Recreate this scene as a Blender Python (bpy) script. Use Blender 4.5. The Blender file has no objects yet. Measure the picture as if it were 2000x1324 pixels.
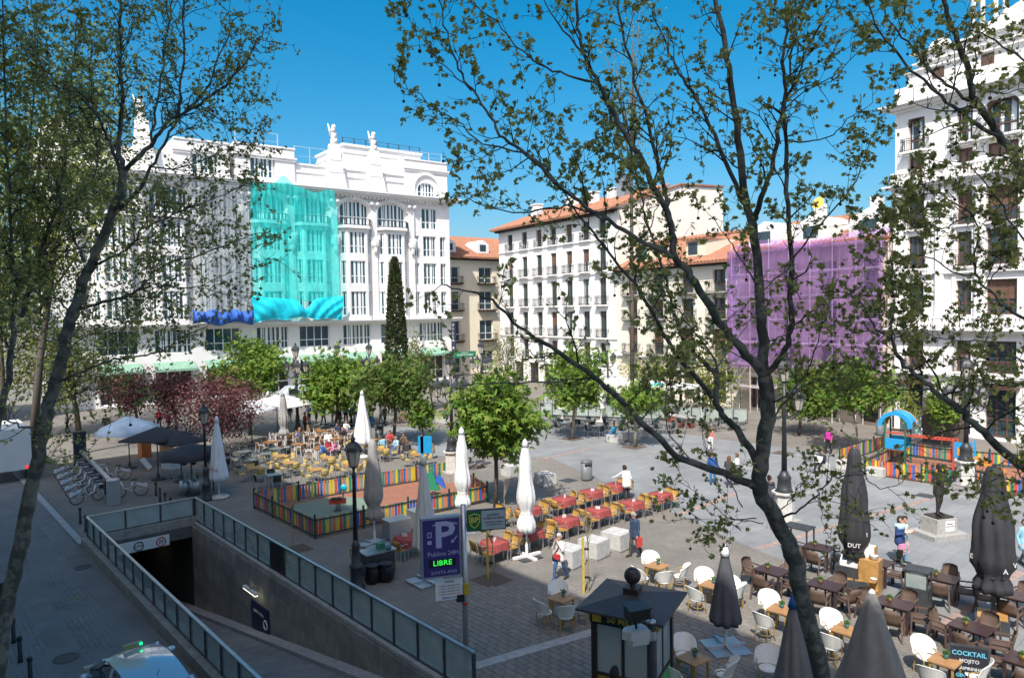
import bpy, math, random
import numpy as np
from mathutils import Vector, Matrix
random.seed(7); RNG = np.random.default_rng(11)
SC = bpy.context.scene
COL = SC.collection
rad = math.radians
# ---------------------------------------------------------------- camera
CAMH = 9.5; FPX = 1400.0; PITCH = rad(2.33); ROLL = rad(1.0)
_f = np.array([0, math.cos(PITCH), -math.sin(PITCH)]); _r = np.array([1., 0, 0]); _u = np.array([0, math.sin(PITCH), math.cos(PITCH)])
_r2 = math.cos(ROLL)*_r - math.sin(ROLL)*_u; _u2 = math.cos(ROLL)*_u + math.sin(ROLL)*_r
cam_d = bpy.data.cameras.new('camera'); cam = bpy.data.objects.new('camera', cam_d); COL.objects.link(cam)
cam_d.sensor_width = 36.0; cam_d.lens = 36.0*FPX/2000.0; cam_d.clip_start = 0.05; cam_d.clip_end = 3000
cam.matrix_world = Matrix(((_r2[0], _u2[0], -_f[0], 0), (_r2[1], _u2[1], -_f[1], 0), (_r2[2], _u2[2], -_f[2], CAMH), (0, 0, 0, 1)))
SC.camera = cam
# ---------------------------------------------------------------- sky, sun, exposure
SUN_EL = rad(52); SHX, SHY = math.sin(rad(15)), math.cos(rad(15))      # horizontal direction in which shadows fall
w = bpy.data.worlds.new('World'); SC.world = w; w.use_nodes = True
nt = w.node_tree; bg = nt.nodes['Background']
sky = nt.nodes.new('ShaderNodeTexSky'); sky.sky_type = 'NISHITA'; sky.sun_disc = False
sky.sun_elevation = SUN_EL; sky.sun_rotation = rad(195); sky.altitude = 0; sky.air_density = 0.82; sky.dust_density = 3.2; sky.ozone_density = 1.3
hs = nt.nodes.new('ShaderNodeHueSaturation'); hs.inputs['Hue'].default_value = 0.481; hs.inputs['Saturation'].default_value = 1.62; hs.inputs['Value'].default_value = 1.0
gm = nt.nodes.new('ShaderNodeGamma'); gm.inputs[1].default_value = 0.98; nt.links.new(sky.outputs[0], gm.inputs[0]); nt.links.new(gm.outputs[0], hs.inputs['Color']); nt.links.new(hs.outputs[0], bg.inputs[0]); bg.inputs[1].default_value = 0.15
sl = bpy.data.lights.new('sun', 'SUN'); sl.energy = 4.3; sl.angle = rad(0.53); sl.color = (1.0, 0.955, 0.89)
so = bpy.data.objects.new('sun', sl); COL.objects.link(so); so.location = (-40, -120, 120)
so.rotation_euler = Vector((SHX*math.cos(SUN_EL), SHY*math.cos(SUN_EL), -math.sin(SUN_EL))).to_track_quat('-Z', 'Y').to_euler()
vs = SC.view_settings; vs.view_transform = 'Standard'; vs.look = 'None'; vs.exposure = 0.5; vs.gamma = 1.0
SC.cycles.max_bounces = 6; SC.cycles.transparent_max_bounces = 24; SC.cycles.caustics_reflective = False; SC.cycles.caustics_refractive = False
# ---------------------------------------------------------------- pixel helpers (photo pixels, 2000 wide)
def ray(px, py): return _f*FPX + _r2*(px-1000) - _u2*(py-662)
def G(px, py, z=0.0):
    d = ray(px, py); t = (z-CAMH)/d[2]; return Vector((d[0]*t, d[1]*t, z))
def D(px, py, dep):
    d = ray(px, py); k = dep/d[1]; return Vector((d[0]*k, dep, CAMH+d[2]*k))
# ---------------------------------------------------------------- materials
MATS = {}; KIDS = {}
def mat(name, col, rough=0.7, metal=0.0, var=0.0, scale=3.0, bump=0.0, bscale=40.0, spec=0.5, emit=None, estr=0.0, col2=None, detail=4.0, trans=0.0, sss=0.0, coords='Object'):
    if name in MATS: return MATS[name]
    m = bpy.data.materials.new(name); m.use_nodes = True; n = m.node_tree; b = n.nodes['Principled BSDF']
    b.inputs['Base Color'].default_value = (*col, 1); b.inputs['Roughness'].default_value = rough; b.inputs['Metallic'].default_value = metal
    b.inputs['Specular IOR Level'].default_value = spec
    if emit: b.inputs['Emission Color'].default_value = (*emit, 1); b.inputs['Emission Strength'].default_value = estr
    if var > 0 or col2 or bump > 0:
        tc = n.nodes.new('ShaderNodeTexCoord')
    if var > 0 or col2:
        nz = n.nodes.new('ShaderNodeTexNoise'); nz.inputs['Scale'].default_value = scale; nz.inputs['Detail'].default_value = detail; nz.inputs['Roughness'].default_value = 0.65
        n.links.new(tc.outputs[coords], nz.inputs['Vector'])
        rp = n.nodes.new('ShaderNodeValToRGB'); rp.color_ramp.elements[0].position = 0.32; rp.color_ramp.elements[1].position = 0.68
        c2 = col2 if col2 else tuple(min(1, c*(1+var)) for c in col)
        c1 = tuple(c*(1-var) for c in col) if not col2 else col
        rp.color_ramp.elements[0].color = (*c1, 1); rp.color_ramp.elements[1].color = (*c2, 1)
        n.links.new(nz.outputs['Fac'], rp.inputs[0]); n.links.new(rp.outputs[0], b.inputs['Base Color'])
    if bump > 0:
        nb = n.nodes.new('ShaderNodeTexNoise'); nb.inputs['Scale'].default_value = bscale; nb.inputs['Detail'].default_value = 3
        n.links.new(tc.outputs[coords], nb.inputs['Vector'])
        bp = n.nodes.new('ShaderNodeBump'); bp.inputs['Strength'].default_value = bump; bp.inputs['Distance'].default_value = 0.02
        n.links.new(nb.outputs['Fac'], bp.inputs['Height']); n.links.new(bp.outputs[0], b.inputs['Normal'])
    if trans > 0:
        out = n.nodes['Material Output']; tr = n.nodes.new('ShaderNodeBsdfTransparent'); mx = n.nodes.new('ShaderNodeMixShader')
        tr.inputs[0].default_value = (*[0.55+0.45*c/max(max(col), .01) for c in col], 1)
        mx.inputs[0].default_value = trans
        n.links.new(b.outputs[0], mx.inputs[1]); n.links.new(tr.outputs[0], mx.inputs[2]); n.links.new(mx.outputs[0], out.inputs['Surface'])
    if sss > 0:
        out = n.nodes['Material Output']; tl = n.nodes.new('ShaderNodeBsdfTranslucent'); mx = n.nodes.new('ShaderNodeMixShader'); mx.inputs[0].default_value = sss
        src = b.inputs['Base Color'].links[0].from_socket if b.inputs['Base Color'].links else None
        if src: n.links.new(src, tl.inputs[0])
        else: tl.inputs[0].default_value = (*col, 1)
        n.links.new(b.outputs[0], mx.inputs[1]); n.links.new(tl.outputs[0], mx.inputs[2]); n.links.new(mx.outputs[0], out.inputs['Surface'])
    MATS[name] = m; return m
def weather(m, amt=.16, sc=(1.1, 1.1, .10), dirt=(.62, .58, .52)):
    """rain streaks and grime over a wall material"""
    n = m.node_tree; b = n.nodes['Principled BSDF']; l = b.inputs['Base Color'].links[0]; src = l.from_socket
    tc = n.nodes.new('ShaderNodeTexCoord'); mp = n.nodes.new('ShaderNodeMapping'); mp.inputs['Scale'].default_value = sc; n.links.new(tc.outputs['Object'], mp.inputs[0])
    nz = n.nodes.new('ShaderNodeTexNoise'); nz.inputs['Scale'].default_value = 1.6; nz.inputs['Detail'].default_value = 8; nz.inputs['Roughness'].default_value = .7; n.links.new(mp.outputs[0], nz.inputs['Vector'])
    rp = n.nodes.new('ShaderNodeValToRGB'); rp.color_ramp.elements[0].position = .5; rp.color_ramp.elements[1].position = .78; rp.color_ramp.elements[0].color = (0, 0, 0, 1); rp.color_ramp.elements[1].color = (amt*3, amt*3, amt*3, 1); n.links.new(nz.outputs['Fac'], rp.inputs[0])
    mx = n.nodes.new('ShaderNodeMixRGB'); n.links.new(rp.outputs[0], mx.inputs[0]); n.links.new(src, mx.inputs[1]); mx.inputs[2].default_value = (*dirt, 1); n.links.new(mx.outputs[0], b.inputs['Base Color']); return m
# ---------------------------------------------------------------- mesh builder
class MB:
    def __init__(s): s.v = []; s.f = []; s.m = []; s.mi = 0
    def add(s, vs, fs):
        o = len(s.v); s.v.extend([tuple(p) for p in vs])
        for f in fs: s.f.append(tuple(i+o for i in f)); s.m.append(s.mi)
        return s
    def hexa(s, p): return s.add(p, [(0,3,2,1),(4,5,6,7),(0,1,5,4),(1,2,6,5),(2,3,7,6),(3,0,4,7)])
    def box(s, x0, x1, y0, y1, z0, z1): return s.hexa([(x0,y0,z0),(x1,y0,z0),(x1,y1,z0),(x0,y1,z0),(x0,y0,z1),(x1,y0,z1),(x1,y1,z1),(x0,y1,z1)])
    def cbox(s, c, d, rz=0.0, top=1.0):
        ca, sa = math.cos(rz), math.sin(rz); P = []
        for z, k in ((-.5, 1.0), (.5, top)):
            for x, y in ((-.5,-.5),(.5,-.5),(.5,.5),(-.5,.5)):
                X, Y = x*d[0]*k, y*d[1]*k; P.append((c[0]+X*ca-Y*sa, c[1]+X*sa+Y*ca, c[2]+z*d[2]))
        return s.hexa(P)
    def bar(s, a, b, w, h=None, upv=(0,0,1)):
        a = Vector(a); b = Vector(b); h = h or w; d = (b-a); 
        if d.length < 1e-6: return s
        d.normalize(); u = Vector(upv)
        if abs(d.dot(u)) > .98: u = Vector((0,1,0))
        r = d.cross(u).normalized(); u = r.cross(d).normalized(); r *= w/2; u *= h/2
        return s.hexa([a-r-u, a+r-u, b+r-u, b-r-u, a-r+u, a+r+u, b+r+u, b-r+u])
    def tube(s, pts, rs, n=6, cap=True, closed=False):
        pts = [Vector(p) for p in pts]; k = len(pts)
        if not hasattr(rs, '__len__'): rs = [rs]*k
        o = len(s.v); d0 = (pts[1]-pts[0]).normalized(); u = Vector((0,0,1)) if abs(d0.z) < .9 else Vector((1,0,0)); u = (u - d0*u.dot(d0)).normalized()
        for i, p in enumerate(pts):
            if closed: d = pts[(i+1) % k]-pts[i-1]
            else: d = pts[min(i+1, k-1)]-pts[max(i-1, 0)]
            d = d.normalized() if d.length > 1e-9 else d0
            u = u - d*u.dot(d); u = u.normalized() if u.length > 1e-6 else d.orthogonal().normalized()
            w_ = d.cross(u)
            for j in range(n):
                a = 2*math.pi*j/n; s.v.append(tuple(p + (u*math.cos(a)+w_*math.sin(a))*rs[i]))
        for i in range(k if closed else k-1):
            i2 = (i+1) % k
            for j in range(n):
                j2 = (j+1) % n; s.f.append((o+i*n+j, o+i*n+j2, o+i2*n+j2, o+i2*n+j)); s.m.append(s.mi)
        if cap and not closed:
            s.f.append(tuple(o+j for j in range(n))[::-1]); s.m.append(s.mi); s.f.append(tuple(o+(k-1)*n+j for j in range(n))); s.m.append(s.mi)
        return s
    def lathe(s, prof, n=12, c=(0,0,0), cap=True, flute=None):
        o = len(s.v)
        for r, z in prof:
            for j in range(n):
                a = 2*math.pi*j/n; rr = r*(flute(j, z) if flute else 1); s.v.append((c[0]+rr*math.cos(a), c[1]+rr*math.sin(a), c[2]+z))
        for i in range(len(prof)-1):
            for j in range(n):
                j2 = (j+1) % n; s.f.append((o+i*n+j, o+i*n+j2, o+(i+1)*n+j2, o+(i+1)*n+j)); s.m.append(s.mi)
        if cap:
            s.f.append(tuple(o+j for j in range(n))[::-1]); s.m.append(s.mi); e = o+(len(prof)-1)*n; s.f.append(tuple(e+j for j in range(n))); s.m.append(s.mi)
        return s
    def prism(s, poly, z0, z1, tf=None):
        n = len(poly); P = [(x, y, z0) for x, y in poly]+[(x, y, z1) for x, y in poly]
        if tf: P = [tf(p) for p in P]
        F = [tuple(range(n))[::-1], tuple(range(n, 2*n))]+[(i, (i+1) % n, (i+1) % n+n, i+n) for i in range(n)]
        return s.add(P, F)
    def prismY(s, poly, y0, y1):            # polygon in x,z extruded along y
        return s.prism(poly, -y1, -y0, lambda p: (p[0], -p[2], p[1]))
    def prismX(s, poly, x0, x1):            # polygon in y,z extruded along x
        return s.prism(poly, x0, x1, lambda p: (p[2], p[0], p[1]))
    def ball(s, c, r, n=10, k=6, sq=(1,1,1)):
        prof = [(max(1e-3, math.sin(math.pi*i/k))*r, -math.cos(math.pi*i/k)*r) for i in range(k+1)]
        o = len(s.v); s.lathe(prof, n, (0,0,0), cap=False)
        for i in range(o, len(s.v)): x, y, z = s.v[i]; s.v[i] = (c[0]+x*sq[0], c[1]+y*sq[1], c[2]+z*sq[2])
        return s
    def grid(s, fn, nu, nv):
        o = len(s.v)
        for i in range(nu+1):
            for j in range(nv+1): s.v.append(tuple(fn(i/nu, j/nv)))
        for i in range(nu):
            for j in range(nv):
                a = o+i*(nv+1)+j; s.f.append((a, a+nv+1, a+nv+2, a+1)); s.m.append(s.mi)
        return s
    def xf(s, M, start=0):
        for i in range(start, len(s.v)): s.v[i] = tuple(M @ Vector(s.v[i]))
        return s
    def mesh(s, name, mats, smooth=False):
        me = bpy.data.meshes.new(name); me.from_pydata(s.v, [], s.f)
        for m in (mats if isinstance(mats, (list, tuple)) else [mats]): me.materials.append(m)
        if any(s.m): me.polygons.foreach_set('material_index', s.m)
        if smooth: me.polygons.foreach_set('use_smooth', [True]*len(s.f))
        me.update(); return me
    def build(s, name, mats, parent=None, smooth=False, loc=None, rz=None):
        return obj(name, s.mesh(name, mats, smooth), parent, loc, rz)
def obj(name, me, parent=None, loc=None, rz=None):
    o = bpy.data.objects.new(name, me); COL.objects.link(o)
    if parent is not None: o.parent = parent; KIDS.setdefault(parent, []).append(o)
    if loc is not None: o.location = loc
    if rz is not None: o.rotation_euler = (0, 0, rz)
    return o
def tag(o, label=None, cat=None, group=None, kind=None):
    if label: o['label'] = label
    if cat: o['category'] = cat
    if group: o['group'] = group
    if kind: o['kind'] = kind
    return o
def thing(name, label, cat, loc=(0,0,0), rz=0.0, group=None):
    o = bpy.data.objects.new(name, None); COL.objects.link(o); o.location = loc; o.rotation_euler = (0, 0, rz); o.empty_display_size = .2
    return tag(o, label, cat, group)
def dup(root, loc, rz, label, scale=None):
    r = root.copy(); COL.objects.link(r); r.location = loc; r.rotation_euler = (0, 0, rz); r['label'] = label
    if scale: r.scale = (scale,)*3
    for ch in KIDS.get(root, ()):
        c = ch.copy(); COL.objects.link(c); c.parent = r
        for g in KIDS.get(ch, ()):
            d = g.copy(); COL.objects.link(d); d.parent = c
    return r
PROTO = {}
def place(key, maker, loc, rz, label, scale=None):
    """first call builds the thing, later calls copy it with its parts"""
    if key not in PROTO:
        o = maker(); PROTO[key] = o; o.location = loc; o.rotation_euler = (0, 0, rz); o['label'] = label
        if scale: o.scale = (scale,)*3
        return o
    return dup(PROTO[key], loc, rz, label, scale)
FONTC = {}
def text_mesh(body, size, name='lettering', extr=0.004, bold=False):
    cu = bpy.data.curves.new(name, 'FONT'); cu.body = body; cu.size = size; cu.extrude = extr; cu.align_x = 'CENTER'; cu.align_y = 'CENTER'; cu.resolution_u = 2
    if bold: cu.offset = size*0.02
    ts = bpy.data.scenes.get('text_scratch') or bpy.data.scenes.new('text_scratch')      # tiny scratch scene keeps the evaluation cheap
    o = bpy.data.objects.new('tmp_text', cu); ts.collection.objects.link(o); ts.view_layers[0].update(); dg = ts.view_layers[0].depsgraph
    me = bpy.data.meshes.new_from_object(o.evaluated_get(dg))
    bpy.data.objects.remove(o); bpy.data.curves.remove(cu); me.name = name; return me
def text(body, size, m, parent, loc, name='lettering', rot=(rad(90), 0, 0), bold=False, extr=0.004, xs=1.0):
    """raised letters lying in the local XZ plane, read from -Y"""
    me = text_mesh(body, size, name, extr, bold); me.materials.clear(); me.materials.append(m)
    o = obj(name, me, parent, loc); o.rotation_euler = rot; o.scale = (xs, 1, 1); return o
# common materials
M_white = mat('white_paint', (.74, .74, .72), .55, var=.05, scale=2)
M_black = mat('black_metal', (.018, .02, .022), .45)
M_dark = mat('dark_metal', (.045, .05, .055), .5, var=.25, scale=4)
M_alu = mat('aluminium', (.62, .63, .64), .32, metal=.85)
M_steel = mat('brushed_steel', (.5, .51, .52), .38, metal=.8, var=.1, scale=8)
M_stone = mat('granite', (.33, .325, .31), .8, var=.22, scale=9, bump=.3, bscale=90)
M_concrete = mat('concrete', (.46, .455, .43), .85, var=.22, scale=3, bump=.3, bscale=60)
M_glass = mat('railing_glass', (.46, .53, .51), .12, trans=.52, var=.15, scale=1.5)
M_pane = mat('window_glass', (.035, .06, .075), .04, spec=.8)
M_wood = mat('varnished_wood', (.32, .15, .045), .42, var=.3, scale=7)
M_trunk = mat('bark', (.10, .085, .065), .9, var=.4, scale=10, bump=.6, bscale=30)
# ================================================================ SETTING
def pavemat(name, c1, c2, mortar, sx, sy, rot, var=.3, patch=None):
    m = bpy.data.materials.new(name); m.use_nodes = True; n = m.node_tree; b = n.nodes['Principled BSDF']; b.inputs['Roughness'].default_value = .8
    tc = n.nodes.new('ShaderNodeTexCoord'); mp = n.nodes.new('ShaderNodeMapping'); mp.inputs['Rotation'].default_value = (0, 0, rot)
    n.links.new(tc.outputs['Object'], mp.inputs[0])
    br = n.nodes.new('ShaderNodeTexBrick'); br.inputs['Color1'].default_value = (*c1, 1); br.inputs['Color2'].default_value = (*c2, 1); br.inputs['Mortar'].default_value = (*mortar, 1)
    br.inputs['Scale'].default_value = 1; br.inputs['Brick Width'].default_value = sx; br.inputs['Row Height'].default_value = sy; br.inputs['Mortar Size'].default_value = .012; br.inputs['Mortar Smooth'].default_value = .3; br.inputs['Bias'].default_value = 0
    n.links.new(mp.outputs[0], br.inputs['Vector'])
    nz = n.nodes.new('ShaderNodeTexNoise'); nz.inputs['Scale'].default_value = .35; nz.inputs['Detail'].default_value = 8; nz.inputs['Roughness'].default_value = .7; n.links.new(tc.outputs['Object'], nz.inputs['Vector'])
    rp = n.nodes.new('ShaderNodeValToRGB'); rp.color_ramp.elements[0].position = .3; rp.color_ramp.elements[1].position = .7
    rp.color_ramp.elements[0].color = (1-var, 1-var, 1-var, 1); rp.color_ramp.elements[1].color = (1+var*.4, 1+var*.4, 1+var*.38, 1)
    n.links.new(nz.outputs['Fac'], rp.inputs[0])
    mx = n.nodes.new('ShaderNodeMixRGB'); mx.blend_type = 'MULTIPLY'; mx.inputs[0].default_value = 1; n.links.new(br.outputs['Color'], mx.inputs[1]); n.links.new(rp.outputs[0], mx.inputs[2])
    n2 = n.nodes.new('ShaderNodeTexNoise'); n2.inputs['Scale'].default_value = 14; n2.inputs['Detail'].default_value = 5; n.links.new(tc.outputs['Object'], n2.inputs['Vector'])
    r2 = n.nodes.new('ShaderNodeValToRGB'); r2.color_ramp.elements[0].position = .3; r2.color_ramp.elements[1].position = .72
    r2.color_ramp.elements[0].color = (.86, .86, .86, 1); r2.color_ramp.elements[1].color = (1.08, 1.08, 1.08, 1); n.links.new(n2.outputs['Fac'], r2.inputs[0])
    m2 = n.nodes.new('ShaderNodeMixRGB'); m2.blend_type = 'MULTIPLY'; m2.inputs[0].default_value = 1; n.links.new(mx.outputs[0], m2.inputs[1]); n.links.new(r2.outputs[0], m2.inputs[2])
    if patch:      # asphalt worn through in patches
        n3 = n.nodes.new('ShaderNodeTexNoise'); n3.inputs['Scale'].default_value = .9; n3.inputs['Detail'].default_value = 6; n3.inputs['Roughness'].default_value = .7; n.links.new(tc.outputs['Object'], n3.inputs['Vector'])
        r3 = n.nodes.new('ShaderNodeValToRGB'); r3.color_ramp.elements[0].position = .44; r3.color_ramp.elements[1].position = .54; n.links.new(n3.outputs['Fac'], r3.inputs[0])
        m3 = n.nodes.new('ShaderNodeMixRGB'); n.links.new(r3.outputs[0], m3.inputs[0]); m3.inputs[1].default_value = (*patch, 1); n.links.new(m2.outputs[0], m3.inputs[2]); m2 = m3
    n.links.new(m2.outputs[0], b.inputs['Base Color'])
    bp = n.nodes.new('ShaderNodeBump'); bp.inputs['Strength'].default_value = .4; bp.inputs['Distance'].default_value = .01; n.links.new(br.outputs['Fac'], bp.inputs['Height']); bp.invert = True; n.links.new(bp.outputs[0], b.inputs['Normal'])
    return m
# ramp frame: A along the street away from the camera (down the ramp), B towards the plaza
RA = Vector((-13.47, 15.24, 0)).normalized(); RB = Vector((RA.y, -RA.x, 0))   # RB points right
R0 = Vector((-1.22, 17.03, 0))                                             # near end of the right-hand rail
def RP(a, b, z=0.0): p = R0 + RA*a + RB*b; return Vector((p.x, p.y, z))
RW, RL = 3.9, 20.3
RANG = math.atan2(RA.y, RA.x)
M_plaza = pavemat('brown_granite_pavers', (.20, .183, .16), (.225, .206, .178), (.15, .138, .12), .42, .21, -RANG, .3)
M_slab = pavemat('grey_granite_slabs', (.225, .238, .242), (.25, .262, .265), (.175, .183, .184), 1.2, .6, -RANG+rad(90), .3)
M_road = mat('worn_asphalt', (.15, .15, .148), .85, col2=(.225, .222, .215), scale=.6, bump=.5, bscale=70, detail=9)
M_setts = pavemat('stone_setts', (.25, .245, .235), (.20, .2, .195), (.12, .12, .12), .30, .15, -RANG, .4, patch=(.185, .184, .18))
M_red = mat('red_paving', (.30, .215, .185), .85, var=.3, scale=4)
M_kerb = mat('kerb_granite', (.37, .37, .36), .8, var=.2, scale=5, bump=.3, bscale=50)
M_soil = mat('tree_pit_soil', (.10, .075, .055), .95, var=.4, scale=12, bump=.8, bscale=20)
def sheet(name, polys, z, m, parent=None):
    b = MB()
    for poly in polys: b.add([(p[0], p[1], z) for p in poly], [tuple(range(len(poly)))])
    o = b.build(name, m, parent)
    if parent is None: tag(o, kind='structure')
    return o
# the ground is one sheet to the horizon, with the ramp opening left out
h = [RP(-1.5, 0), RP(RL, 0), RP(RL, -RW), RP(-1.5, -RW)]     # clockwise seen from above? corners of the opening
S = 1500.0
o4 = [RP(-S, S), RP(S, S), RP(S, -S), RP(-S, -S)]
ground = sheet('ground', [(h[i], o4[i], o4[(i+1) % 4], h[(i+1) % 4])[::-1] for i in range(4)], 0.0, M_plaza)
# street: road along the ramp, left of it
road = sheet('road', [[RP(-60, -RW-.55), RP(-60, -RW-4.9), RP(160, -RW-4.9), RP(160, -RW-.55)][::-1]], 0.004, M_road)
road2 = sheet('road_ramp_mouth', [[RP(-60, .35), RP(-60, -RW-.553), RP(-1.5, -RW-.553), RP(-1.5, .35)][::-1]], 0.004, M_road)
setts = sheet('road_setts_strip', [[RP(-60, -RW-1.3), RP(-60, -RW-2.5), RP(160, -RW-2.5), RP(160, -RW-1.3)][::-1], [RP(-60, -RW-3.2), RP(-60, -RW-4.3), RP(160, -RW-4.3), RP(160, -RW-3.2)][::-1]], 0.008, M_setts)
for a_, b_, r_ in ((9.5, -2.9, .33), (17.5, -1.0, .3)):
    tag(MB().lathe([(r_, 0), (r_, .012), (r_*.9, .012), (r_*.9, .006), (r_*.05, .006)], 24).build('manhole_cover', mat('cast_iron', (.07, .07, .07), .6, metal=.3, var=.3, scale=30), None, False, RP(a_, -RW+b_, .008)), 'round iron manhole cover in the street %s' % ('beside the ramp' if r_ > .31 else 'near the ramp corner'), 'manhole cover')
# pavement on the far side of the street (camera's own side)
pv = MB(); 
def strip(b, a0, a1, b0, b1, z0, z1):
    b.hexa([RP(a0, b0, z0), RP(a0, b1, z0), RP(a1, b1, z0), RP(a1, b0, z0), RP(a0, b0, z1), RP(a0, b1, z1), RP(a1, b1, z1), RP(a1, b0, z1)])
strip(pv, -60, 150, -RW-9.5, -RW-5.15, -.1, .12); tag(pv.build('pavement', M_plaza), kind='structure')
kb = tag(MB().build('kerb', M_kerb), kind='structure')
kk = MB(); strip(kk, 0, 1.0, -.125, .125, -.05, .13)
kme = None
def kerbrow(a0, a1, bb, ht):
    global kme
    a = a0
    while a < a1:
        b = MB(); b.box(0.006, .994, -.125, .125, -.05, ht)
        key = 'kerb%.2f' % ht
        if key not in FONTC: FONTC[key] = b.mesh('kerbstone', M_kerb)
        obj('kerbstone', FONTC[key], kb, RP(a, bb), RANG); a += 1.0
kerbrow(-6, 60, -RW-5.02, .13)
kerbrow(RL+.2, 60, -RW-.45, .10)
# plaza: the big lighter slab field, bands of red paving, tree pits
PC = lambda *pp: [G(*p) for p in pp]
slab = sheet('plaza_slabs', [PC((1075, 893), (1480, 1075), (1760, 1180), (2300, 1420), (2700, 1000), (1500, 870), (1260, 838), (860, 838), (700, 830), (840, 890))[::-1]], 0.004, M_slab)
# individual pavers, near ground beside the ramp (joints recessed); the material takes over further away
M_pv = [mat('paver_%d' % i, c, .8, var=.14, scale=5, bump=.25, bscale=80) for i, c in enumerate([(.20, .183, .163), (.228, .21, .183), (.212, .192, .165), (.19, .178, .16)])]
pme = []
for i in range(4):
    b = MB(); b.hexa([(0.008, .008, 0), (.412, .008, 0), (.412, .202, 0), (.008, .202, 0), (0.013, .013, .016), (.407, .013, .016), (.407, .197, .016), (.013, .197, .016)]); pme.append(b.mesh('paver', M_pv[i]))
cells = []
for i in range(-20, 60):
    for j in range(2, 110):
        p = RP(-4+i*.42+(.21 if j % 2 else 0), .55+j*.21)
        q = np.array([p.x, p.y, -CAMH]); zc = q @ _f; X = 1000+FPX*(q @ _r2)/zc; Y = 662-FPX*(q @ _u2)/zc
        if 880 < X < 1560 and Y < 1345 and zc < 24.5: cells.append((zc, p, j))
cells.sort(key=lambda c: c[0])
rr = random.Random(3)
stuffb = MB()
def in_kiosk(p): return False
for k, (zc, p, j) in enumerate(cells):
    dz = rr.uniform(-.004, .003)
    if k < 300:
        obj('paver', pme[rr.randrange(4)], ground, (p.x, p.y, dz), RANG+rad(0))
    else:
        stuffb.mi = rr.randrange(4)
        ca, sa = RA.x, RA.y
        P = []
        for x, y, z in [(0.008, .008, 0), (.412, .008, 0), (.412, .202, 0), (.008, .202, 0), (0.013, .013, .016), (.407, .013, .016), (.407, .197, .016), (.013, .197, .016)]:
            P.append((p.x+x*ca-y*sa, p.y+x*sa+y*ca, z+dz))
        o = len(stuffb.v); stuffb.add(P, [(4,5,6,7),(0,1,5,4),(1,2,6,5),(2,3,7,6),(3,0,4,7)])
tag(stuffb.build('paver', M_pv, ground), kind='stuff')
# pale bands in the paving
b = MB(); a0, a1 = G(905, 1308), G(1290, 1196); b.bar(a0+Vector((0,0,.012)), a1+Vector((0,0,.012)), .36, .03); tag(b.build('paving_band', M_kerb), kind='structure')
for pp in ([(1480, 1071), (1816, 974)], [(1814, 1240), (1995, 1116)], [(1060, 896), (1150, 876)], [(1330, 1004), (1440, 962)]):
    b = MB(); a0, a1 = G(*pp[0]), G(*pp[1]); d = (a1-a0).normalized(); b.bar(a0+Vector((0,0,.002)), a1+Vector((0,0,.002)), .3, .012); tag(b.build('paving_band', M_red), kind='structure')
for px, py, s_ in [(960, 1132, 1.1), (1140, 1160, 1.0), (580, 1072, 1.0), (960, 1010, 1.3), (1118, 857, 1.3), (1238, 873, 1.3), (925, 912, 1.2), (1110, 938, .8), (1808, 968, .8), (1700, 897, 1.2), (1530, 885, 1.2)]:
    p = G(px, py); b = MB(); b.cbox((0, 0, -.012), (s_, s_, .04)); o = b.build('tree_pit', M_soil if s_ != .8 else M_dark, None, False, p, RANG); tag(o, kind='structure')
# ---------------------------------------------------------------- ramp
RSL = .178; M_rwall = mat('ramp_granite_panel', (.30, .28, .25), .75, var=.25, scale=3, bump=.2, bscale=40)
M_stain = mat('oil_stain', (.10, .10, .1), .6, var=.3, scale=3)
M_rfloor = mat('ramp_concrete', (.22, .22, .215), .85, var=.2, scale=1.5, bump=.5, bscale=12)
def rz_(a): return -max(0, (a+1.5))*RSL
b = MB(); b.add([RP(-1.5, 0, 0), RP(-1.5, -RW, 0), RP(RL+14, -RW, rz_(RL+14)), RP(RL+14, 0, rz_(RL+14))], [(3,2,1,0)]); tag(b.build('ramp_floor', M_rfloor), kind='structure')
rw = tag(MB().add([RP(-1.5, 0.02, -.02), RP(-1.5, 0.02, -.3), RP(RL+14, 0.02, -8), RP(RL+14, 0.02, -.02)], [(0,1,2,3)]).add([RP(-1.5, -RW-.02, -.02), RP(-1.5, -RW-.02, -.3), RP(RL+14, -RW-.02, -8), RP(RL+14, -RW-.02, -.02)], [(3,2,1,0)]).build('ramp_wall', mat('ramp_joint', (.06, .06, .055), .9)), kind='structure')
# granite panels of the right-hand ramp wall, each its own piece
na = 12; wa = (RL+.4)/na
M_rw2 = [mat('ramp_panel_%d' % i, c, .75, var=.22, scale=2.2, bump=.2, bscale=40) for i, c in enumerate([(.28, .262, .238), (.32, .30, .27), (.25, .238, .22)])]
for i in range(na):
    a0 = RL-(i+1)*wa; a1 = RL-i*wa-.012
    for j in range(7):
        z1 = -.03-j*.62; z0 = z1-.608
        if z1 < rz_(a1)-.3: break
        off = .0 if j % 2 else 0
        bb = MB(); dd = rr.uniform(.035, .045)
        bb.hexa([RP(a0, .02, z0), RP(a0, .02-dd-.02, z0), RP(a1, .02-dd-.02, z0), RP(a1, .02, z0), RP(a0, .02, z1), RP(a0, .02-dd-.02, z1), RP(a1, .02-dd-.02, z1), RP(a1, .02, z1)])
        bb.build('panel', M_rw2[rr.randrange(3)], rw)
b = MB()
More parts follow.
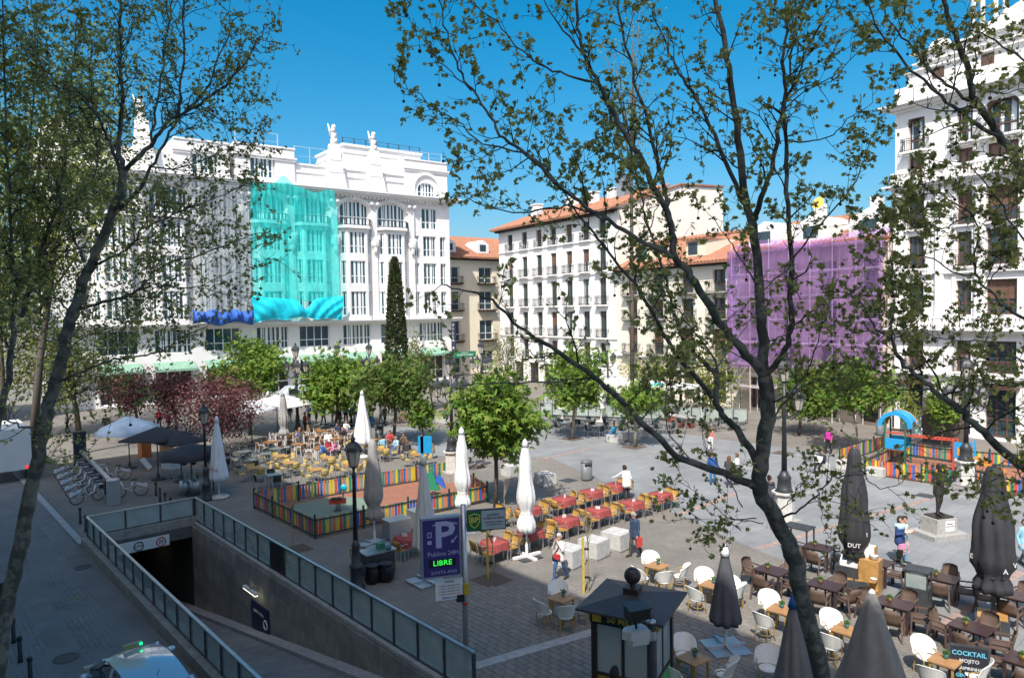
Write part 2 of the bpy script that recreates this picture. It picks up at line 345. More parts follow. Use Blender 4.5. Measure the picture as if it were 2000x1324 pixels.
for aa in range(0, 34):
    a0, a1 = -1.5+aa, -.52+aa
    b.hexa([RP(a0, -.03, rz_(a0)-.1), RP(a0, -.45, rz_(a0)-.1), RP(a1, -.45, rz_(a1)-.1), RP(a1, -.03, rz_(a1)-.1), RP(a0, -.03, rz_(a0)+.14), RP(a0, -.45, rz_(a0)+.14), RP(a1, -.45, rz_(a1)+.14), RP(a1, -.03, rz_(a1)+.14)])
tag(b.build('ramp_kerb', M_kerb), kind='structure')
b = MB()   # tunnel beyond the portal: ceiling slab, end wall
b.hexa([RP(RL, .0, -.55), RP(RL, -RW, -.55), RP(RL+14, -RW, -1.5), RP(RL+14, 0, -1.5), RP(RL, 0, -.03), RP(RL, -RW, -.03), RP(RL+14, -RW, -.03), RP(RL+14, 0, -.03)])
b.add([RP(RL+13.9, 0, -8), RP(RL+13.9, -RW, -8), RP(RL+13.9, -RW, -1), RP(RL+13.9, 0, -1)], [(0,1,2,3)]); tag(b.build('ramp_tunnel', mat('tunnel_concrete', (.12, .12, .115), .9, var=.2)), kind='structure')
# copings and the low parapet on the street side
b = MB(); strip(b, -1.6, RL+.1, .03, .4, -.03, .10); tag(b.build('ramp_coping', M_kerb), kind='structure')
b = MB(); strip(b, -6, RL+.12, -RW-.5, -RW-.02, -.03, .36); strip(b, RL+.003, RL+.45, -RW-.018, .42, -.03, .34); tag(b.build('ramp_parapet', M_rwall), kind='structure')
# rails
def rail(name, label, a, bb, base, top, posts, dark=None, gap=.06):
    t = thing(name, label, 'railing', a); L = (bb-a).length; ang = math.atan2(bb.y-a.y, bb.x-a.x); t.rotation_euler = (0, 0, ang)
    MB().box(-.03, L+.03, -.045, .045, top-.05, top).build('handrail', M_steel, t)
    MB().box(-.02, L+.02, -.03, .03, base, base+.04).build('bottom_rail', M_dark, t)
    step = L/posts; pm = MB().box(-.03, .03, -.04, .04, base-.02, top-.052).mesh('post', M_dark)
    gm = MB().box(.05, step-.05, -.006, .006, base+.07, top-.08).mesh('glass_pane', M_glass)
    dm = MB().box(.02, step-.02, -.03, .03, base+.05, top-.06).mesh('solid_panel', M_black)
    for i in range(posts+1): obj('post', pm, t, (i*step, 0, 0))
    for i in range(posts):
        if i == dark: obj('solid_panel', dm, t, (i*step, 0, 0))
        else: obj('glass_pane', gm, t, (i*step, 0, 0))
    return t
rail('glass_railing', 'long glass railing with steel handrail on the plaza side of the ramp', RP(0, .2), RP(RL+.2, .2), .11, 1.2, 17, dark=9)
rail('glass_railing', 'short glass railing across the head of the ramp above the tunnel mouth', RP(RL+.2, .12), RP(RL+.2, -RW-.2), .345, 1.2, 3)
rail('glass_railing', 'glass railing on low parapet along the street side of the ramp', RP(-6, -RW-.25), RP(RL+.12, -RW-.25), .365, 1.2, 22)
# height-limit sign panel over the tunnel mouth
M_signw = mat('sign_white', (.75, .76, .76), .4); M_signr = mat('sign_red', (.55, .03, .03), .4); M_ink = mat('sign_ink', (.02, .02, .02), .5)
t = thing('height_limit_board', 'white board with round height and speed signs over the tunnel mouth', 'sign', RP(RL-.12, -RW/2-.35, -.42)); ang = math.atan2(RB.y, RB.x); t.rotation_euler = (rad(0), 0, ang)
MB().box(-1.5, 1.25, -.02, .02, -.22, .25).build('board', M_signw, t)
for k, (x, tx) in enumerate([(-.95, '2,0m'), (0.0, '1,90m'), (.9, '20')]):
    r_ = MB(); r_.tube([(x+.185*math.cos(i*math.pi/10), -.035, .185*math.sin(i*math.pi/10)) for i in range(20)], .022, 5, closed=True); r_.build('sign_ring', M_ink if k == 1 else M_signr, t)
    text(tx, .13 if k != 2 else .22, M_ink, t, (x, -.03, 0))
for a_, b_, z_ in [(RL+5, -1.2, -1.7)]:
    t = thing('tunnel_light', 'lit strip light on the ceiling inside the ramp tunnel', 'lamp', RP(a_, b_, z_), RANG)
    MB().box(-.75, .75, -.06, .06, 0, .08).build('housing', M_white, t); MB().box(-.7, .7, -.045, .045, -.03, -.002).build('tube', mat('tube_glow', (1, 1, .85), .4, emit=(1, 1, .75), estr=2.5), t)
wl = G(432, 1105, -1.35)
aq = 0
t = thing('wall_light', 'lit strip light bracketed on the ramp wall above a blue sign', 'lamp', RP(12.9, -.06, -.85), RANG)
MB().bar((0, 0, 0), (0, .25, .06), .12, .18).build('bracket', M_steel, t); MB().box(-.6, .6, .17, .3, -.02, .06).build('housing', M_white, t); MB().box(-.58, .58, .18, .29, -.05, -.022).build('tube', MATS['tube_glow'], t)
t = thing('parking_wall_sign', 'dark blue parking sign fixed to the ramp wall under the light', 'sign', RP(12.6, -.05, -1.9), RANG)
MB().box(-.8, .8, .0, .04, -.55, .55).build('board', mat('sign_blue', (.012, .015, .07), .5), t)
text('SANTA ANA', .17, M_signw, t, (.1, .045, .2), rot=(rad(90), 0, rad(180))); MB().tube([(-.55+.16*math.cos(i*math.pi/8), .05, -.05+.16*math.sin(i*math.pi/8)) for i in range(16)], .03, 4, closed=True).build('emblem', M_signw, t)
# the building the photograph was taken from: stands behind and left of the camera, shades the street
M_cfac = mat('camera_house_render', (.78, .74, .68), .8, var=.06)
t = thing('apartment_house', 'tall cream apartment house behind the camera that shades the street', 'building', (0, 0, 0))
cb = MB(); CB = Vector((RB.x, RB.y, 0))
def CP(a, b_, z): p = RA*a + RB*(b_-.45); return (p.x, p.y, z)
def cbx(b, a0, a1, b0, b1, z0, z1): b.hexa([CP(a0, b1, z0), CP(a0, b0, z0), CP(a1, b0, z0), CP(a1, b1, z0), CP(a0, b1, z1), CP(a0, b0, z1), CP(a1, b0, z1), CP(a1, b1, z1)])
cbx(cb, -17, 42, -14, -1.0, 0, 27.2); cb.build('wall', M_cfac, t)
b = MB(); cbx(b, -17, 42.3, -14.3, -.5, 27.202, 27.6); b.build('cornice', M_cfac, t)
b = MB(); cbx(b, -11, 2.6, -8, -1.1, 27.602, 30.7); b.build('attic', M_cfac, t)
wm = MB().box(-.6, .6, 0, .06, 0, 2.2).mesh('window', M_pane)
for fl in range(7):
    for k in range(16):
        p = CP(-14+k*3.5, -1.0, .8+fl*3.5); obj('window', wm, t, p, RANG)
b = MB(); cbx(b, -1.2, 1.2, -1.0, -.25, 7.55, 7.7); b.build('balcony', M_cfac, t)

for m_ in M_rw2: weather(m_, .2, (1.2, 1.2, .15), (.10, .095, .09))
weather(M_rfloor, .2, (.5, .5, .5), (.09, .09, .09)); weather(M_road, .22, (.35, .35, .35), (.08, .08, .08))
# ================================================================ BUILDINGS
def wallface(b, a, c, z0, z1, ops=(), depth=.3, back=True):
    """wall from plan point a to c (left to right seen from outside) with real openings (s0,s1,zb,zt) and reveals"""
    a = Vector((a[0], a[1], 0)); c = Vector((c[0], c[1], 0)); e = c-a; L = e.length; e = e/L; n = Vector((-e.y, e.x, 0))
    P = lambda s_, z, d=0.0: tuple(a+e*s_+n*d+Vector((0, 0, z)))
    ops = [o for o in ops if o[0] < L and o[1] > 0]
    ss = sorted({0.0, L, *[min(max(o[i], 0), L) for o in ops for i in (0, 1)]}); zs = sorted({z0, z1, *[min(max(o[i], z0), z1) for o in ops for i in (2, 3)]})
    for j in range(len(zs)-1):
        run = None; zm = (zs[j]+zs[j+1])/2
        for i in range(len(ss)-1):
            sm = (ss[i]+ss[i+1])/2; hole = any(o[0] < sm < o[1] and o[2] < zm < o[3] for o in ops)
            if hole:
                if run is not None: b.add([P(run, zs[j]), P(ss[i], zs[j]), P(ss[i], zs[j+1]), P(run, zs[j+1])], [(0,1,2,3)]); run = None
            elif run is None: run = ss[i]
        if run is not None: b.add([P(run, zs[j]), P(L, zs[j]), P(L, zs[j+1]), P(run, zs[j+1])], [(0,1,2,3)])
    for s0, s1, zb, zt in ops:
        b.add([P(s0, zb), P(s1, zb), P(s1, zt), P(s0, zt), P(s0, zb, depth), P(s1, zb, depth), P(s1, zt, depth), P(s0, zt, depth)], [(0,4,7,3), (5,1,2,6), (4,0,1,5), (3,7,6,2)])
    return P, e, n
WC = {}
def window(parent, P, e, s0, s1, zb, zt, fm, gm=None, nx=2, ny=2, depth=.2, curtain=None, fw=.07, name='window', arch=0.0, sill=None, shutter=None):
    w_, h_ = s1-s0, zt-zb; key = (round(w_, 2), round(h_, 2), fm.name, nx, ny, curtain and curtain.name, fw, arch, shutter and shutter.name)
    gm = gm or M_pane
    if key not in WC:
        b = MB()
        for i in range(nx+1):
            x = min(max(i*w_/nx, fw/2), w_-fw/2); b.box(x-fw/2, x+fw/2, 0, .07, 0, h_)
        for j in range(ny+1):
            z = [0, h_][j] if ny == 1 else (0, h_*.34, h_)[j] if ny == 2 else j*h_/ny; z = min(max(z, fw/2), h_-fw/2); b.box(.0, w_, .003, .068, z-fw/2, z+fw/2)
        if arch:   # fill the two upper corners so the opening reads as an arch
            k = 10; pts = [(w_/2-w_/2*math.cos(math.pi*i/k), h_-arch+arch*math.sin(math.pi*i/k)) for i in range(k+1)]
            for i in range(k): b.prismY([pts[i], pts[i+1], (pts[i+1][0], h_+.01), (pts[i][0], h_+.01)], -depth+.002, .02)
        fme = b.mesh(name, fm)
        pme_ = MB().box(.0, w_, .05, .06, 0, h_).mesh('pane', gm)
        cme = None
        if curtain:
            cb_ = MB(); k = max(2, int(w_/.5))
            for i in range(k):
                x0 = i*w_/k+.05; x1 = x0+w_/k*(.22+.3*((i*7) % 3)/2)
                cb_.box(x0, min(x1, w_-.05), .036, .046, .1, h_-.08)
            cme = cb_.mesh('curtain', curtain)
        sme = None
        if shutter:
            sb = MB(); sb.box(.0, w_, .01, .03, h_*.45, h_)
            for i in range(9): sb.box(0.02, w_-.02, -.005, .012, h_*.45+i*h_*.06, h_*.45+i*h_*.06+.05)
            sme = sb.mesh('blind', shutter)
        WC[key] = (fme, pme_, cme, sme)
    f_, p_, c_, s_ = WC[key]
    pos = P(s0, zb, depth); o = obj(name, f_, parent, pos, math.atan2(e.y, e.x)); obj('pane', p_, o)
    if c_: obj('curtain', c_, o)
    if s_: obj('blind', s_, o)
    return o
RC = {}
def balcony(parent, P, e, sc, z, w_, dep=.75, mt=None, hgt=1.0, slab=None, step=.16, name='balcony', rail_name='railing'):
    key = (round(w_, 2), dep, mt.name, hgt, slab.name)
    if key not in RC:
        b = MB(); b.box(-w_/2, w_/2, -dep, 0, -.14, 0).box(-w_/2+.15, w_/2-.15, -dep+.2, 0, -.26, -.14)
        r_ = MB(); y = -dep+.05; hw = w_/2-.05
        for x0, y0, x1, y1 in ((-hw, 0, -hw, y), (-hw, y, hw, y), (hw, y, hw, 0)):
            L = math.hypot(x1-x0, y1-y0); k = max(2, int(L/step))
            for zz in (.06, hgt*.82, hgt): r_.bar((x0, y0, zz), (x1, y1, zz), .045, .035)
            for i in range(k+1): t_ = i/k; r_.bar((x0+(x1-x0)*t_, y0+(y1-y0)*t_, 0), (x0+(x1-x0)*t_, y0+(y1-y0)*t_, hgt), .022)
        RC[key] = (b.mesh(name, slab), r_.mesh(rail_name, mt))
    p = P(sc, z, 0); o = obj(name, RC[key][0], parent, p, math.atan2(e.y, e.x)); obj(rail_name, RC[key][1], o); return o
def moulding(name, parent, m, x0, x1, z0, steps, y=0.0):
    b = MB(); z = z0
    for dz, out in steps: b.box(x0-out, x1+out, y-out, y+.05, z+.002, z+dz); z += dz
    return b.build(name, m, parent)
M_hw = mat('hotel_white_render', (.70, .695, .68), .7, col2=(.80, .795, .785), scale=.35, detail=8)
M_hgrey = mat('hotel_grey_stone', (.62, .63, .63), .7, var=.08, scale=1)
M_cur = mat('white_curtain', (.75, .8, .8), .9)
weather(M_hw, .13)
M_hglass = mat('hotel_glass', (.03, .075, .095), .04, spec=.7)
M_frame = mat('white_window_frame', (.78, .79, .79), .5)
M_bronze = mat('dark_railing', (.03, .035, .045), .5)
M_awn = mat('green_awning', (.20, .36, .27), .8, var=.15, scale=2)
M_dkint = mat('shop_interior', (.02, .02, .022), .3)
# ---------------------------------------------------------------- white hotel
HL = 47.0; HANG = rad(37.1); HC = Vector((-8.43, 100, 0)); HO = HC - Vector((math.cos(HANG), math.sin(HANG), 0))*HL
hot = thing('hotel', 'ornate white corner hotel with bay windows, rooftop statues and a turquoise net', 'building', HO, HANG)
S_ = lambda s: HL+s
cols = [-8.9, -14.2, -19.8, -25.0, -30.6, -35.9, -41.2]
b = MB(); ops = []
gops = []
for c in cols+[-3.2]:
    x = S_(c); ops.append((x-1.9, x+1.9, 5.4, 8.0)); gops.append((x-1.9, x+1.9, 0.2, 4.0))
P, e, n = wallface(b, (0, 0), (HL, 0), 0, 8.3, ops+gops, .35)
fops = [(S_(c)-1.95, S_(c)+1.95, 20.6, 23.6) for c in cols]+[(S_(-3.2)-1.2, S_(-3.2)+1.2, 20.6, 23.4)]
fops += [(S_(-3.2)-1.0+k, S_(-3.2)-.35+k, z, z+2.75) for z in (9.1, 13.1, 16.9) for k in ()]
cz = [(9.15, 12.15), (13.1, 16.0), (16.9, 19.65)]
for z0, z1 in cz:
    for dx, ww in ((-2.1, .45), (0, 1.0), (2.1, .45)): fops.append((S_(-3.2)+dx-ww, S_(-3.2)+dx+ww, z0, z1))
wallface(b, (0, 0), (HL, 0), 8.3, 24.2, fops, .35)
b.add([(HL, 0, 0), (HL, 16, 0), (HL, 16, 24.2), (HL, 0, 24.2)], [(0,1,2,3)]); b.add([(0, 16, 0), (0, 0, 0), (0, 0, 24.2), (0, 16, 24.2)], [(0,1,2,3)]); b.add([(0, 0, 24.2), (HL, 0, 24.2), (HL, 16, 24.2), (0, 16, 24.2)], [(0,1,2,3)]); b.add([(HL, 16, 0), (0, 16, 0), (0, 16, 24.2), (HL, 16, 24.2)], [(0,1,2,3)])
b.build('wall', M_hw, hot)
for k, c in enumerate(cols+[-3.2]):
    x = S_(c)
    window(hot, P, e, x-1.9, x+1.9, 5.4, 8.0, M_frame, M_hglass, 4, 2, .22, M_cur if k % 2 else None, .09)
    window(hot, P, e, x-1.9, x+1.9, .2, 4.0, M_frame, M_dkint, 3, 2, .25, None, .12, name='shopfront')
    b = MB(); b.prismX([(-.02, 4.45), (-1.5, 3.75), (-1.5, 3.5), (-1.46, 3.5), (-1.46, 3.72), (-.02, 4.38)], x-2.1, x+2.1); b.build('awning', M_awn, hot)
for z0, z1 in cz:
    for dx, ww in ((-2.1, .45), (0, 1.0), (2.1, .45)): window(hot, P, e, S_(-3.2)+dx-ww, S_(-3.2)+dx+ww, z0, z1, M_frame, M_hglass, 1 if ww < .6 else 3, 2, .2, M_cur, .09)
window(hot, P, e, S_(-3.2)-1.2, S_(-3.2)+1.2, 20.6, 23.4, M_frame, M_hglass, 3, 2, .2, M_cur, .1)
# ledge over the first floor, balcony slab under the arched floor, main cornice
moulding('ledge', hot, M_hw, 0, HL, 8.05, [(.22, .25), (.2, 1.05), (.12, 1.2)])
for c in cols: MB().prism([(S_(c)-2.3, 0), (S_(c)-1.5, -1.05), (S_(c)+1.5, -1.05), (S_(c)+2.3, 0)], 8.6, 9.0).build('bay_foot', M_hw, hot)
for c in cols:   # three-storey canted bay
    x = S_(c); b = MB(); pts = [(x-2.15, 0), (x-1.35, -.85), (x+1.35, -.85), (x+2.15, 0)]
    fr = []
    for i in range(3):
        L = math.dist(pts[i], pts[i+1])
        oo = [(L/2-(.34 if i != 1 else 1.05), L/2+(.34 if i != 1 else 1.05), z0, z1) for z0, z1 in cz]
        fr.append((wallface(b, pts[i], pts[i+1], 9.0, 20.05, oo, .2), oo, i))
    b.add([(p[0], p[1], 20.05) for p in pts], [(0,1,2,3)])
    b.build('bay', M_hw, hot)
    for (P_, e_, n_), oo, i in fr:
        for o_ in oo: window(hot, P_, e_, o_[0], o_[1], o_[2], o_[3], M_frame, M_hglass, 4 if i == 1 else 1, 2, .12, M_cur, .085)
    b = MB(); b.prism([(x-2.5, .05), (x-1.6, -1.2), (x+1.6, -1.2), (x+2.5, .05)], 20.06, 20.42); b.build('balcony', M_hw, hot)
    r_ = MB(); q = [(x-2.4, -.05), (x-1.55, -1.1), (x+1.55, -1.1), (x+2.4, -.05)]
    for i in range(3):
        A, B = Vector((*q[i], 0)), Vector((*q[i+1], 0)); k = max(2, int((B-A).length/.22))
        for zz in (20.5, 21.25): r_.bar(A+Vector((0,0,zz)), B+Vector((0,0,zz)), .07, .07)
        for j in range(k+1): pp = A.lerp(B, j/k); r_.bar(pp+Vector((0,0,20.42)), pp+Vector((0,0,21.3)), .1 if j % 5 == 0 else .03)
    r_.build('railing', M_bronze, hot)
    # arched window and its surround
    window(hot, P, e, x-1.95, x+1.95, 20.6, 23.6, M_frame, M_hglass, 4, 2, .25, M_cur, .1, arch=1.05)
    a_ = MB(); k = 14; pts2 = [(x-2.15*math.cos(math.pi*i/k), 22.5+1.3*math.sin(math.pi*i/k)) for i in range(k+1)]; pts3 = [(x-2.5*math.cos(math.pi*i/k), 22.5+1.62*math.sin(math.pi*i/k)) for i in range(k+1)]
    for i in range(k): a_.prismY([pts2[i], pts2[i+1], pts3[i+1], pts3[i]], -.28, -.003)
    a_.ball((x, -.3, 24.0), .42, 8, 6, (1.1, .6, .8)); a_.ball((x-.5, -.25, 23.9), .25, 6, 5); a_.ball((x+.5, -.25, 23.9), .25, 6, 5); a_.build('arch_surround', M_hw, hot)
pil = [-6.1, -11.55, -17.0, -22.4, -27.8, -33.25, -38.55, -44.5]
for c in pil:
    x = S_(c); b = MB(); b.box(x-.42, x+.42, -.28, .02, 8.6, 23.2); b.build('pilaster', M_hw, hot)
    b = MB(); b.ball((x, -.45, 18.4), .62, 8, 6, (1, .5, 1.25)); b.ball((x-.42, -.4, 18.9), .3, 6, 5); b.ball((x+.42, -.4, 18.9), .3, 6, 5); b.ball((x, -.5, 17.5), .3, 6, 5, (1, .6, 1.6)); b.build('shield_ornament', M_hw, hot)
    b = MB(); b.box(x-.6, x+.6, -.45, .02, 23.202, 23.5); b.ball((x-.4, -.5, 23.35), .28, 8, 5); b.ball((x+.4, -.5, 23.35), .28, 8, 5); b.build('capital', M_hw, hot)
b = MB()
for z0, z1, out in ((24.0, 24.2, .35), (24.2, 24.45, .7), (24.45, 24.7, 1.1), (24.7, 24.85, 1.25)):
    b.box(-out, HL+out, -out, .5, z0+.002, z1)
b.build('cornice', M_hw, hot)
b = MB()
for i in range(int(HL/.55)): b.box(.1+i*.55, .38+i*.55, -.62, -.36, 23.98, 24.19)
b.build('dentils', M_hw, hot)
# attic
def attic(x0, x1, zt, ops_, y0=.3, y1=14, cor=.25, wkw=None):
    b = MB(); Pq, eq, nq = wallface(b, (x0, y0), (x1, y0), 24.86, zt, [(o_[0]-x0, o_[1]-x0, o_[2], o_[3]) for o_ in ops_], .3)
    b.add([(x1, y0, 24.86), (x1, y1, 24.86), (x1, y1, zt), (x1, y0, zt)], [(0,1,2,3)]); b.add([(x0, y1, 24.86), (x0, y0, 24.86), (x0, y0, zt), (x0, y1, zt)], [(0,1,2,3)]); b.add([(x0, y0, zt), (x1, y0, zt), (x1, y1, zt), (x0, y1, zt)], [(0,1,2,3)])
    b.build('attic_wall', M_hw, hot)
    b = MB(); b.box(x0-cor, x1+cor, y0-cor, y0+.3, zt-1.35, zt-1.15); b.box(x0-cor*.6, x1+cor*.6, y0-cor*.6, y0+.3, zt-1.6, zt-1.352); b.box(x0-.1, x1+.1, y0-.1, y0+.3, zt-.15, zt+.05); b.build('attic_cornice', M_hw, hot)
    for o_ in ops_: window(hot, Pq, eq, o_[0]-x0, o_[1]-x0, o_[2], o_[3], M_frame, M_hglass, 3, 2, .2, M_cur, .1, arch=o_[4] if len(o_) > 4 else 0)
attic(S_(-6.6), S_(.0), 29.9, [(S_(-3.4)-1.3, S_(-3.4)+1.3, 25.0, 26.9, .9)])
b = MB(); k = 14; x = S_(-3.4)
for i in range(k):
    a0, a1 = math.pi*i/k, math.pi*(i+1)/k
    b.prismY([(x-1.9*math.cos(a0), 25.9+2.0*math.sin(a0)), (x-1.9*math.cos(a1), 25.9+2.0*math.sin(a1)), (x-2.25*math.cos(a1), 25.9+2.35*math.sin(a1)), (x-2.25*math.cos(a0), 25.9+2.35*math.sin(a0))], .05, .3)
b.box(x-2.25, x-1.9, .05, .3, 24.87, 25.9); b.box(x+1.9, x+2.25, .05, .3, 24.87, 25.9); b.build('arch_surround', M_hw, hot)
attic(S_(-28.6), S_(-21.6), 29.3, [(S_(-26.9), S_(-23.9), 25.5, 28.0)])
attic(S_(-35), S_(-29.2), 29.0, [(S_(-33.3), S_(-30.5), 25.4, 27.8)])
attic(S_(-47), S_(-41.5), 29.6, [(S_(-45.6), S_(-42.8), 25.4, 27.8)])
b = MB(); b.box(S_(-21.55), S_(-6.65), .55, 14, 24.86, 27.5); b.box(S_(-41.45), S_(-35.05), .55, 14, 24.86, 27.5); b.build('attic_parapet', M_hw, hot)
b = MB(); b.box(S_(-21.5), S_(-6.7), .4, .8, 27.502, 27.7); b.box(S_(-21.5), S_(-6.7), .42, .6, 26.6, 26.75); b.build('attic_cornice', M_hw, hot)
b = MB(); b.box(S_(-13.6), S_(-2.0), 4.0, 13, 27.51, 31.4); b.box(S_(-13.8), S_(-1.8), 3.8, 13.2, 31.402, 31.7); b.box(S_(-13.7), S_(-1.9), 3.9, 13.1, 30.5, 30.75); b.build('penthouse', M_hw, hot)
for i in range(5): MB().box(S_(-13.66), S_(-13.62), 4.5+i*1.05, 5.4+i*1.05, 28.2, 30.3).build('penthouse_window', mat('brown_shutter', (.19, .09, .06), .6), hot)
for c, zt in ((-16.6, 30.4), (-11.2, 30.2), (-38.2, 30.4)):
    x = S_(c); b = MB()
    b.cbox((x, .1, 24.86+1.0), (2.7, 1.4, 2.0), 0, .8); b.cbox((x, .1, 26.86+.75), (1.9, 1.2, 1.5), 0, .85); b.cbox((x, .1, 28.36+(zt-28.36)/2), (1.45, 1.1, zt-28.36), 0, .8)
    b.build('pylon', M_hw, hot)
    b = MB(); b.cbox((x, .1, zt+.35), (.8, .7, .7), 0, .8); b.ball((x, .1, zt+1.1), .5, 8, 6, (.9, .8, 1.3)); b.ball((x-.15, -.1, zt+1.7), .3, 8, 6); b.prismY([(x-.75, zt+2.5), (x-.2, zt+1.2), (x-.55, zt+1.0)], .0, .18); b.ball((x, .0, zt+2.15), .3, 8, 6); b.ball((x-.1, -.25, zt+2.0), .15, 6, 5); b.build('roof_statue', M_hw, hot, True)
def roofrail(x0, x1, y, z, hgt, step, glass=True):
    r_ = MB(); k = int(abs(x1-x0)/step)
    for i in range(k+1): xx = x0+(x1-x0)*i/k; r_.bar((xx, y, z), (xx, y, z+hgt), .09)
    r_.bar((x0, y, z+hgt), (x1, y, z+hgt), .05); r_.bar((x0, y, z+hgt*.5), (x1, y, z+hgt*.5), .03); r_.build('roof_railing', mat('pale_rail', (.5, .56, .6), .4, metal=.3) if glass else M_bronze, hot)
roofrail(S_(-21.4), S_(-17.5), .9, 27.5, 2.3, 1.8); roofrail(S_(-28), S_(-23), 2, 29.3, 1.9, 2.3); roofrail(S_(-6.4), S_(-.3), 1.2, 29.9, 1.3, 2.0); roofrail(S_(-13.6), S_(-2.0), 4.2, 31.7, .8, 1.6, False)
# vertical sign on the corner
# turquoise debris net, part of the hotel's scaffolding wrap
M_net = mat('turquoise_net', (.01, .70, .66), .75, trans=.6, var=.3, scale=.7)
M_netg = mat('gathered_net', (.0, .55, .70), .7, var=.15, scale=1.5)
M_netb = mat('blue_gathered_net', (.02, .10, .42), .7, var=.25, scale=2)
M_greynet = mat('grey_net', (.30, .34, .36), .8, trans=.45, var=.2, scale=.8)
net = thing('debris_net', 'turquoise debris net draped over the front of the white hotel', 'net', HO, HANG)
x0, x1 = S_(-27.6), S_(-17.1); rn = random.Random(5)
crease = lambda t: abs((t % 1)-.5)*2          # sharp fold profile
def netf(u, v):
    x = x0+(x1-x0)*u; peak = 24.5+1.1*math.exp(-((u-.38)/.09)**2)-.5*math.exp(-((u-.75)/.12)**2)
    z = 10.9+(peak-10.9)*v; fan = .30*crease(u*16+.6*math.sin(u*5))*max(0, v-.72)*3
    return (x-(u-.38)*2.6*max(0, v-.8), -1.75+.10*crease(u*5.3+.35*v)+.05*crease(u*13+v*1.7)-fan*.4+.2*v+.12*math.sin(v*9)*(1 if u < .5 else -1)*.4, z)
MB().grid(netf, 96, 30).build('net_sheet', M_net, net)
def hemf(u, v):
    """gathered foot of the net: a heavy swag with creases running to the tie points"""
    x = x0-.35+(x1-x0+.7)*u; k1 = math.exp(-((u-.58)/.07)**2); low = 8.45+.35*math.sin(u*3.1)+.25*abs(math.sin(u*9)); top = 11.6-.9*math.sin(math.pi*u)*.4-1.2*k1
    z = top+(low-top)*v; bul = .26*math.sin(math.pi*min(1, v*1.05))**.7*(1-.45*k1)
    return (x+.5*math.sin(v*2)*(.58-u), -1.7-bul+.07*math.sin(u*17+v*4)+.06*math.sin(38*(u-.58)*(.6+.9*v)+3*v)+.03*math.sin(u*83-v*7), z)
MB().grid(hemf, 220, 26).build('gathered_hem', M_netg, net, True)
def hemb(u, v):
    x = S_(-34.2)+6.5*u; top = 10.2-.35*abs(math.sin(u*9.4)); low = 8.5+.2*math.sin(u*11); z = top+(low-top)*v
    return (x, -1.5-.55*math.sin(math.pi*v)**.6+.14*math.sin(u*31+v*2.6)+.08*math.sin(u*71-v*3), z)
gnet = thing('debris_net', 'grey debris net with blue gathered foot on the hotel beside the turquoise one', 'net', HO, HANG)
MB().grid(hemb, 90, 14).build('gathered_hem', M_netb, gnet, True)
MB().grid(lambda u, v: (S_(-34.0)+6.3*u, -1.55+.1*crease(u*6+.3*v)+.05*crease(u*15-v), 9.4+14.6*v), 70, 12).build('net_sheet', M_greynet, gnet)
# ---------------------------------------------------------------- cream house in the gap
M_cream = mat('cream_render', (.76, .69, .54), .8, var=.06, scale=.7)
M_tile = mat('terracotta_tile', (.27, .115, .068), .85, col2=(.40, .20, .12), scale=3, bump=.4, bscale=15)
M_brownf = mat('brown_joinery', (.10, .055, .04), .6)
M_greenf = mat('dark_green_shutter', (.028, .04, .035), .6)
M_eave = mat('eave_timber', (.06, .05, .045), .8)
def tiled_roof(name, parent, x0, x1, y0, z0, y1, z1, m=None, step=.45):
    """pitched roof slab with rounded tile courses running up the slope"""
    b = MB(); k = int((x1-x0)/step)
    b.add([(x0, y0, z0), (x1, y0, z0), (x1, y1, z1), (x0, y1, z1), (x0, y0, z0-.2), (x1, y0, z0-.2), (x1, y1, z1-.2), (x0, y1, z1-.2)], [(0,1,2,3), (4,7,6,5), (0,4,5,1), (1,5,6,2), (2,6,7,3), (3,7,4,0)])
    for i in range(k):
        xx = x0+(i+.5)*(x1-x0)/k; r_ = step*.3
        b.add([(xx-r_, y0-.05, z0+.003), (xx, y0-.05, z0+r_), (xx+r_, y0-.05, z0+.003), (xx-r_, y1, z1+.003), (xx, y1, z1+r_), (xx+r_, y1, z1+.003)], [(0,1,4,3), (1,2,5,4), (0,2,1)])
    return b.build(name, m or M_tile, parent)
CO = Vector((-8.43, 100, 0))+Vector((math.cos(HANG), math.sin(HANG), 0))*.3+Vector((-math.sin(HANG), math.cos(HANG), 0))*5.0
crm = thing('cream_house', 'cream house with terracotta roof and dormers in the gap beside the hotel', 'building', CO, HANG)
b = MB(); cw = [(3.2, 1.25), (9.2, 1.25), (14.5, 1.25)]; zz = [(.2, 3.4), (5.0, 8.0), (9.6, 12.4), (13.6, 16.0)]
ops = [(x-ww, x+ww, z0, z1) for x, ww in cw for z0, z1 in zz]
P, e, n = wallface(b, (0, 0), (18, 0), 0, 17.0, ops, .35); b.add([(18, 0, 0), (18, 12, 0), (18, 12, 17), (18, 0, 17)], [(0,1,2,3)]); b.build('wall', M_cream, crm)
for o_ in ops:
    window(crm, P, e, *o_, M_frame, None, 2, 2, .28, None, .1)
    if o_[2] > 4: balcony(crm, P, e, (o_[0]+o_[1])/2, o_[2], 3.2, .8, M_black, 1.0, M_brownf, .22)
moulding('cornice', crm, M_eave, 0, 18, 17.0, [(.2, .25), (.2, .6)])
tiled_roof('roof', crm, -.3, 18.5, -.9, 17.45, 8, 21.4)
for x in (3.2, 9.2):
    b = MB(); b.prismY([(x-1.1, 18.2), (x+1.1, 18.2), (x+1.1, 19.6), (x, 20.2), (x-1.1, 19.6)], .6, 4.5); d_ = b.build('dormer', M_frame, crm)
    MB().box(x-.55, x+.55, .56, .597, 18.5, 19.5).build('dormer_window', M_pane, d_)
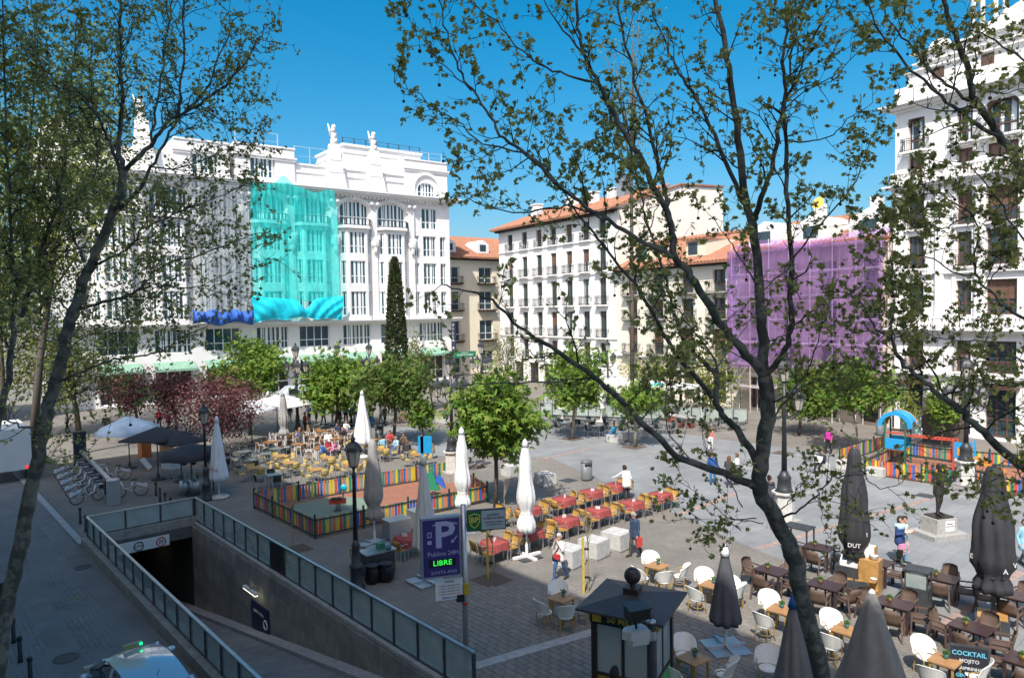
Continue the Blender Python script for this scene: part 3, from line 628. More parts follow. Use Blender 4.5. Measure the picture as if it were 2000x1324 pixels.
# hanging shop sign and green sign
t = thing('green_shop_sign', 'green shop sign with white lettering hung over the lane beside the hotel', 'sign', D(908, 692, 97), rad(20))
MB().box(-1.55, 1.55, -.06, .06, -.42, .42).build('board', mat('sign_green', (.01, .14, .07), .5), t)
text('VICENTE FLORES', .3, M_signw, t, (0, -.065, -.06)); text('FLORISTERIA', .17, M_signw, t, (0, -.065, .24))
t = thing('banner_sign', 'narrow dark vertical hotel sign on the corner above the lane', 'sign', D(886, 665, 98.2), rad(-25))
MB().box(-.3, .3, -.08, .08, -2.6, 2.6).build('board', mat('banner_blue', (.02, .03, .06), .4), t)
for i, ch in enumerate('VILLA ANA'): text(ch, .5, M_signw, t, (0, -.085, 2.1-i*.52))
# ---------------------------------------------------------------- row of houses on the right-hand side of the square
RO = Vector((-1.6, 101, 0)); ROWANG = rad(-56.7); RE = Vector((math.cos(ROWANG), math.sin(ROWANG), 0))
def rowthing(name, label, s): return thing(name, label, 'building', RO+RE*s, ROWANG)
M_wrow = mat('white_row_render', (.80, .79, .77), .75, var=.05, scale=.6)
weather(M_wrow, .13)
# five-storey white house with small iron balconies
wh = rowthing('white_house', 'white five storey house with seven columns of small iron balconies', 0.0)
WL = 24.4; b = MB(); xs = [2.8, 6.3, 9.6, 12.7, 15.9, 19.1, 22.1]
lev = [(3.1, 5.5), (6.1, 9.15), (9.9, 12.95), (13.8, 16.5), (17.5, 19.75)]
ops = [(x-.6, x+.6, z0, z1) for x in xs for z0, z1 in lev]; gop = [(x-1.1, x+1.1, 0, 2.5) for x in (4.5, 8, 11.2, 14.3, 17.5, 20.6)]
P, e, n = wallface(b, (0, 0), (WL, 0), 0, 20.3, ops+gop, .4)
b.add([(0, 17.5, 0), (0, 0, 0), (0, 0, 20.3), (0, 17.5, 22)], [(0,1,2,3)])
b.build('wall', M_wrow, wh)
M_blind = mat('wooden_blind', (.16, .09, .06), .75, var=.2); M_blindg = mat('green_blind', (.035, .055, .05), .7)
rq = random.Random(9)
for x in xs:
    for k, (z0, z1) in enumerate(lev):
        window(wh, P, e, x-.6, x+.6, z0, z1, M_greenf, None, 2, 2, .24, M_cur if rq.random() < .25 else None, .12, shutter=(M_blindg if rq.random() < .35 else M_blind if rq.random() < .25 else None))
        if k: balcony(wh, P, e, x, z0, 2.0, .55 if k < 4 else .3, M_black, 1.0, M_wrow, .17)
        else: balcony(wh, P, e, x, z0, 1.5, .2, M_black, .9, M_wrow, .17)
for o_ in gop: window(wh, P, e, *o_, M_dark, M_dkint, 2, 1, .3, None, .12, name='shopfront')
for z in (5.85, 13.35, 17.2): moulding('string_course', wh, M_wrow, 0, WL, z, [(.12, .08), (.1, .14)])
moulding('eaves', wh, M_eave, 0, WL, 20.3, [(.15, .3), (.12, .9)])
b = MB()
for i in range(40): b.box(.2+i*.61, .42+i*.61, -.85, -.03, 20.14, 20.29)
b.build('eave_brackets', M_eave, wh)
tiled_roof('roof', wh, -.9, WL+.1, -1.0, 20.62, 8.5, 24.0)
b = MB(); b.prismX([(.02, 0), (17.5, 0), (17.5, 24.2), (10, 23.9), (0.02, 20.62)], WL+.003, WL+.3); b.build('party_wall', mat('cream_white_render', (.80, .75, .66), .8, var=.05, scale=.4), wh)
b = MB(); b.bar((WL+.15, .0, 20.8), (WL+.15, 10, 24.05), .7, .2); b.bar((WL+.15, 10, 24.05), (WL+.15, 17.6, 24.35), .7, .2); b.build('party_wall_coping', M_tile, wh)
for x, y, hh in ((3, 4, 1.6), (8.5, 6, 1.3), (14.2, 4.8, 1.5), (16.8, 6, 1.2), (19.5, 5.2, 2.6)):
    zz_ = 20.62+(y+1)*.355; c_ = MB(); c_.box(x-.7, x+.7, y, y+1, zz_-.5, zz_+hh); c_.box(x-.8, x+.8, y-.1, y+1.1, zz_+hh+.002, zz_+hh+.15); c_.build('chimney', M_wrow if x != 19.5 else M_steel, wh)
# lower cream and white house
md = rowthing('low_house', 'cream house with rusticated ground floor and dormered terracotta roof in mid row', 24.8)
ML_ = 16.5; b = MB(); xs = [2.2, 6.1, 10.2, 14.2]; lev = [(.2, 3.3), (4.6, 7.3), (8.3, 10.3), (10.9, 13.0)]
ops = [(x-.75, x+.75, z0, z1) for x in xs for z0, z1 in lev]
P, e, n = wallface(b, (0, 0), (ML_, 0), 0, 13.4, ops, .35); b.build('wall', mat('pale_cream_render', (.79, .74, .62), .8, var=.06, scale=.5), md)
for x in xs:
    for k, (z0, z1) in enumerate(lev):
        window(md, P, e, x-.75, x+.75, z0, z1, M_brownf, None, 2, 2, .25, None, .12, shutter=M_blind if (k in (1, 2) and rq.random() < .6) else None)
        if k in (1, 2, 3): balcony(md, P, e, x, z0, 2.4, .7, M_black, 1.0, M_stone, .18)
for i in range(6):
    for x0_, x1_ in ((0, 1.3), (3.0, 5.2), (7.0, 9.3), (11.1, 13.3), (15.1, 16.5)): MB().box(x0_+.02, x1_-.02, -.06, -.003, .3+i*.62, .88+i*.62).build('stone_block', mat('cream_block', (.72, .66, .52), .8, var=.08), md)
moulding('string_course', md, M_wrow, 0, ML_, 4.05, [(.15, .12), (.12, .25)])
moulding('eaves', md, M_eave, 0, ML_, 13.4, [(.2, .3), (.18, .8)])
tiled_roof('roof', md, 0, ML_+.2, -.9, 13.8, 9, 17.6)
for x in (3.5, 10.8):
    b = MB(); b.box(x-1.3, x+1.3, .6, 5, 14.5, 16.2); d_ = b.build('dormer', mat('dormer_cream', (.74, .66, .52), .8), md); MB().box(x-1.0, x+.2, .56, .597, 14.7, 15.9).build('dormer_window', M_pane, d_); tiled_roof('dormer_roof', d_, x-1.5, x+1.5, .3, 16.25, 5, 17.0)
# house in purple netting behind scaffolding
pu = rowthing('scaffolded_house', 'house under repair behind purple netting and scaffolding', 41.45)
PL_ = 14.2; b = MB(); xs = [1.8, 5.3, 8.9, 12.4]; lev = [(.2, 3.0), (4.2, 6.6), (7.4, 9.8), (10.6, 13.0)]
ops = [(x-.7, x+.7, z0, z1) for x in xs for z0, z1 in lev]
P, e, n = wallface(b, (0, 0), (PL_, 0), 0, 14.3, ops, .35); b.build('wall', mat('ochre_render', (.66, .56, .44), .8, var=.08, scale=.5), pu)
for o_ in ops: window(pu, P, e, *o_, M_brownf, None, 2, 2, .25, None, .12)
tiled_roof('roof', pu, 0, PL_, -.6, 14.4, 8, 17.6)
moulding('string_course', pu, M_wrow, 0, PL_, 3.2, [(.15, .12), (.12, .25)])
for x in (2.3, 7.0, 12.0):
    b = MB(); b.prismY([(x-1.6, 14.8), (x+1.6, 14.8), (x+1.6, 16.2), (x, 17.0), (x-1.6, 16.2)], .4, 5); d_ = b.build('dormer', M_wrow, pu); MB().box(x-.7, x+.7, .36, .397, 15.1, 16.1).build('dormer_window', M_pane, d_)
for x, y in ((4.6, 5), (9.6, 5.5)): c_ = MB(); c_.box(x-.4, x+.4, y, y+.8, 16, 18.6); c_.build('chimney', M_wrow, pu)
MB().lathe([(.05, 0), (.55, .12), (.6, .2)], 14).xf(Matrix.Translation((5.4, 4.0, 18.4)) @ Matrix.Rotation(rad(65), 4, 'X')).build('satellite_dish', mat('yellow_dish', (.75, .5, .1), .5), pu)
sc = thing('scaffolding', 'tall scaffolding wrapped in sheer purple netting in front of the row', 'scaffolding', RO+RE*41.45, ROWANG)
M_tubes = mat('scaffold_tube', (.68, .67, .68), .4, metal=.3)
for i in range(8):
    x = .15+i*(PL_-.3)/7
    for y in (-.35, -1.35): MB().tube([(x, y, 0), (x, y, 15.2)], .045, 6).build('standard', M_tubes, sc)
for j in range(7):
    z = 2.2+j*2.0
    for y in (-.35, -1.35): MB().tube([(0, y, z+.08), (PL_, y, z+.08)], .04, 5).build('ledger', M_tubes, sc)
    MB().box(.05, PL_-.05, -1.33, -.37, z-.05, z).build('deck', mat('scaffold_deck', (.52, .47, .42), .8), sc)
for i in range(4): MB().tube([(.3+i*3.5, -1.42, 2.2+(i % 2)*2), (3.7+i*3.5, -1.42, 6.2+(i % 2)*2)], .035, 5).build('brace', M_tubes, sc)
M_pnet = mat('purple_net', (.29, .17, .38), .8, trans=.64, var=.45, scale=.5)
MB().grid(lambda u, v: (-.15+(PL_+.3)*u, -1.62+.05*crease(u*14+.2*v)+.07*crease(v*5.3)+.03*crease(u*31-v*3), 3.7+10.7*v+(.5*math.sin(u*5)*(1-v) if v < .15 else 0)), 110, 44).build('net_sheet', M_pnet, sc)
MB().grid(lambda u, v: (-.15, -1.62+1.3*u, 3.7+10.7*v), 4, 8).build('net_sheet', M_pnet, sc); MB().grid(lambda u, v: (-.15+(PL_+.3)*u, -1.62+1.5*v, 14.4+.7*v+.2*math.sin(u*9)), 20, 4).build('net_sheet', M_pnet, sc, True)
# ornate white corner building at the right edge
rb = rowthing('corner_building', 'ornate white apartment building with arched top windows at the right edge', 55.8)
L2 = 24.0; b = MB(); xc = [(1.55, .58), (4.85, .5), (7.2, .95), (11.5, .6), (14.8, .5), (18, .95), (21.5, .6)]
lev = [(.2, 3.9), (4.6, 6.8), (8.6, 11.0), (12.0, 14.4), (14.9, 17.3), (18.6, 20.2), (20.6, 23.0)]
ops = []
for x, ww in xc:
    for k, (z0, z1) in enumerate(lev): ops.append((x-ww, x+ww, z0, z1))
P, e, n = wallface(b, (0, 0), (L2, 0), 0, 24.2, ops, .4); b.add([(0, 14, 0), (0, 0, 0), (0, 0, 25.4), (0, 14, 25.4)], [(0,1,2,3)]); b.build('wall', M_wrow, rb)
for i, (x, ww) in enumerate(xc):
    for k, (z0, z1) in enumerate(lev):
        window(rb, P, e, x-ww, x+ww, z0, z1, M_brownf, M_pane if k not in (5,) else mat('brown_panel', (.20, .12, .09), .6), 2 if ww < .8 else 3, 2, .3, M_cur if (k == 6) else None, .12, arch=(ww if k == 6 else 0), shutter=M_blind if k in (1, 2, 4) and rq.random() < .5 else None)
        if k in (6,): balcony(rb, P, e, x, z0, ww*2+.7, .6, M_black, .9, M_wrow, .15)
        elif k in (1, 3, 4): balcony(rb, P, e, x, z0, ww*2+.3, .22, M_brownf, .8, M_wrow, .15)
    MB().box(x-ww-.25, x-ww-.003, -.1, .02, 8.4, 17.6).build('pilaster_strip', M_wrow, rb)
for x in (0.25, 3.3, 5.9, 9.3, 13.2, 16.3, 20):
    b = MB(); b.box(x-.28, x+.28, -.22, .02, 7.9, 17.4); b.box(x-.38, x+.38, -.32, .02, 17.402, 17.75); b.ball((x-.28, -.3, 17.3), .18, 8, 5); b.ball((x+.28, -.3, 17.3), .18, 8, 5); b.build('pilaster', M_wrow, rb)
for z in (7.2, 17.8): moulding('ledge', rb, M_wrow, 0, L2, z, [(.15, .2), (.15, .5), (.12, .7)])
moulding('ledge', rb, M_wrow, 0, L2, 11.4, [(.12, .12), (.12, .25)]); moulding('ledge', rb, M_wrow, 0, L2, 4.1, [(.14, .15), (.14, .3)])
def balustrade(z, x0, x1):
    b = MB(); b.box(x0, x1, -.62, -.38, z, z+.1); b.box(x0, x1, -.66, -.34, z+.72, z+.86); k = int((x1-x0)/.24)
    for i in range(k):
        x = x0+.12+i*.24; 
        if i % 14 in (0, 13): b.box(x-.13, x+.13, -.64, -.36, z+.1, z+.72)
        else: b.lathe([(.04, 0), (.075, .15), (.075, .22), (.03, .42), (.05, .62)], 6, (x, -.5, z+.1), False)
    b.build('balustrade', M_wrow, rb)
balustrade(18.24, 0, L2); balustrade(7.64, 0, L2)
moulding('cornice', rb, M_wrow, 0, L2, 23.6, [(.2, .25), (.2, .6), (.15, .9)])
MB().box(0, L2, -.1, 14, 24.2, 25.4).build('parapet', M_wrow, rb)
b = MB(); b.box(.8, L2, .15, 14, 25.402, 26.5); b.box(1.5, L2, .3, 14, 26.502, 27.7); b.box(4.4, L2, 2.2, 14, 27.702, 28.5); b.prismY([(4.2, 28.502), (11.2, 28.502), (7.7, 29.9)], 2.0, 5.0); b.build('attic', M_wrow, rb)
for x0_, z_ in ((.7, 26.3), (1.4, 27.5), (1.45, 26.75)): moulding('attic_cornice', rb, M_wrow, x0_, L2, z_, [(.08, .12), (.1, .28)], .2)
for xx in (3.0, 6.2, 9.4):
    MB().prismY([(xx+.75*math.cos(math.pi*i/10), 27.72+.6*math.sin(math.pi*i/10)) for i in range(11)], .22, .42).build('attic_lunette', M_wrow, rb); MB().box(xx-.4, xx+.4, .1, .148, 25.5, 26.25).build('attic_panel', M_brownf, rb)
for i in range(8): a = 2*math.pi*i/8; MB().tube([(5.2+1.0*math.cos(a), 2.6+1.0*math.sin(a), 27.7), (5.2+1.0*math.cos(a), 2.6+1.0*math.sin(a), 34)], .16, 8).build('tower_column', M_wrow, rb, True)
b = MB(); b.lathe([(1.8, 0), (1.8, .5), (1.6, .5), (1.6, .9)], 16, (5.2, 2.6, 33.6)); b.build('tower_entablature', M_wrow, rb)
b = MB(); k = 12; x = 7.2
for i in range(k):
    a0, a1 = math.pi*i/k, math.pi*(i+1)/k
    b.prismY([(x-1.25*math.cos(a0), 22.0+1.25*math.sin(a0)), (x-1.25*math.cos(a1), 22.0+1.25*math.sin(a1)), (x-1.5*math.cos(a1), 22+1.5*math.sin(a1)), (x-1.5*math.cos(a0), 22+1.5*math.sin(a0))], -.2, -.003)
b.build('arch_surround', M_wrow, rb)
# yellow-lit shopfront door details
for x in (1.55, 7.2): MB().box(x-1.2, x+1.2, -.9, -.02, 3.6, 3.75).build('awning', M_brownf, rb)
t = thing('green_awning', 'dark green fabric awning over the shopfront below the purple netting', 'awning', RO+RE*50.8, ROWANG)
MB().prismX([(-.03, 3.3), (-1.5, 2.5), (-1.5, 2.2), (-1.46, 2.2), (-1.46, 2.47), (-.03, 3.24)], -3.2, 3.4).build('canopy', mat('deep_green_awning', (.02, .13, .08), .8, var=.15), t)
for x in (-3.0, 3.2): MB().tube([(x, -.03, 2.3), (x, -1.45, 2.45)], .025, 6).build('arm', M_steel, t)
# houses beyond the hotel on the left, seen through the plane tree
lf = thing('street_house', 'white house at the far end of the left street, seen through leaves', 'building', HO+Vector((-math.cos(HANG)*30, -math.sin(HANG)*30, 0))+Vector((6, -8, 0)), HANG+rad(6))
b = MB(); ops = [(x, x+1.2, z, z+2.2) for x in np.arange(1.5, 22, 3.1) for z in (1, 4.6, 8.2, 11.8, 15.4)]
P, e, n = wallface(b, (0, 0), (24, 0), 0, 19, ops, .3); b.add([(24, 0, 0), (24, 12, 0), (24, 12, 19), (24, 0, 19)], [(0,1,2,3)]); b.build('wall', M_wrow, lf)
for o_ in ops: window(lf, P, e, *o_, M_greenf, None, 2, 2, .2, None, .1)
moulding('eaves', lf, M_eave, 0, 24, 19, [(.2, .3), (.2, .8)]); tiled_roof('roof', lf, 0, 24, -.9, 19.4, 8, 22.5)
# hills of roofs beyond: not visible; ground only
# ================================================================ TREES
def leaf_mesh(name, pos, dirs, sizes, mats, rng, tmpl='lobed', droop=.3):
    """many small leaf faces as one mesh"""
    pos = np.asarray(pos, float); N = len(pos)
    if tmpl == 'lobed':
        half = [(0, 0), (.22, -.08), (.58, .08), (.40, .30), (.66, .60), (.27, .58)]
        T = np.array([(0, .34, .10)]+[(x, y, -.04*abs(x)*3) for x, y in half]+[(0, 1.0, -.06)]+[(-x, y, -.04*abs(x)*3) for x, y in half[:0:-1]])
        k = len(T)-1; Fc = [(0, 1+i, 1+(i+1) % k) for i in range(k)]
    elif tmpl == 'palm':   # hanging palmate clump of three leaflets
        T = []; Fc = []
        for a in (-.75, 0, .75):
            o = len(T); d = np.array([math.sin(a), math.cos(a)]); q = np.array([d[1], -d[0]])
            for t, w_ in ((0, 0), (.55, .2), (1, 0), (.55, -.2)): p_ = d*t+q*w_; T.append((p_[0], p_[1], -.3*t*t))
            Fc += [(o, o+1, o+2), (o, o+2, o+3)]
        T = np.array(T)
    else:
        T = np.array([(0, 0, 0), (.32, .45, .04), (0, 1.0, -.05), (-.32, .45, .04)]); Fc = [(0, 1, 2), (0, 2, 3)]
    Fc = np.array(Fc); m = len(T)
    Y = np.asarray(dirs, float) + rng.normal(0, .55, (N, 3)); Y[:, 2] -= droop; Y /= np.linalg.norm(Y, axis=1)[:, None]+1e-9
    A = rng.normal(0, 1, (N, 3)); A[:, 2] += .8; X = np.cross(Y, A); X /= np.linalg.norm(X, axis=1)[:, None]+1e-9; Z = np.cross(X, Y)
    s_ = np.asarray(sizes)[:, None, None]
    V = pos[:, None, :] + s_*(T[None, :, 0, None]*X[:, None, :]+T[None, :, 1, None]*Y[:, None, :]+T[None, :, 2, None]*Z[:, None, :])
    F_ = (Fc[None]+(np.arange(N)*m)[:, None, None]).reshape(-1, 3)
    me = bpy.data.meshes.new(name); nv = N*m; nf = len(F_)
    me.vertices.add(nv); me.vertices.foreach_set('co', V.reshape(-1)); me.loops.add(nf*3); me.loops.foreach_set('vertex_index', F_.reshape(-1).astype(np.int32))
    me.polygons.add(nf); me.polygons.foreach_set('loop_start', np.arange(0, nf*3, 3, dtype=np.int32)); me.polygons.foreach_set('loop_total', np.full(nf, 3, np.int32))
    for mm in mats: me.materials.append(mm)
    if len(mats) > 1: me.polygons.foreach_set('material_index', np.repeat(rng.integers(0, len(mats), N), len(Fc)).astype(np.int32))
    me.update(calc_edges=True); return me
def leafmat(name, c, c2, sss=.35, scale=1.5): return mat(name, c, .55, col2=c2, scale=scale, sss=sss, spec=.3)
LM_plane = [leafmat('plane_leaf_dark', (.25, .265, .085), (.34, .355, .11)), leafmat('plane_leaf_mid', (.36, .375, .115), (.46, .465, .15)), leafmat('plane_leaf_young', (.48, .48, .15), (.60, .57, .18))]
M_pbark = mat('plane_bark', (.075, .073, .062), .85, col2=(.19, .18, .15), scale=4.5, bump=.25, bscale=20, detail=6)
for nd_ in M_pbark.node_tree.nodes:
    if nd_.type == 'VALTORGB': nd_.color_ramp.elements[0].position = .46; nd_.color_ramp.elements[1].position = .56
M_twig = mat('twig_bark', (.045, .036, .028), .9)
M_seed = mat('seed_ball', (.065, .042, .028), .95, bump=.8, bscale=60)
class PlaneTree:
    def __init__(s, name, label, seed): s.rng = np.random.default_rng(seed); s.r = random.Random(seed); s.name = name; s.label = label; s.limbs = []; s.twig = MB(); s.lp = []; s.ld = []; s.ls = []; s.balls = []
    def limb(s, pts, r0, r1, twigs=True, dens=1.0, tl=(.35, .95), start=.15, lsize=(.036, .06)):
        """pts: (px, py, depth) -> tapered limb with twigs and leaves"""
        P = [D(*p) if len(p) == 3 else Vector(p[:3]) for p in pts]
        return s.limb3(P, r0, r1, twigs, dens, tl, start, lsize)
    def limb3(s, P, r0, r1, twigs=True, dens=1.0, tl=(.35, .95), start=.15, lsize=(.036, .06)):
        Q = []; 
        for i in range(len(P)-1):       # Catmull-Rom smoothing with a little wander
            p0, p1, p2, p3 = P[max(i-1, 0)], P[i], P[i+1], P[min(i+2, len(P)-1)]
            for k in range(4):
                t = k/4; Q.append(.5*((2*p1)+(p2-p0)*t+(2*p0-5*p1+4*p2-p3)*t*t+(3*p1-p0-3*p2+p3)*t**3))
        Q.append(P[-1]); n = len(Q)
        for i in range(1, n-1): Q[i] = Q[i]+Vector([s.r.gauss(0, .012) for _ in range(3)])
        r0 *= .78; r1 *= .8; R = [r0+(r1-r0)*(i/(n-1))**.8 for i in range(n)]
        R = [r_*(1+.06*s.r.uniform(-1, 1)) for r_ in R]
        s.limbs.append((Q, R))
        if twigs:
            L = 0; acc = 0; tot = sum((Q[i+1]-Q[i]).length for i in range(n-1))
            for i in range(n-1):
                seg = (Q[i+1]-Q[i]); L += seg.length; acc += seg.length
                if L/tot < start: acc = 0; continue
                sp = .15/dens
                while acc > sp:
                    acc -= sp*s.r.uniform(.7, 1.3); s.twigs(Q[i].lerp(Q[i+1], s.r.random()), seg.normalized(), s.r.uniform(*tl)*(1.15-.5*L/tot), min(R[i]*.45, .012), lsize)
            s.twigs(Q[-1], (Q[-1]-Q[-3]).normalized(), .35, R[-1]*.8, lsize)
        return Q
    def twigs(s, p, d, L, r_, lsize, lvl=0):
        rv = Vector([s.r.gauss(0, 1) for _ in range(3)]); rv = (rv-d*rv.dot(d)).normalized()
        v = (d*s.r.uniform(.3, .8)+rv*.85+Vector((0, 0, .22))).normalized(); k = 4; pts = [p]
        for i in range(k):
            v = (v+Vector([s.r.gauss(0, .22) for _ in range(3)])+Vector((0, 0, .04))).normalized(); pts.append(pts[-1]+v*L/k)
        r_ = max(r_, .0038); s.twig.tube(pts, [r_*(1-.72*i/k) for i in range(k+1)], 4, False)
        if lvl == 0:
            for i in range(1, k+1):
                for _ in range(1 if s.r.random() < .5 else 2): s.twigs(pts[i], v, L*s.r.uniform(.25, .5), r_*.5, lsize, 1)
        for i in range(2 if lvl == 0 else 1, k+1):
            if s.r.random() < (.45 if lvl == 0 else .58):
                for _ in range(s.r.choice((1, 1, 2, 3) if i < k else (2, 3, 4))):
                    s.lp.append(pts[i]+Vector([s.r.gauss(0, .014) for _ in range(3)])); s.ld.append(v); s.ls.append(s.r.uniform(*lsize)*s.r.choice((.7, 1, 1, 1.2)))
        if lvl == 1 and s.r.random() < .045: s.balls.append(pts[-1])
    def fill(s, count, box, L=(.6, 1.2), dens=1.2, lsize=(.036, .06)):
        """extra side shoots springing from existing limbs that fall inside a window of the view"""
        cand = []
        for Q, R in s.limbs[1:]:
            for i in range(2, len(Q)-1):
                q = np.array(Q[i])-np.array([0, 0, CAMH]); z = q @ _f; X = 1000+FPX*(q @ _r2)/z; Y = 662-FPX*(q @ _u2)/z
                if box[0] < X < box[2] and box[1] < Y < box[3]: cand.append((Q[i], (Q[i+1]-Q[i-1]).normalized(), R[i]))
        for _ in range(count):
            p, d, r_ = s.r.choice(cand); v = Vector([s.r.gauss(0, 1) for _ in range(3)]); v = (v-d*v.dot(d)*.6).normalized()+d*.35+Vector((0, 0, .25)); l_ = s.r.uniform(*L); P = [p]
            for k in range(3): v = (v+Vector([s.r.gauss(0, .25) for _ in range(3)])).normalized(); P.append(P[-1]+v*l_/3)
            s.limb3(P, min(r_*.6, .014), .004, True, dens, (.25, .6), .05, lsize)
    def finish(s, mats, base, single=300, ballmax=140):
        t = thing(s.name, s.label, 'tree', base); M0 = Matrix.Translation(-Vector(base))
        b = MB(); 
        for Q, R in s.limbs[:1]: b.tube(Q, R, 12)
        b.xf(M0).build('trunk', M_pbark, t, True)
        for Q, R in s.limbs[1:]:
            b = MB(); b.tube(Q, R, 9 if R[0] > .03 else 6); b.xf(M0).build('branch', M_pbark, t, True)
        s.twig.xf(M0).build('twigs', M_twig, t)
        P_ = np.array([tuple(p) for p in s.lp])-np.array(base); Dr = np.array([tuple(d) for d in s.ld]); Sz = np.array(s.ls)
        # the leaves that show largest are single pieces, the rest one mass
        Cm = np.array([0, 0, CAMH])-np.array(base); q = P_-Cm; X = 1000+FPX*(q @ _r2)/(q @ _f); Y = 662-FPX*(q @ _u2)/(q @ _f)
        app = np.where((X > 0) & (X < 2000) & (Y > 0) & (Y < 1324) & (q @ _f > 1), Sz/np.maximum(q @ _f, .5), -1); order = np.argsort(-app); big = order[:single]; rest = order[single:]
        tag(obj('foliage', leaf_mesh('foliage', P_[rest], Dr[rest], Sz[rest], mats, s.rng), t), kind='stuff')
        if single:
            LMS = [leaf_mesh('leaf', np.zeros((1, 3)), np.array([[0, 1, 0]]), np.array([1.0]), [mats[i % len(mats)]], np.random.default_rng(i)) for i in range(6)]
            for i in big:
                o = obj('leaf', LMS[s.r.randrange(6)], t, P_[i]); o.rotation_euler = (s.r.uniform(-1.2, .6), s.r.uniform(-.8, .8), s.r.uniform(0, 6.28)); o.scale = (Sz[i],)*3
        bm_ = MB(); bm_.tube([(0, 0, 0), (.004, 0, -.06), (0, .004, -.11)], .0025, 4).ball((0, 0, -.128), .019, 8, 6); bme = bm_.mesh('seed_ball', M_seed, True)
        s.r.shuffle(s.balls)
        for p in s.balls[:ballmax]: o = obj('seed_ball', bme, t, Vector(p)-Vector(base)); o.rotation_euler = (0, 0, s.r.uniform(0, 6)); o.scale = (s.r.uniform(.8, 1.15),)*3
        return t
# ---- plane tree in front of the right half of the picture
d0 = 9.4
T = PlaneTree('plane_tree', 'large bare-limbed plane tree with leaning mottled trunk in the right foreground', 21)
T.limb3([Vector((4.75, 9.9, 0)), Vector((4.6, 9.8, 2.2)), D(1608, 1324, 9.6), D(1568, 1180, 9.55), D(1548, 1080, 9.5), D(1512, 1005, 9.45), D(1482, 945, d0), D(1489, 880, d0), D(1500, 800, d0), D(1493, 735, d0)], .165, .115, False)
T.limb([(1472, 948, d0), (1427, 929, 9.2), (1357, 905, 8.8), (1307, 878, 8.5), (1200, 770, 8.2), (1140, 722, 8.1), (1058, 666, 8.0), (1012, 636, 8.0), (963, 587, 7.9), (893, 566, 7.8), (862, 556, 7.8)], .075, .007, dens=.42, start=.42)
T.limb([(1105, 742, 8.1), (1010, 748, 8.0), (930, 752, 8.0), (860, 770, 7.9)], .016, .005, dens=.25)
T.limb([(1479, 905, d0), (1445, 846, 9.7), (1418, 817, 9.8), (1400, 783, 9.9), (1399, 738, 10), (1381, 715, 10.1), (1364, 696, 10.2), (1344, 673, 10.2), (1326, 641, 10.3), (1314, 600, 10.4), (1296, 529, 10.5), (1266, 444, 10.6), (1254, 397, 10.7), (1240, 330, 10.8), (1215, 240, 10.9)], .07, .012, dens=.75, start=.35)
T.limb([(1390, 775, 9.9), (1356, 734, 9.7), (1323, 696, 9.6), (1298, 655, 9.5), (1280, 621, 9.4), (1241, 557, 9.3), (1200, 509, 9.2), (1159, 454, 9.1), (1126, 413, 9.0), (1086, 352, 9.0)], .05, .012, dens=.6, start=.3)
T.limb([(1399, 738, 10), (1404, 721, 10), (1386, 688, 10), (1350, 640, 9.9), (1320, 600, 9.7)], .03, .01, dens=.8)
T.limb([(1493, 738, d0), (1460, 692, 9.3), (1420, 650, 9.2), (1385, 600, 9.1), (1350, 539, 9.0), (1318, 500, 8.9), (1313, 454, 8.9), (1301, 407, 8.9), (1286, 380, 8.9), (1257, 317, 8.9), (1219, 263, 8.9), (1194, 216, 8.9), (1169, 165, 8.8), (1143, 114, 8.8), (1130, 54, 8.8), (1126, -30, 8.8)], .085, .02, dens=.7, start=.4)
T.limb([(1318, 502, 8.9), (1277, 482, 8.8), (1247, 467, 8.7), (1190, 432, 8.6), (1132, 395, 8.5), (1099, 371, 8.5), (1035, 308, 8.4), (985, 273, 8.4), (956, 228, 8.4), (921, 178, 8.4), (896, 136, 8.3), (877, 79, 8.3), (861, 25, 8.3), (850, -20, 8.3)], .042, .008, dens=.75, start=.2)
T.limb([(1086, 362, 8.5), (1020, 301, 8.2), (940, 279, 8.1), (902, 247, 8.0), (845, 209, 8.0), (813, 181, 7.9), (770, 162, 7.9)], .018, .005, dens=.8)
T.limb([(1183, 432, 8.6), (1121, 403, 8.5), (1060, 410, 8.4), (1004, 415, 8.4), (940, 400, 8.3), (890, 376, 8.3)], .02, .005, dens=.75)
T.limb([(1301, 407, 8.9), (1300, 380, 9.0), (1264, 238, 9.2), (1235, 136, 9.3), (1213, 48, 9.4), (1205, -20, 9.4)], .04, .014, dens=.8, start=.05)
T.limb([(1166, 165, 8.8), (1120, 150, 8.7), (1067, 133, 8.6), (1020, 101, 8.6), (978, 57, 8.5), (940, 19, 8.5), (900, -10, 8.5)], .022, .006, dens=.8)
T.limb([(921, 178, 8.4), (890, 150, 8.3), (850, 110, 8.2), (815, 60, 8.2), (785, 10, 8.1)], .012, .004, dens=.8)
T.limb([(1143, 114, 8.8), (1100, 60, 8.9), (1062, 0, 9)], .02, .008, dens=.8)
T.limb([(1493, 740, d0), (1488, 640, 9.5), (1484, 560, 9.6), (1472, 440, 9.7), (1457, 395, 9.8), (1442, 272, 9.9), (1430, 181, 10), (1415, 91, 10.1), (1397, 0, 10.2), (1390, -40, 10.2)], .098, .035, dens=.5, start=.45)
T.limb([(1455, 400, 9.8), (1445, 380, 9.8), (1406, 287, 9.9), (1360, 196, 10), (1327, 142, 10), (1300, 91, 10.1), (1275, 20, 10.1)], .05, .012, dens=.8)
T.limb([(1472, 430, 9.7), (1481, 400, 9.6), (1508, 332, 9.5), (1518, 257, 9.4), (1533, 196, 9.4), (1531, 121, 9.3), (1536, 60, 9.3), (1548, -10, 9.3)], .055, .016, dens=.9)
T.limb([(1533, 196, 9.4), (1557, 151, 9.3), (1587, 76, 9.2), (1629, 0, 9.1)], .026, .01, dens=1.0)
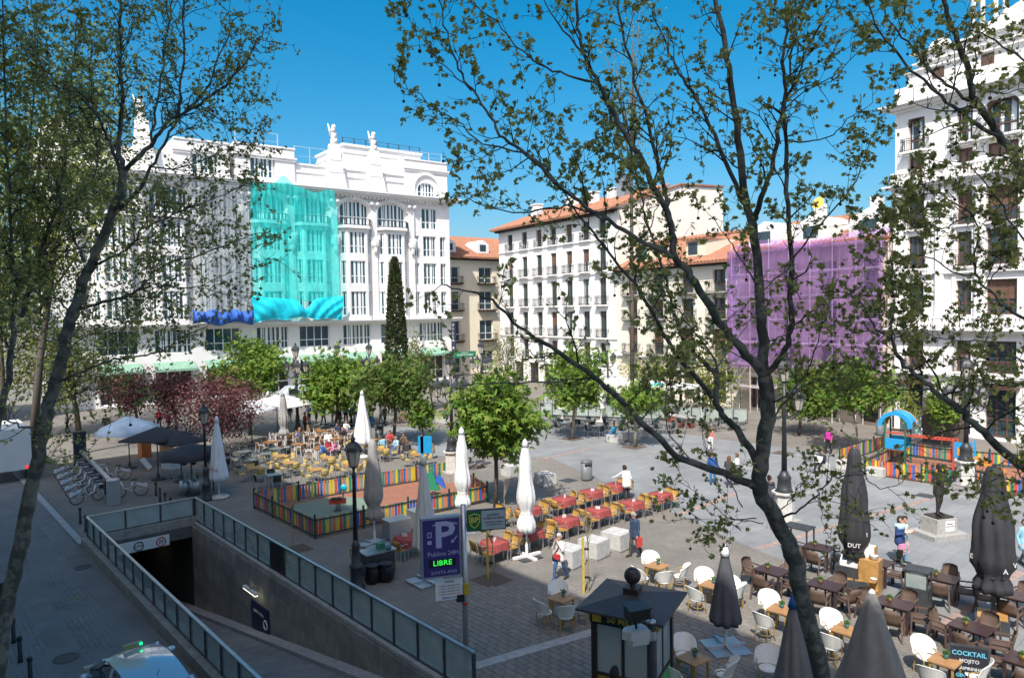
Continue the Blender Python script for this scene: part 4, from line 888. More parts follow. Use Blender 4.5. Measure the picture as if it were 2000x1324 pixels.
T.limb([(1533, 200, 9.4), (1545, 130, 9.5), (1553, 60, 9.6), (1556, -10, 9.7)], .024, .01, dens=.9)
T.limb([(1536, 196, 9.4), (1575, 170, 9.3), (1630, 150, 9.2), (1680, 95, 9.1), (1700, 88, 9.1)], .014, .004, dens=.9)
T.limb([(1540, 275, 9.4), (1590, 276, 9.3), (1625, 262, 9.2), (1665, 225, 9.1), (1705, 200, 9.1)], .016, .005, dens=.8)
T.limb([(1495, 738, d0), (1520, 705, 9.3), (1543, 655, 9.2), (1545, 582, 9.2), (1543, 519, 9.2), (1538, 400, 9.2), (1535, 300, 9.3), (1532, 225, 9.4)], .055, .03, dens=.55, start=.3)
T.limb([(1545, 515, 9.2), (1570, 477, 9.1), (1610, 430, 9.0), (1660, 370, 8.9), (1690, 310, 8.9), (1700, 270, 8.9)], .02, .006, dens=.9)
T.limb([(1543, 645, 9.2), (1580, 610, 9.1), (1630, 585, 9.0), (1690, 560, 8.9)], .016, .005, dens=.9)
T.limb([(1543, 520, 9.2), (1500, 560, 9.0), (1450, 600, 8.9), (1400, 640, 8.8)], .016, .005, dens=.7)
T.limb([(1484, 560, 9.6), (1440, 500, 9.5), (1420, 460, 9.4), (1385, 420, 9.3)], .018, .006, dens=.8)
T.limb([(1502, 790, d0), (1540, 770, 9.1), (1580, 720, 9.0), (1600, 650, 8.9), (1620, 600, 8.9)], .02, .006, dens=1.1)
T.limb([(1500, 830, d0), (1530, 790, 9.3), (1560, 760, 9.2), (1605, 740, 9.1), (1650, 735, 9.1), (1690, 700, 9.0)], .018, .005, dens=1.1)
T.limb([(1525, 1012, 9.45), (1556, 1000, 9.2), (1588, 973, 9.0), (1611, 946, 8.9), (1636, 930, 8.8), (1685, 928, 8.7), (1700, 945, 8.6), (1745, 950, 8.5), (1775, 925, 8.5)], .02, .005, dens=.75)
T.limb([(1520, 1000, 9.45), (1536, 985, 9.2), (1560, 950, 9.1), (1590, 920, 9.0)], .012, .004, dens=.9)
T.limb([(1477, 1012, 9.45), (1427, 1012, 9.2), (1391, 987, 9.0), (1357, 960, 8.9), (1332, 932, 8.8)], .011, .003, dens=.7)
T.limb([(1490, 1022, 9.45), (1440, 1015, 9.2), (1390, 1025, 9.0), (1364, 1048, 8.9)], .010, .003, dens=.8)
T.limb([(1450, 990, 9.4), (1420, 930, 9.2), (1385, 890, 9.0), (1372, 840, 8.9)], .012, .004, dens=.8)
T.limb([(1357, 905, 8.8), (1310, 850, 8.7), (1300, 790, 8.7), (1310, 730, 8.7)], .012, .004, dens=.8)
T.limb([(1600, 960, 9), (1604, 1000, 9), (1608, 1040, 9)], .008, .003, dens=1.2)
T.fill(15, (1200, 430, 1720, 860), dens=.8); T.fill(5, (1200, 0, 1720, 420), dens=.8); T.fill(3, (860, 150, 1180, 460), dens=.8)
T.finish(LM_plane, (4.75, 9.9, 0))
# ---- plane tree off to the right, its limbs reach into the frame
T = PlaneTree('plane_tree', 'plane tree at the right edge whose limbs reach across the corner building', 33)
T.limb3([Vector((8.6, 9.0, 0)), Vector((8.5, 9.0, 3)), Vector((8.2, 8.9, 6)), Vector((8.0, 8.9, 8.2))], .17, .13, False)
T.limb3([Vector((8.05, 8.9, 7.6)), D(2120, 1000, 8.9), D(2000, 915, 8.8), D(1959, 882, 8.7), D(1921, 843, 8.6), D(1882, 807, 8.6), D(1849, 779, 8.5), D(1816, 755, 8.4), D(1776, 722, 8.4), D(1751, 688, 8.4), D(1738, 656, 8.4), D(1710, 643, 8.3), D(1688, 602, 8.3), D(1650, 560, 8.3)], .09, .007, dens=.8, start=.5)
T.limb([(1740, 660, 8.4), (1747, 602, 8.4), (1743, 540, 8.5), (1735, 480, 8.5)], .016, .005, dens=1.0)
T.limb([(1845, 770, 8.5), (1805, 700, 8.6), (1776, 665, 8.7), (1757, 634, 8.7), (1700, 590, 8.7)], .018, .005, dens=.9)
T.limb3([Vector((8.0, 8.9, 8.1)), Vector((7.6, 8.8, 9.8)), D(2060, 420, 8.8), D(2000, 341, 8.8), D(1972, 290, 8.8), D(1948, 266, 8.8), D(1924, 220, 8.8), D(1900, 187, 8.8), D(1891, 136, 8.8), D(1872, 82, 8.8), D(1851, 30, 8.8), D(1836, -20, 8.8)], .09, .03, dens=.5, start=.5)
T.limb([(1954, 272, 8.8), (1906, 242, 8.7), (1857, 205, 8.6), (1821, 172, 8.5), (1782, 139, 8.5), (1740, 91, 8.4), (1709, 48, 8.4), (1683, -10, 8.4)], .035, .01, dens=.75)
T.limb([(1906, 202, 8.8), (1851, 169, 8.9), (1809, 127, 9), (1773, 82, 9), (1740, 45, 9), (1712, -10, 9)], .028, .01, dens=.7)
T.limb3([D(2060, 640, 8.8), D(2000, 621, 8.8), D(1960, 599, 8.7), D(1935, 570, 8.6), D(1903, 532, 8.6), D(1910, 459, 8.6), D(1894, 415, 8.6), D(1850, 390, 8.5), D(1800, 360, 8.5)], .03, .008, dens=1.0)
T.limb([(1910, 540, 8.6), (1860, 530, 8.5), (1810, 500, 8.4), (1770, 500, 8.4), (1735, 520, 8.4)], .016, .005, dens=1.15)
T.limb([(1905, 420, 8.6), (1850, 440, 8.5), (1800, 460, 8.5), (1775, 420, 8.4)], .014, .005, dens=1.1)
T.limb3([D(2060, 760, 8.8), D(1990, 700, 8.6), D(1930, 670, 8.5), D(1860, 665, 8.4), D(1800, 650, 8.4)], .018, .005, dens=1.1)
T.limb3([D(2060, 520, 8.8), D(1985, 450, 8.6), D(1930, 360, 8.5), D(1880, 320, 8.4), D(1830, 315, 8.4)], .018, .005, dens=1.0)
T.limb3([D(2080, 1020, 8.8), D(2000, 930, 8.4), D(1960, 900, 8.3), D(1925, 930, 8.2), D(1905, 970, 8.2)], .014, .004, dens=1.1)
T.limb3([D(2080, 900, 8.8), D(1985, 820, 8.5), D(1930, 760, 8.4), D(1900, 700, 8.3)], .018, .005, dens=1.1)
T.limb3([D(2050, 150, 8.8), D(1960, 90, 8.6), D(1900, 60, 8.5), D(1850, 90, 8.4), D(1800, 95, 8.4)], .018, .005, dens=.8)
T.fill(11, (1640, 330, 2000, 800), dens=.9); T.fill(2, (1700, 0, 2000, 330))
T.finish(LM_plane, (8.6, 9.0, 0), single=150, ballmax=110)
# ---- plane tree on the left
ls = (.027, .046)
T = PlaneTree('plane_tree', 'dense leafy plane tree with slender leaning trunk in the left foreground', 44)
dl = 10.2
T.limb3([Vector((-7.9, 9.9, 0)), Vector((-7.75, 10, 2.5)), D(0, 1277, 10.1), D(12, 1191, dl), D(33, 1100, dl), D(49, 1010, dl), D(70, 916, dl), D(86, 833, dl), D(99, 780, dl), D(120, 701, dl), D(136, 628, dl), D(152, 584, dl), D(165, 540, dl), D(181, 511, dl), D(197, 470, dl), D(228, 400, dl), D(241, 330, dl)], .155, .07, False)
T.limb([(241, 330, dl), (233, 290, dl), (235, 222, dl), (240, 190, dl), (235, 127, dl), (236, 40, dl), (236, -30, dl)], .05, .018, dens=1.62, lsize=ls)
T.limb([(247, 330, dl), (286, 295, 10), (311, 260, 9.9), (346, 228, 9.8), (381, 209, 9.8), (428, 178, 9.7), (476, 127, 9.6), (507, 79, 9.6), (515, 50, 9.6)], .045, .008, dens=1.62, start=.25, lsize=ls)
T.limb([(346, 224, 9.8), (352, 178, 9.8), (358, 95, 9.8), (358, -10, 9.8)], .028, .012, dens=1.76, lsize=ls)
T.limb([(290, 290, 10), (305, 222, 10.2), (317, 127, 10.3), (330, 32, 10.4), (334, -20, 10.4)], .028, .012, dens=1.76, lsize=ls)
T.limb([(232, 410, dl), (276, 368, 10.1), (295, 327, 10.1), (320, 279, 10), (346, 235, 9.9), (395, 180, 9.9), (430, 110, 9.8), (455, 40, 9.8)], .038, .010, dens=1.49, start=.4, lsize=ls)
T.limb([(236, 340, dl), (216, 285, 10.3), (203, 254, 10.4), (184, 216, 10.5), (152, 190, 10.6), (127, 171, 10.6), (95, 146, 10.7), (60, 90, 10.8)], .034, .01, dens=2.16, lsize=ls)
T.limb([(187, 517, dl), (228, 498, 10.1), (263, 473, 10), (279, 448, 10), (325, 425, 9.9), (380, 400, 9.8), (440, 380, 9.8), (480, 360, 9.8)], .026, .007, dens=1.76, lsize=ls)
T.limb([(155, 602, dl), (203, 590, 10), (247, 578, 9.9), (286, 552, 9.8), (317, 520, 9.7), (396, 495, 9.6), (460, 470, 9.5), (510, 455, 9.5)], .032, .007, dens=1.69, start=.25, lsize=ls)
T.limb([(165, 511, dl), (152, 479, 10.3), (136, 448, 10.4), (120, 406, 10.4), (95, 350, 10.5), (85, 290, 10.5)], .028, .01, dens=2.16, lsize=ls)
T.limb([(136, 622, dl), (120, 590, 10), (86, 581, 9.9), (63, 562, 9.8), (20, 530, 9.8)], .022, .007, dens=2.16, lsize=ls)
T.limb([(110, 745, dl), (136, 738, 10), (190, 711, 9.9), (235, 701, 9.8), (286, 692, 9.7), (330, 679, 9.7), (346, 663, 9.6), (400, 640, 9.6)], .026, .007, dens=1.49, start=.2, lsize=ls)
T.limb([(85, 840, dl), (41, 833, 10), (0, 813, 9.9), (-40, 800, 9.8)], .026, .008, dens=1.35, lsize=ls)
T.limb([(286, 552, 9.8), (330, 560, 9.6), (380, 560, 9.5), (430, 540, 9.4), (470, 520, 9.4)], .014, .004, dens=1.89, lsize=ls)
T.limb([(228, 400, dl), (300, 420, 10), (360, 430, 9.9), (410, 460, 9.8)], .016, .005, dens=2.03, lsize=ls)
T.limb([(295, 327, 10.1), (350, 330, 9.9), (400, 310, 9.8), (450, 290, 9.7), (490, 255, 9.7)], .014, .004, dens=1.76, lsize=ls)
T.limb([(381, 209, 9.8), (420, 240, 9.7), (460, 235, 9.6), (485, 200, 9.6)], .010, .004, dens=1.35, lsize=ls)
T.limb([(120, 700, dl), (160, 660, 10.3), (220, 640, 10.4), (280, 620, 10.4)], .014, .005, dens=2.16, lsize=ls)
T.limb([(98, 790, dl), (150, 770, 10), (210, 760, 9.9), (250, 790, 9.8)], .013, .004, dens=1.76, lsize=ls)
T.limb([(70, 916, dl), (90, 900, 10), (115, 870, 9.9), (150, 850, 9.9)], .010, .004, dens=1.22, lsize=ls)
for seed_, pts in enumerate([[(25, 640), (28, 560), (22, 450), (15, 300), (8, 100), (5, -20)], [(40, 620), (65, 550), (85, 480), (110, 400), (130, 300), (140, 180), (150, 40)], [(30, 700), (0, 640), (-30, 600)], [(60, 560), (40, 400), (60, 260), (70, 120), (60, -10)], [(100, 420), (160, 380), (190, 320), (175, 200), (180, 80)]]):
    T.limb([(x, y, 11.2+.3*seed_) for x, y in pts], .05 if seed_ < 2 else .025, .01, dens=1.8, start=.05, lsize=(.036, .06))
T.limb3([Vector((-7.8, 10.0, 3.5)), D(-30, 1000, 10.8), D(-10, 850, 11), D(15, 740, 11.1), D(27, 640, 11.2)], .09, .05, False)
for k_, (x_, y_) in enumerate([(60, 620), (110, 560), (40, 460), (140, 440), (70, 330), (170, 280), (30, 220), (120, 180), (190, 120), (60, 90), (150, 640), (220, 560), (20, 700), (90, 690), (200, 660), (250, 480), (110, 30), (210, 380)]):
    a_ = T.r.uniform(0, 6.28); T.limb([(x_, y_, 11.0+.12*k_), (x_+60*math.cos(a_), y_-40-30*math.sin(a_), 11.2+.12*k_), (x_+110*math.cos(a_+.4), y_-95, 11.3+.12*k_)], .012, .005, dens=1.7, start=0, lsize=(.034, .056))
T.finish(LM_plane, (-7.9, 9.9, 0))
# ---------------------------------------------------------------- trees of the square
def crown_tree(name, label, base, cz_, rad3, n, lsize, mats, tm='palm', tr=.11, clumps=34, seed=1, group=None, lean=0.0, droop=.35, limbs=10, trunk=None):
    rng = np.random.default_rng(seed); t = thing(name, label, 'tree', base, 0, group)
    C = rng.normal(0, 1, (clumps, 3)); C /= np.linalg.norm(C, axis=1)[:, None]; C *= (rng.random(clumps)**.45*rng.uniform(.7, 1.12, clumps))[:, None]*.88; C = C*np.array(rad3)+np.array([lean, 0, cz_])
    C[:, 2] = np.maximum(C[:, 2], cz_-rad3[2]*.75)
    w_ = rng.integers(0, clumps, n); sg = np.array(rad3)*.20*(.7+.6*rng.random(clumps))[:, None]
    P_ = C[w_]+rng.normal(0, 1, (n, 3))*sg[w_]
    dirs = P_-np.array([lean*.5, 0, cz_]); dirs /= np.linalg.norm(dirs, axis=1)[:, None]+1e-9
    obj('crown', leaf_mesh('crown', P_, dirs, rng.uniform(*lsize, n), mats, rng, tm, droop), t)
    b = MB(); top = Vector((lean, 0, cz_-rad3[2]*.1)); b.tube([(0, 0, -.05), (lean*.3+.04, .02, cz_*.35), tuple(top.lerp(Vector((0, 0, 0)), .25)), tuple(top)], [tr*1.2, tr, tr*.8, tr*.35], 8); b.build('trunk', trunk or M_trunk, t, True)
    for i in range(min(limbs, clumps)):
        c = Vector(C[i]); a = Vector((lean*.35, 0, max(cz_-rad3[2]*.9, cz_*.45)+rng.random()*rad3[2]*.5)); b = MB(); b.tube([a, a.lerp(c, .5)+Vector((0, 0, .1)), c], [tr*.45, tr*.28, tr*.1], 5); b.build('limb', trunk or M_trunk, t, True)
    return t
LG = [leafmat('chestnut_leaf', (.06, .13, .02), (.11, .21, .032)), leafmat('chestnut_leaf_light', (.13, .25, .03), (.20, .33, .05)), leafmat('chestnut_leaf_yellow', (.17, .24, .035), (.25, .32, .055))]
LY = [leafmat('yellowgreen_leaf', (.17, .21, .03), (.26, .29, .045)), leafmat('yellowgreen_leaf_dark', (.11, .15, .025), (.17, .2, .035))]
LO = [leafmat('olive_leaf', (.10, .13, .035), (.16, .19, .05)), leafmat('olive_leaf_light', (.15, .18, .05), (.22, .24, .07))]
LR = [leafmat('plum_leaf', (.075, .022, .028), (.13, .04, .045)), leafmat('plum_leaf_pale', (.15, .07, .065), (.22, .10, .09))]
LC = [leafmat('cypress_leaf', (.035, .05, .018), (.06, .08, .028), .1)]
M_pale = mat('pale_bark', (.30, .26, .20), .9, var=.25, scale=9)
def gtree(px, py): p = G(px, py); return (p.x, p.y, 0)
def ct(name, label, px, py, ccx, ccy, rw, rh, n, ls_, mats, **k):
    """crown centre and half sizes given in photo pixels"""
    b_ = G(px, py); d = b_.y; c = D(ccx, ccy, d); crown_tree(name, label, (b_.x, b_.y, 0), c.z, (rw*d/FPX, rw*d/FPX, rh*d/FPX), n, ls_, mats, lean=c.x-b_.x, **k)
ct('chestnut_tree', 'bright green chestnut tree nearest the white parasols in the middle of the square', 968, 990, 968, 818, 88, 84, 4300, (.20, .34), LG, seed=3, clumps=46, tr=.1)
ct('chestnut_tree', 'green chestnut tree behind the white canopy on the left', 488, 850, 487, 722, 74, 56, 3300, (.24, .38), LG, seed=4)
ct('chestnut_tree', 'broad green chestnut tree left of the white closed parasol by the hotel', 655, 840, 662, 742, 80, 62, 3700, (.24, .4), LG, seed=5, clumps=44)
ct('chestnut_tree', 'dull green tree with grey trunk in front of the cypress', 768, 868, 775, 752, 72, 58, 3400, (.2, .36), [LG[0], LO[0]], seed=6)
ct('small_tree', 'thin bare-topped young tree right of the cypress', 846, 800, 822, 690, 40, 62, 700, (.16, .26), LO, seed=7, tr=.07)
ct('small_tree', 'small bright green tree by the blue post', 826, 872, 824, 806, 34, 34, 900, (.16, .28), LG, seed=8, tr=.05, clumps=18)
ct('locust_tree', 'sparse yellow-green tree in front of the white house corner', 990, 795, 992, 706, 50, 58, 2600, (.13, .22), LO, seed=9, tm='leaf')
ct('chestnut_tree', 'green tree with pale trunk over the dark cafe chairs', 1118, 857, 1124, 735, 66, 58, 3000, (.2, .34), LG, seed=10, trunk=M_pale)
ct('small_tree', 'small light green tree behind the left limb of the near plane tree', 1240, 873, 1240, 778, 58, 34, 1700, (.18, .3), LG, seed=12, trunk=M_pale, tr=.09)
ct('locust_tree', 'yellow-green tree before the low cream house', 1255, 802, 1258, 742, 52, 58, 2600, (.16, .26), LY, seed=13, tm='leaf')
ct('locust_tree', 'larger yellow-green tree beneath the purple netting', 1388, 812, 1388, 745, 62, 62, 3200, (.16, .27), LY, seed=14, tm='leaf')
ct('chestnut_tree', 'green tree in front of the purple netting behind the near plane trunk', 1560, 850, 1570, 760, 60, 56, 2600, (.18, .3), [LG[0], LY[1]], seed=15)
ct('chestnut_tree', 'green and yellow tree with slim trunk left of the play tower', 1677, 884, 1660, 758, 84, 58, 3000, (.17, .28), [LG[0], LG[1], LY[1]], seed=16, tr=.07, trunk=M_pale)
ct('small_tree', 'small yellow tree against the door of the corner building', 1772, 868, 1774, 790, 22, 40, 900, (.12, .2), LY, seed=17, tm='leaf', tr=.04, clumps=14)
ct('small_tree', 'small bright green tree beside the wooden board of the play tower', 1838, 880, 1842, 790, 34, 46, 1300, (.14, .24), LG, seed=18, tr=.05, clumps=18)
ct('plum_tree', 'large purple-leaved plum tree behind the left lamp post', 432, 885, 428, 792, 96, 66, 6000, (.14, .24), LR, seed=19, tm='leaf', clumps=50)
ct('plum_tree', 'dark purple plum tree behind the blue-white parasol', 268, 850, 262, 762, 66, 48, 3400, (.16, .26), LR, seed=20, tm='leaf')
ct('plum_tree', 'small purple plum tree between the left street trees', 345, 862, 338, 770, 46, 48, 2400, (.16, .26), LR, seed=22, tm='leaf')
ct('street_tree', 'tall sunlit yellow-green plane tree along the left street', 60, 905, 120, 330, 165, 330, 15000, (.16, .28), LY, seed=23, tm='leaf', clumps=120, tr=.22, limbs=26)
ct('street_tree', 'tall pale green plane tree at the left edge of the street', 8, 868, -10, 450, 120, 280, 8000, (.18, .3), LY, seed=26, tm='leaf', clumps=80, tr=.2, limbs=20)
ct('street_tree', 'dark leafy tree at the far end of the left street', 155, 850, 130, 700, 120, 100, 5000, (.2, .34), LO, seed=24, tm='leaf', tr=.2)
ct('street_tree', 'yellow-green tree crown showing behind the top of the near plane tree', 1235, 835, 1232, 150, 70, 260, 1100, (.14, .24), LY, seed=25, tm='leaf', clumps=40, tr=.16, limbs=12)
# cypress
p = G(778, 822); rng = np.random.default_rng(30); t = thing('cypress_tree', 'tall narrow dark cypress in front of the white hotel', 'tree', p)
n = 7000; zt = D(775, 506, p.y).z; u = rng.random(n)**.8; zz_ = .8+u*(zt-.8); rr_ = 1.22*np.sqrt(np.clip(1-u, 0, 1))*(.75+.25*np.minimum(1, u*6))*(.8+.25*rng.random(n))+.04; a = rng.random(n)*6.283
P_ = np.stack([rr_*np.cos(a)*.92, rr_*np.sin(a)*.92, zz_], 1); dd = np.stack([np.cos(a)*.4, np.sin(a)*.4, np.ones(n)*1.4], 1)
obj('crown', leaf_mesh('crown', P_, dd, rng.uniform(.18, .34, n), LC, rng, 'leaf', 0), t)
MB().tube([(0, 0, 0), (0, 0, zt*.9)], [.16, .03], 7).build('trunk', M_trunk, t)
# saplings tied to stakes
def sapling(label, px, py, hgt, stake, seed):
    p = G(px, py); r_ = random.Random(seed); t = thing('sapling', label, 'sapling', p, 0, 'staked saplings along the ramp')
    b = MB(); b.tube([(0, 0, 0), (.02, .01, hgt*.5), (0, .02, hgt*.62)], [.022, .018, .015], 6); b.build('stem', mat('young_bark', (.30, .22, .13), .8), t)
    b = MB()
    for i in range(7):
        a = r_.uniform(0, 6.28); b.tube([(0, .02, hgt*(.5+.12*r_.random())), (.18*math.cos(a), .18*math.sin(a), hgt*.75), (.3*math.cos(a), .3*math.sin(a), hgt*r_.uniform(.85, 1.02))], [.01, .007, .003], 4)
    b.build('twigs', MATS['young_bark'], t)
    if stake:
        MB().cbox((-.16, -.02, .95), (.075, .075, 1.9)).build('stake', mat('yellow_stake', (.48, .36, .05), .7, var=.2, scale=6), t)
        for z in (.55, 1.5): MB().bar((-.2, -.02, z), (.04, 0, z), .05, .06).build('tie', M_black, t)
sapling('leafless sapling tied to a yellow stake beside the walking woman', 1149, 1158, 3.0, True, 1)
sapling('leafless sapling with yellow stake behind the parking sign', 962, 1128, 2.3, True, 2)
sapling('leafless thin sapling in a square pit beside the ramp railing', 572, 1068, 2.6, False, 3)
sapling('bare shrubby sapling under the green chestnut tree', 985, 1022, 2.0, False, 4)
# ================================================================ CAFE FURNITURE
M_wick = mat('yellow_wicker', (.40, .235, .055), .7, var=.25, scale=30, bump=.5, bscale=120)
M_wickb = mat('brown_wicker', (.20, .10, .045), .7, var=.25, scale=30, bump=.5, bscale=120)
M_rat = mat('brown_resin_rattan', (.115, .075, .055), .6, var=.15, scale=30, bump=.5, bscale=140)
M_bwhite = mat('white_rattan', (.80, .79, .74), .6, var=.05, scale=20, bump=.3, bscale=120)
M_bamboo = mat('bamboo_cane', (.36, .23, .06), .5, var=.25, scale=14)
M_dgreen = mat('dark_green_rattan', (.022, .04, .038), .6, var=.2, scale=20)
M_ywood = mat('honey_wood_top', (.42, .23, .075), .4, var=.25, scale=6)
M_bwood = mat('brown_wood_top', (.40, .21, .085), .4, var=.2, scale=6)
M_dktop = mat('dark_brown_top', (.055, .032, .03), .35, var=.15, scale=5)
M_cloth = mat('red_tablecloth', (.29, .055, .05), .8, var=.15, scale=5)
M_wframe = mat('white_chair_frame', (.78, .78, .76), .45)
def shell(b, w0, w1, z0, z1, y, bow, th, nx=6, nz=3, lean=.0):
    """curved backrest panel with thickness"""
    def f(off): return lambda u, v: ((u-.5)*(w0+(w1-w0)*v)*(1-.12*max(0, v-.75)*4*abs(u-.5)), y-bow*(1-(2*u-1)**2)-lean*v-off, z0+(z1-z0)*(v-(.1*max(0, v-.7)/.3*(2*u-1)**2)))
    o = len(b.v); b.grid(f(0), nx, nz); b.grid(f(th), nx, nz)
    k = (nx+1)*(nz+1); ring = [i*(nz+1) for i in range(nx+1)]+[nx*(nz+1)+j for j in range(1, nz+1)]+[i*(nz+1)+nz for i in range(nx-1, -1, -1)]+[j for j in range(nz-1, 0, -1)]
    for i in range(len(ring)): a, c = ring[i], ring[(i+1) % len(ring)]; b.f.append((o+a, o+c, o+c+k, o+a+k)); b.m.append(b.mi)
    return b
# every chair faces +Y (its back is at -Y); origin on the ground under the seat
def stack_chair(name, cat_label, group, seat_m, frame_m, arms=True):
    t = thing(name, cat_label, 'chair', group=group)
    MB().hexa([(-.21, -.2, .43), (.21, -.2, .43), (.23, .23, .44), (-.23, .23, .44), (-.21, -.2, .46), (.21, -.2, .46), (.23, .23, .475), (-.23, .23, .475)]).build('seat', seat_m, t)
    shell(MB(), .40, .44, .50, .86, -.17, .06, .02, lean=.07).build('backrest', seat_m, t, True)
    for sx in (-1, 1):
        MB().tube([(sx*.235, .22, .0), (sx*.235, .2, .45), (sx*.24, .16, .64)], .015, 6).build('leg', frame_m, t)
        MB().tube([(sx*.24, -.30, .0), (sx*.22, -.2, .45), (sx*.215, -.27, .84)], .015, 6).build('leg', frame_m, t)
        if arms: MB().tube([(sx*.24, .17, .645), (sx*.25, -.05, .67), (sx*.22, -.22, .66)], .017, 6).build('armrest', frame_m, t)
    return t
def bistro_chair():
    t = thing('bistro_chair', 'x', 'chair', group='white bistro chairs with cane legs')
    MB().lathe([(.02, .455), (.22, .455), (.225, .47), (.215, .485), (.02, .48)], 16).build('seat', M_bwhite, t, True)
    b = MB(); n = 12
    def f(off): 
        def g(u, v):
            a = rad(-90)+(u-.5)*rad(190); r_ = .25+.05*v+off; e_ = math.sqrt(max(0, 1-(2*u-1)**2)); return (r_*math.cos(a)*(1+.05*v), r_*math.sin(a)*(.85+.15*v)-.06*v, .50+.06*(1-e_)+(.40*e_+.02)*v)
        return g
    b.grid(f(0), n, 4); b.grid(f(.012), n, 4); b.build('backrest', M_bwhite, t, True)
    b = MB(); pts = [f(.006)(i/n, 1.0) for i in range(n+1)]; b.tube(pts, .014, 5); b.build('back_rim', M_bwhite, t)
    for sx, sy in ((-1, 1), (1, 1), (-1, -1), (1, -1)): MB().tube([(sx*.21, sy*.2-.0, 0), (sx*.175, sy*.165, .46)], .016, 6).build('leg', M_bamboo, t)
    for sx in (-1, 1): MB().tube([(sx*.19, .17, .44), (sx*.25, .14, .6), (sx*.27, .0, .67), (sx*.26, -.1, .64)], .014, 6).build('armrest', M_bamboo, t)
    MB().tube([(.17*math.cos(i*.7854), .16*math.sin(i*.7854), .22) for i in range(8)], .011, 5, closed=True).build('stretcher', M_bamboo, t)
    return t
def rattan_chair():
    t = thing('rattan_chair', 'x', 'chair', group='brown rattan armchairs')
    MB().hexa([(-.24, -.22, .41), (.24, -.22, .41), (.25, .25, .42), (-.25, .25, .42), (-.24, -.22, .455), (.24, -.22, .455), (.25, .25, .465), (-.25, .25, .465)]).build('seat', M_rat, t)
    shell(MB(), .46, .44, .44, .90, -.2, .05, .028, lean=.1).build('backrest', M_rat, t, True)
    for sx in (-1, 1):
        b = MB(); b.bar((sx*.255, .24, 0), (sx*.25, .22, .66), .045, .04); b.build('leg', M_rat, t)
        b = MB(); b.bar((sx*.26, -.34, 0), (sx*.235, -.21, .6), .045, .04); b.build('leg', M_rat, t)
        b = MB(); b.bar((sx*.255, .25, .665), (sx*.245, -.25, .68), .05, .035); b.build('armrest', M_rat, t)
    return t
def mk_table(name, group, top_m, leg_m, sx=.8, sy=.8, h_=.74, leg='four', lr=.024):
    t = thing(name, 'x', 'table', group=group)
    b = MB(); b.box(-sx/2, sx/2, -sy/2, sy/2, h_-.035, h_); b.build('tabletop', top_m, t)
    b = MB(); b.box(-sx/2+.05, sx/2-.05, -sy/2+.05, sy/2-.05, h_-.085, h_-.037); b.build('apron', leg_m, t)
    for x in (-1, 1):
        for y in (-1, 1): MB().bar((x*(sx/2-.06), y*(sy/2-.06), 0), (x*(sx/2-.06), y*(sy/2-.06), h_-.05), lr*2).build('leg', leg_m, t)
    return t
def mk_cloth():
    b = MB(); r_ = random.Random(2); n = 28; ring = []; hs_ = .43
    for i in range(n):
        a = 2*math.pi*i/n; c, s_ = math.cos(a), math.sin(a); k = hs_/max(abs(c), abs(s_)); ring.append((c*k, s_*k))
    V = [(0, 0, .757)]+[(x, y, .757) for x, y in ring]
    for j, (dz, ex) in enumerate(((.03, .012), (.17, .03), (.24, .045))):
        for i, (x, y) in enumerate(ring):
            cr = (abs(x*y)/(hs_*hs_)); l_ = math.hypot(x, y); w_ = .02*math.sin(i*2.1+j); V.append((x*(1+(ex+w_*(j > 0))/l_), y*(1+(ex+w_*(j > 0))/l_), .752-dz*(1+.45*cr*(j > 0))))
    F_ = [(0, 1+i, 1+(i+1) % n) for i in range(n)]
    for j in range(3):
        for i in range(n): a = 1+j*n+i; c = 1+j*n+(i+1) % n; F_.append((a, a+n, c+n, c))
    b.add(V, F_); o = b.build('tablecloth', M_cloth, None, True); tag(o, 'x', 'tablecloth', 'red tablecloths'); return o
def mk_napkin():
    t = thing('napkin_holder', 'x', 'napkin holder', group='napkin holders on the red tables')
    MB().box(-.07, .07, -.05, .05, 0, .012).build('base', M_alu, t); MB().box(-.06, .06, -.02, .02, .013, .11).build('napkins', M_white, t); MB().lathe([(.025, 0), (.028, .07), (.02, .1), (.02, .14)], 8, (.1, .03, 0)).build('cruet', M_white, t)
    return t
LH = [leafmat('herb_leaf', (.06, .14, .03), (.12, .22, .05), .2)]
def mk_pot(c):
    def f():
        t = thing('potted_plant', 'x', 'potted plant', group='small potted plants on the tables')
        MB().lathe([(.045, 0), (.06, .1), (.062, .11), (.05, .11), (.048, .09)], 12).build('pot', c, t, True)
        rng = np.random.default_rng(4); P_ = rng.normal(0, .035, (60, 3)); P_[:, 2] = np.abs(P_[:, 2])+.12; obj('leaves', leaf_mesh('leaves', P_, P_-np.array([0, 0, .1]), rng.uniform(.04, .07, 60), LH, rng, 'leaf', 0), t)
        return t
    return f
M_ypot = mat('yellow_pot', (.55, .36, .08), .6); M_tpot = mat('teal_pot', (.08, .32, .38), .5)
fr = random.Random(77)
def tab(px, py, z=.75): return G(px, py, z)
def ring_chairs(key, maker, ctr, rz, slots, desc, kind_words, dist=.62, jit=.05, scale=None):
    """slots: list of (side word, angle in degrees from table axis, sideways shift)"""
    for word, ang, sh in slots:
        a = rz+rad(ang); d = Vector((math.cos(a), math.sin(a), 0)); q = Vector((-d.y, d.x, 0))
        p = Vector((ctr.x, ctr.y, 0))+d*(dist+fr.uniform(-jit, jit))+q*(sh+fr.uniform(-jit, jit))
        place(key, maker, p, a+rad(90)+fr.gauss(0, .22), '%s %s %s' % (kind_words, word, desc), scale)
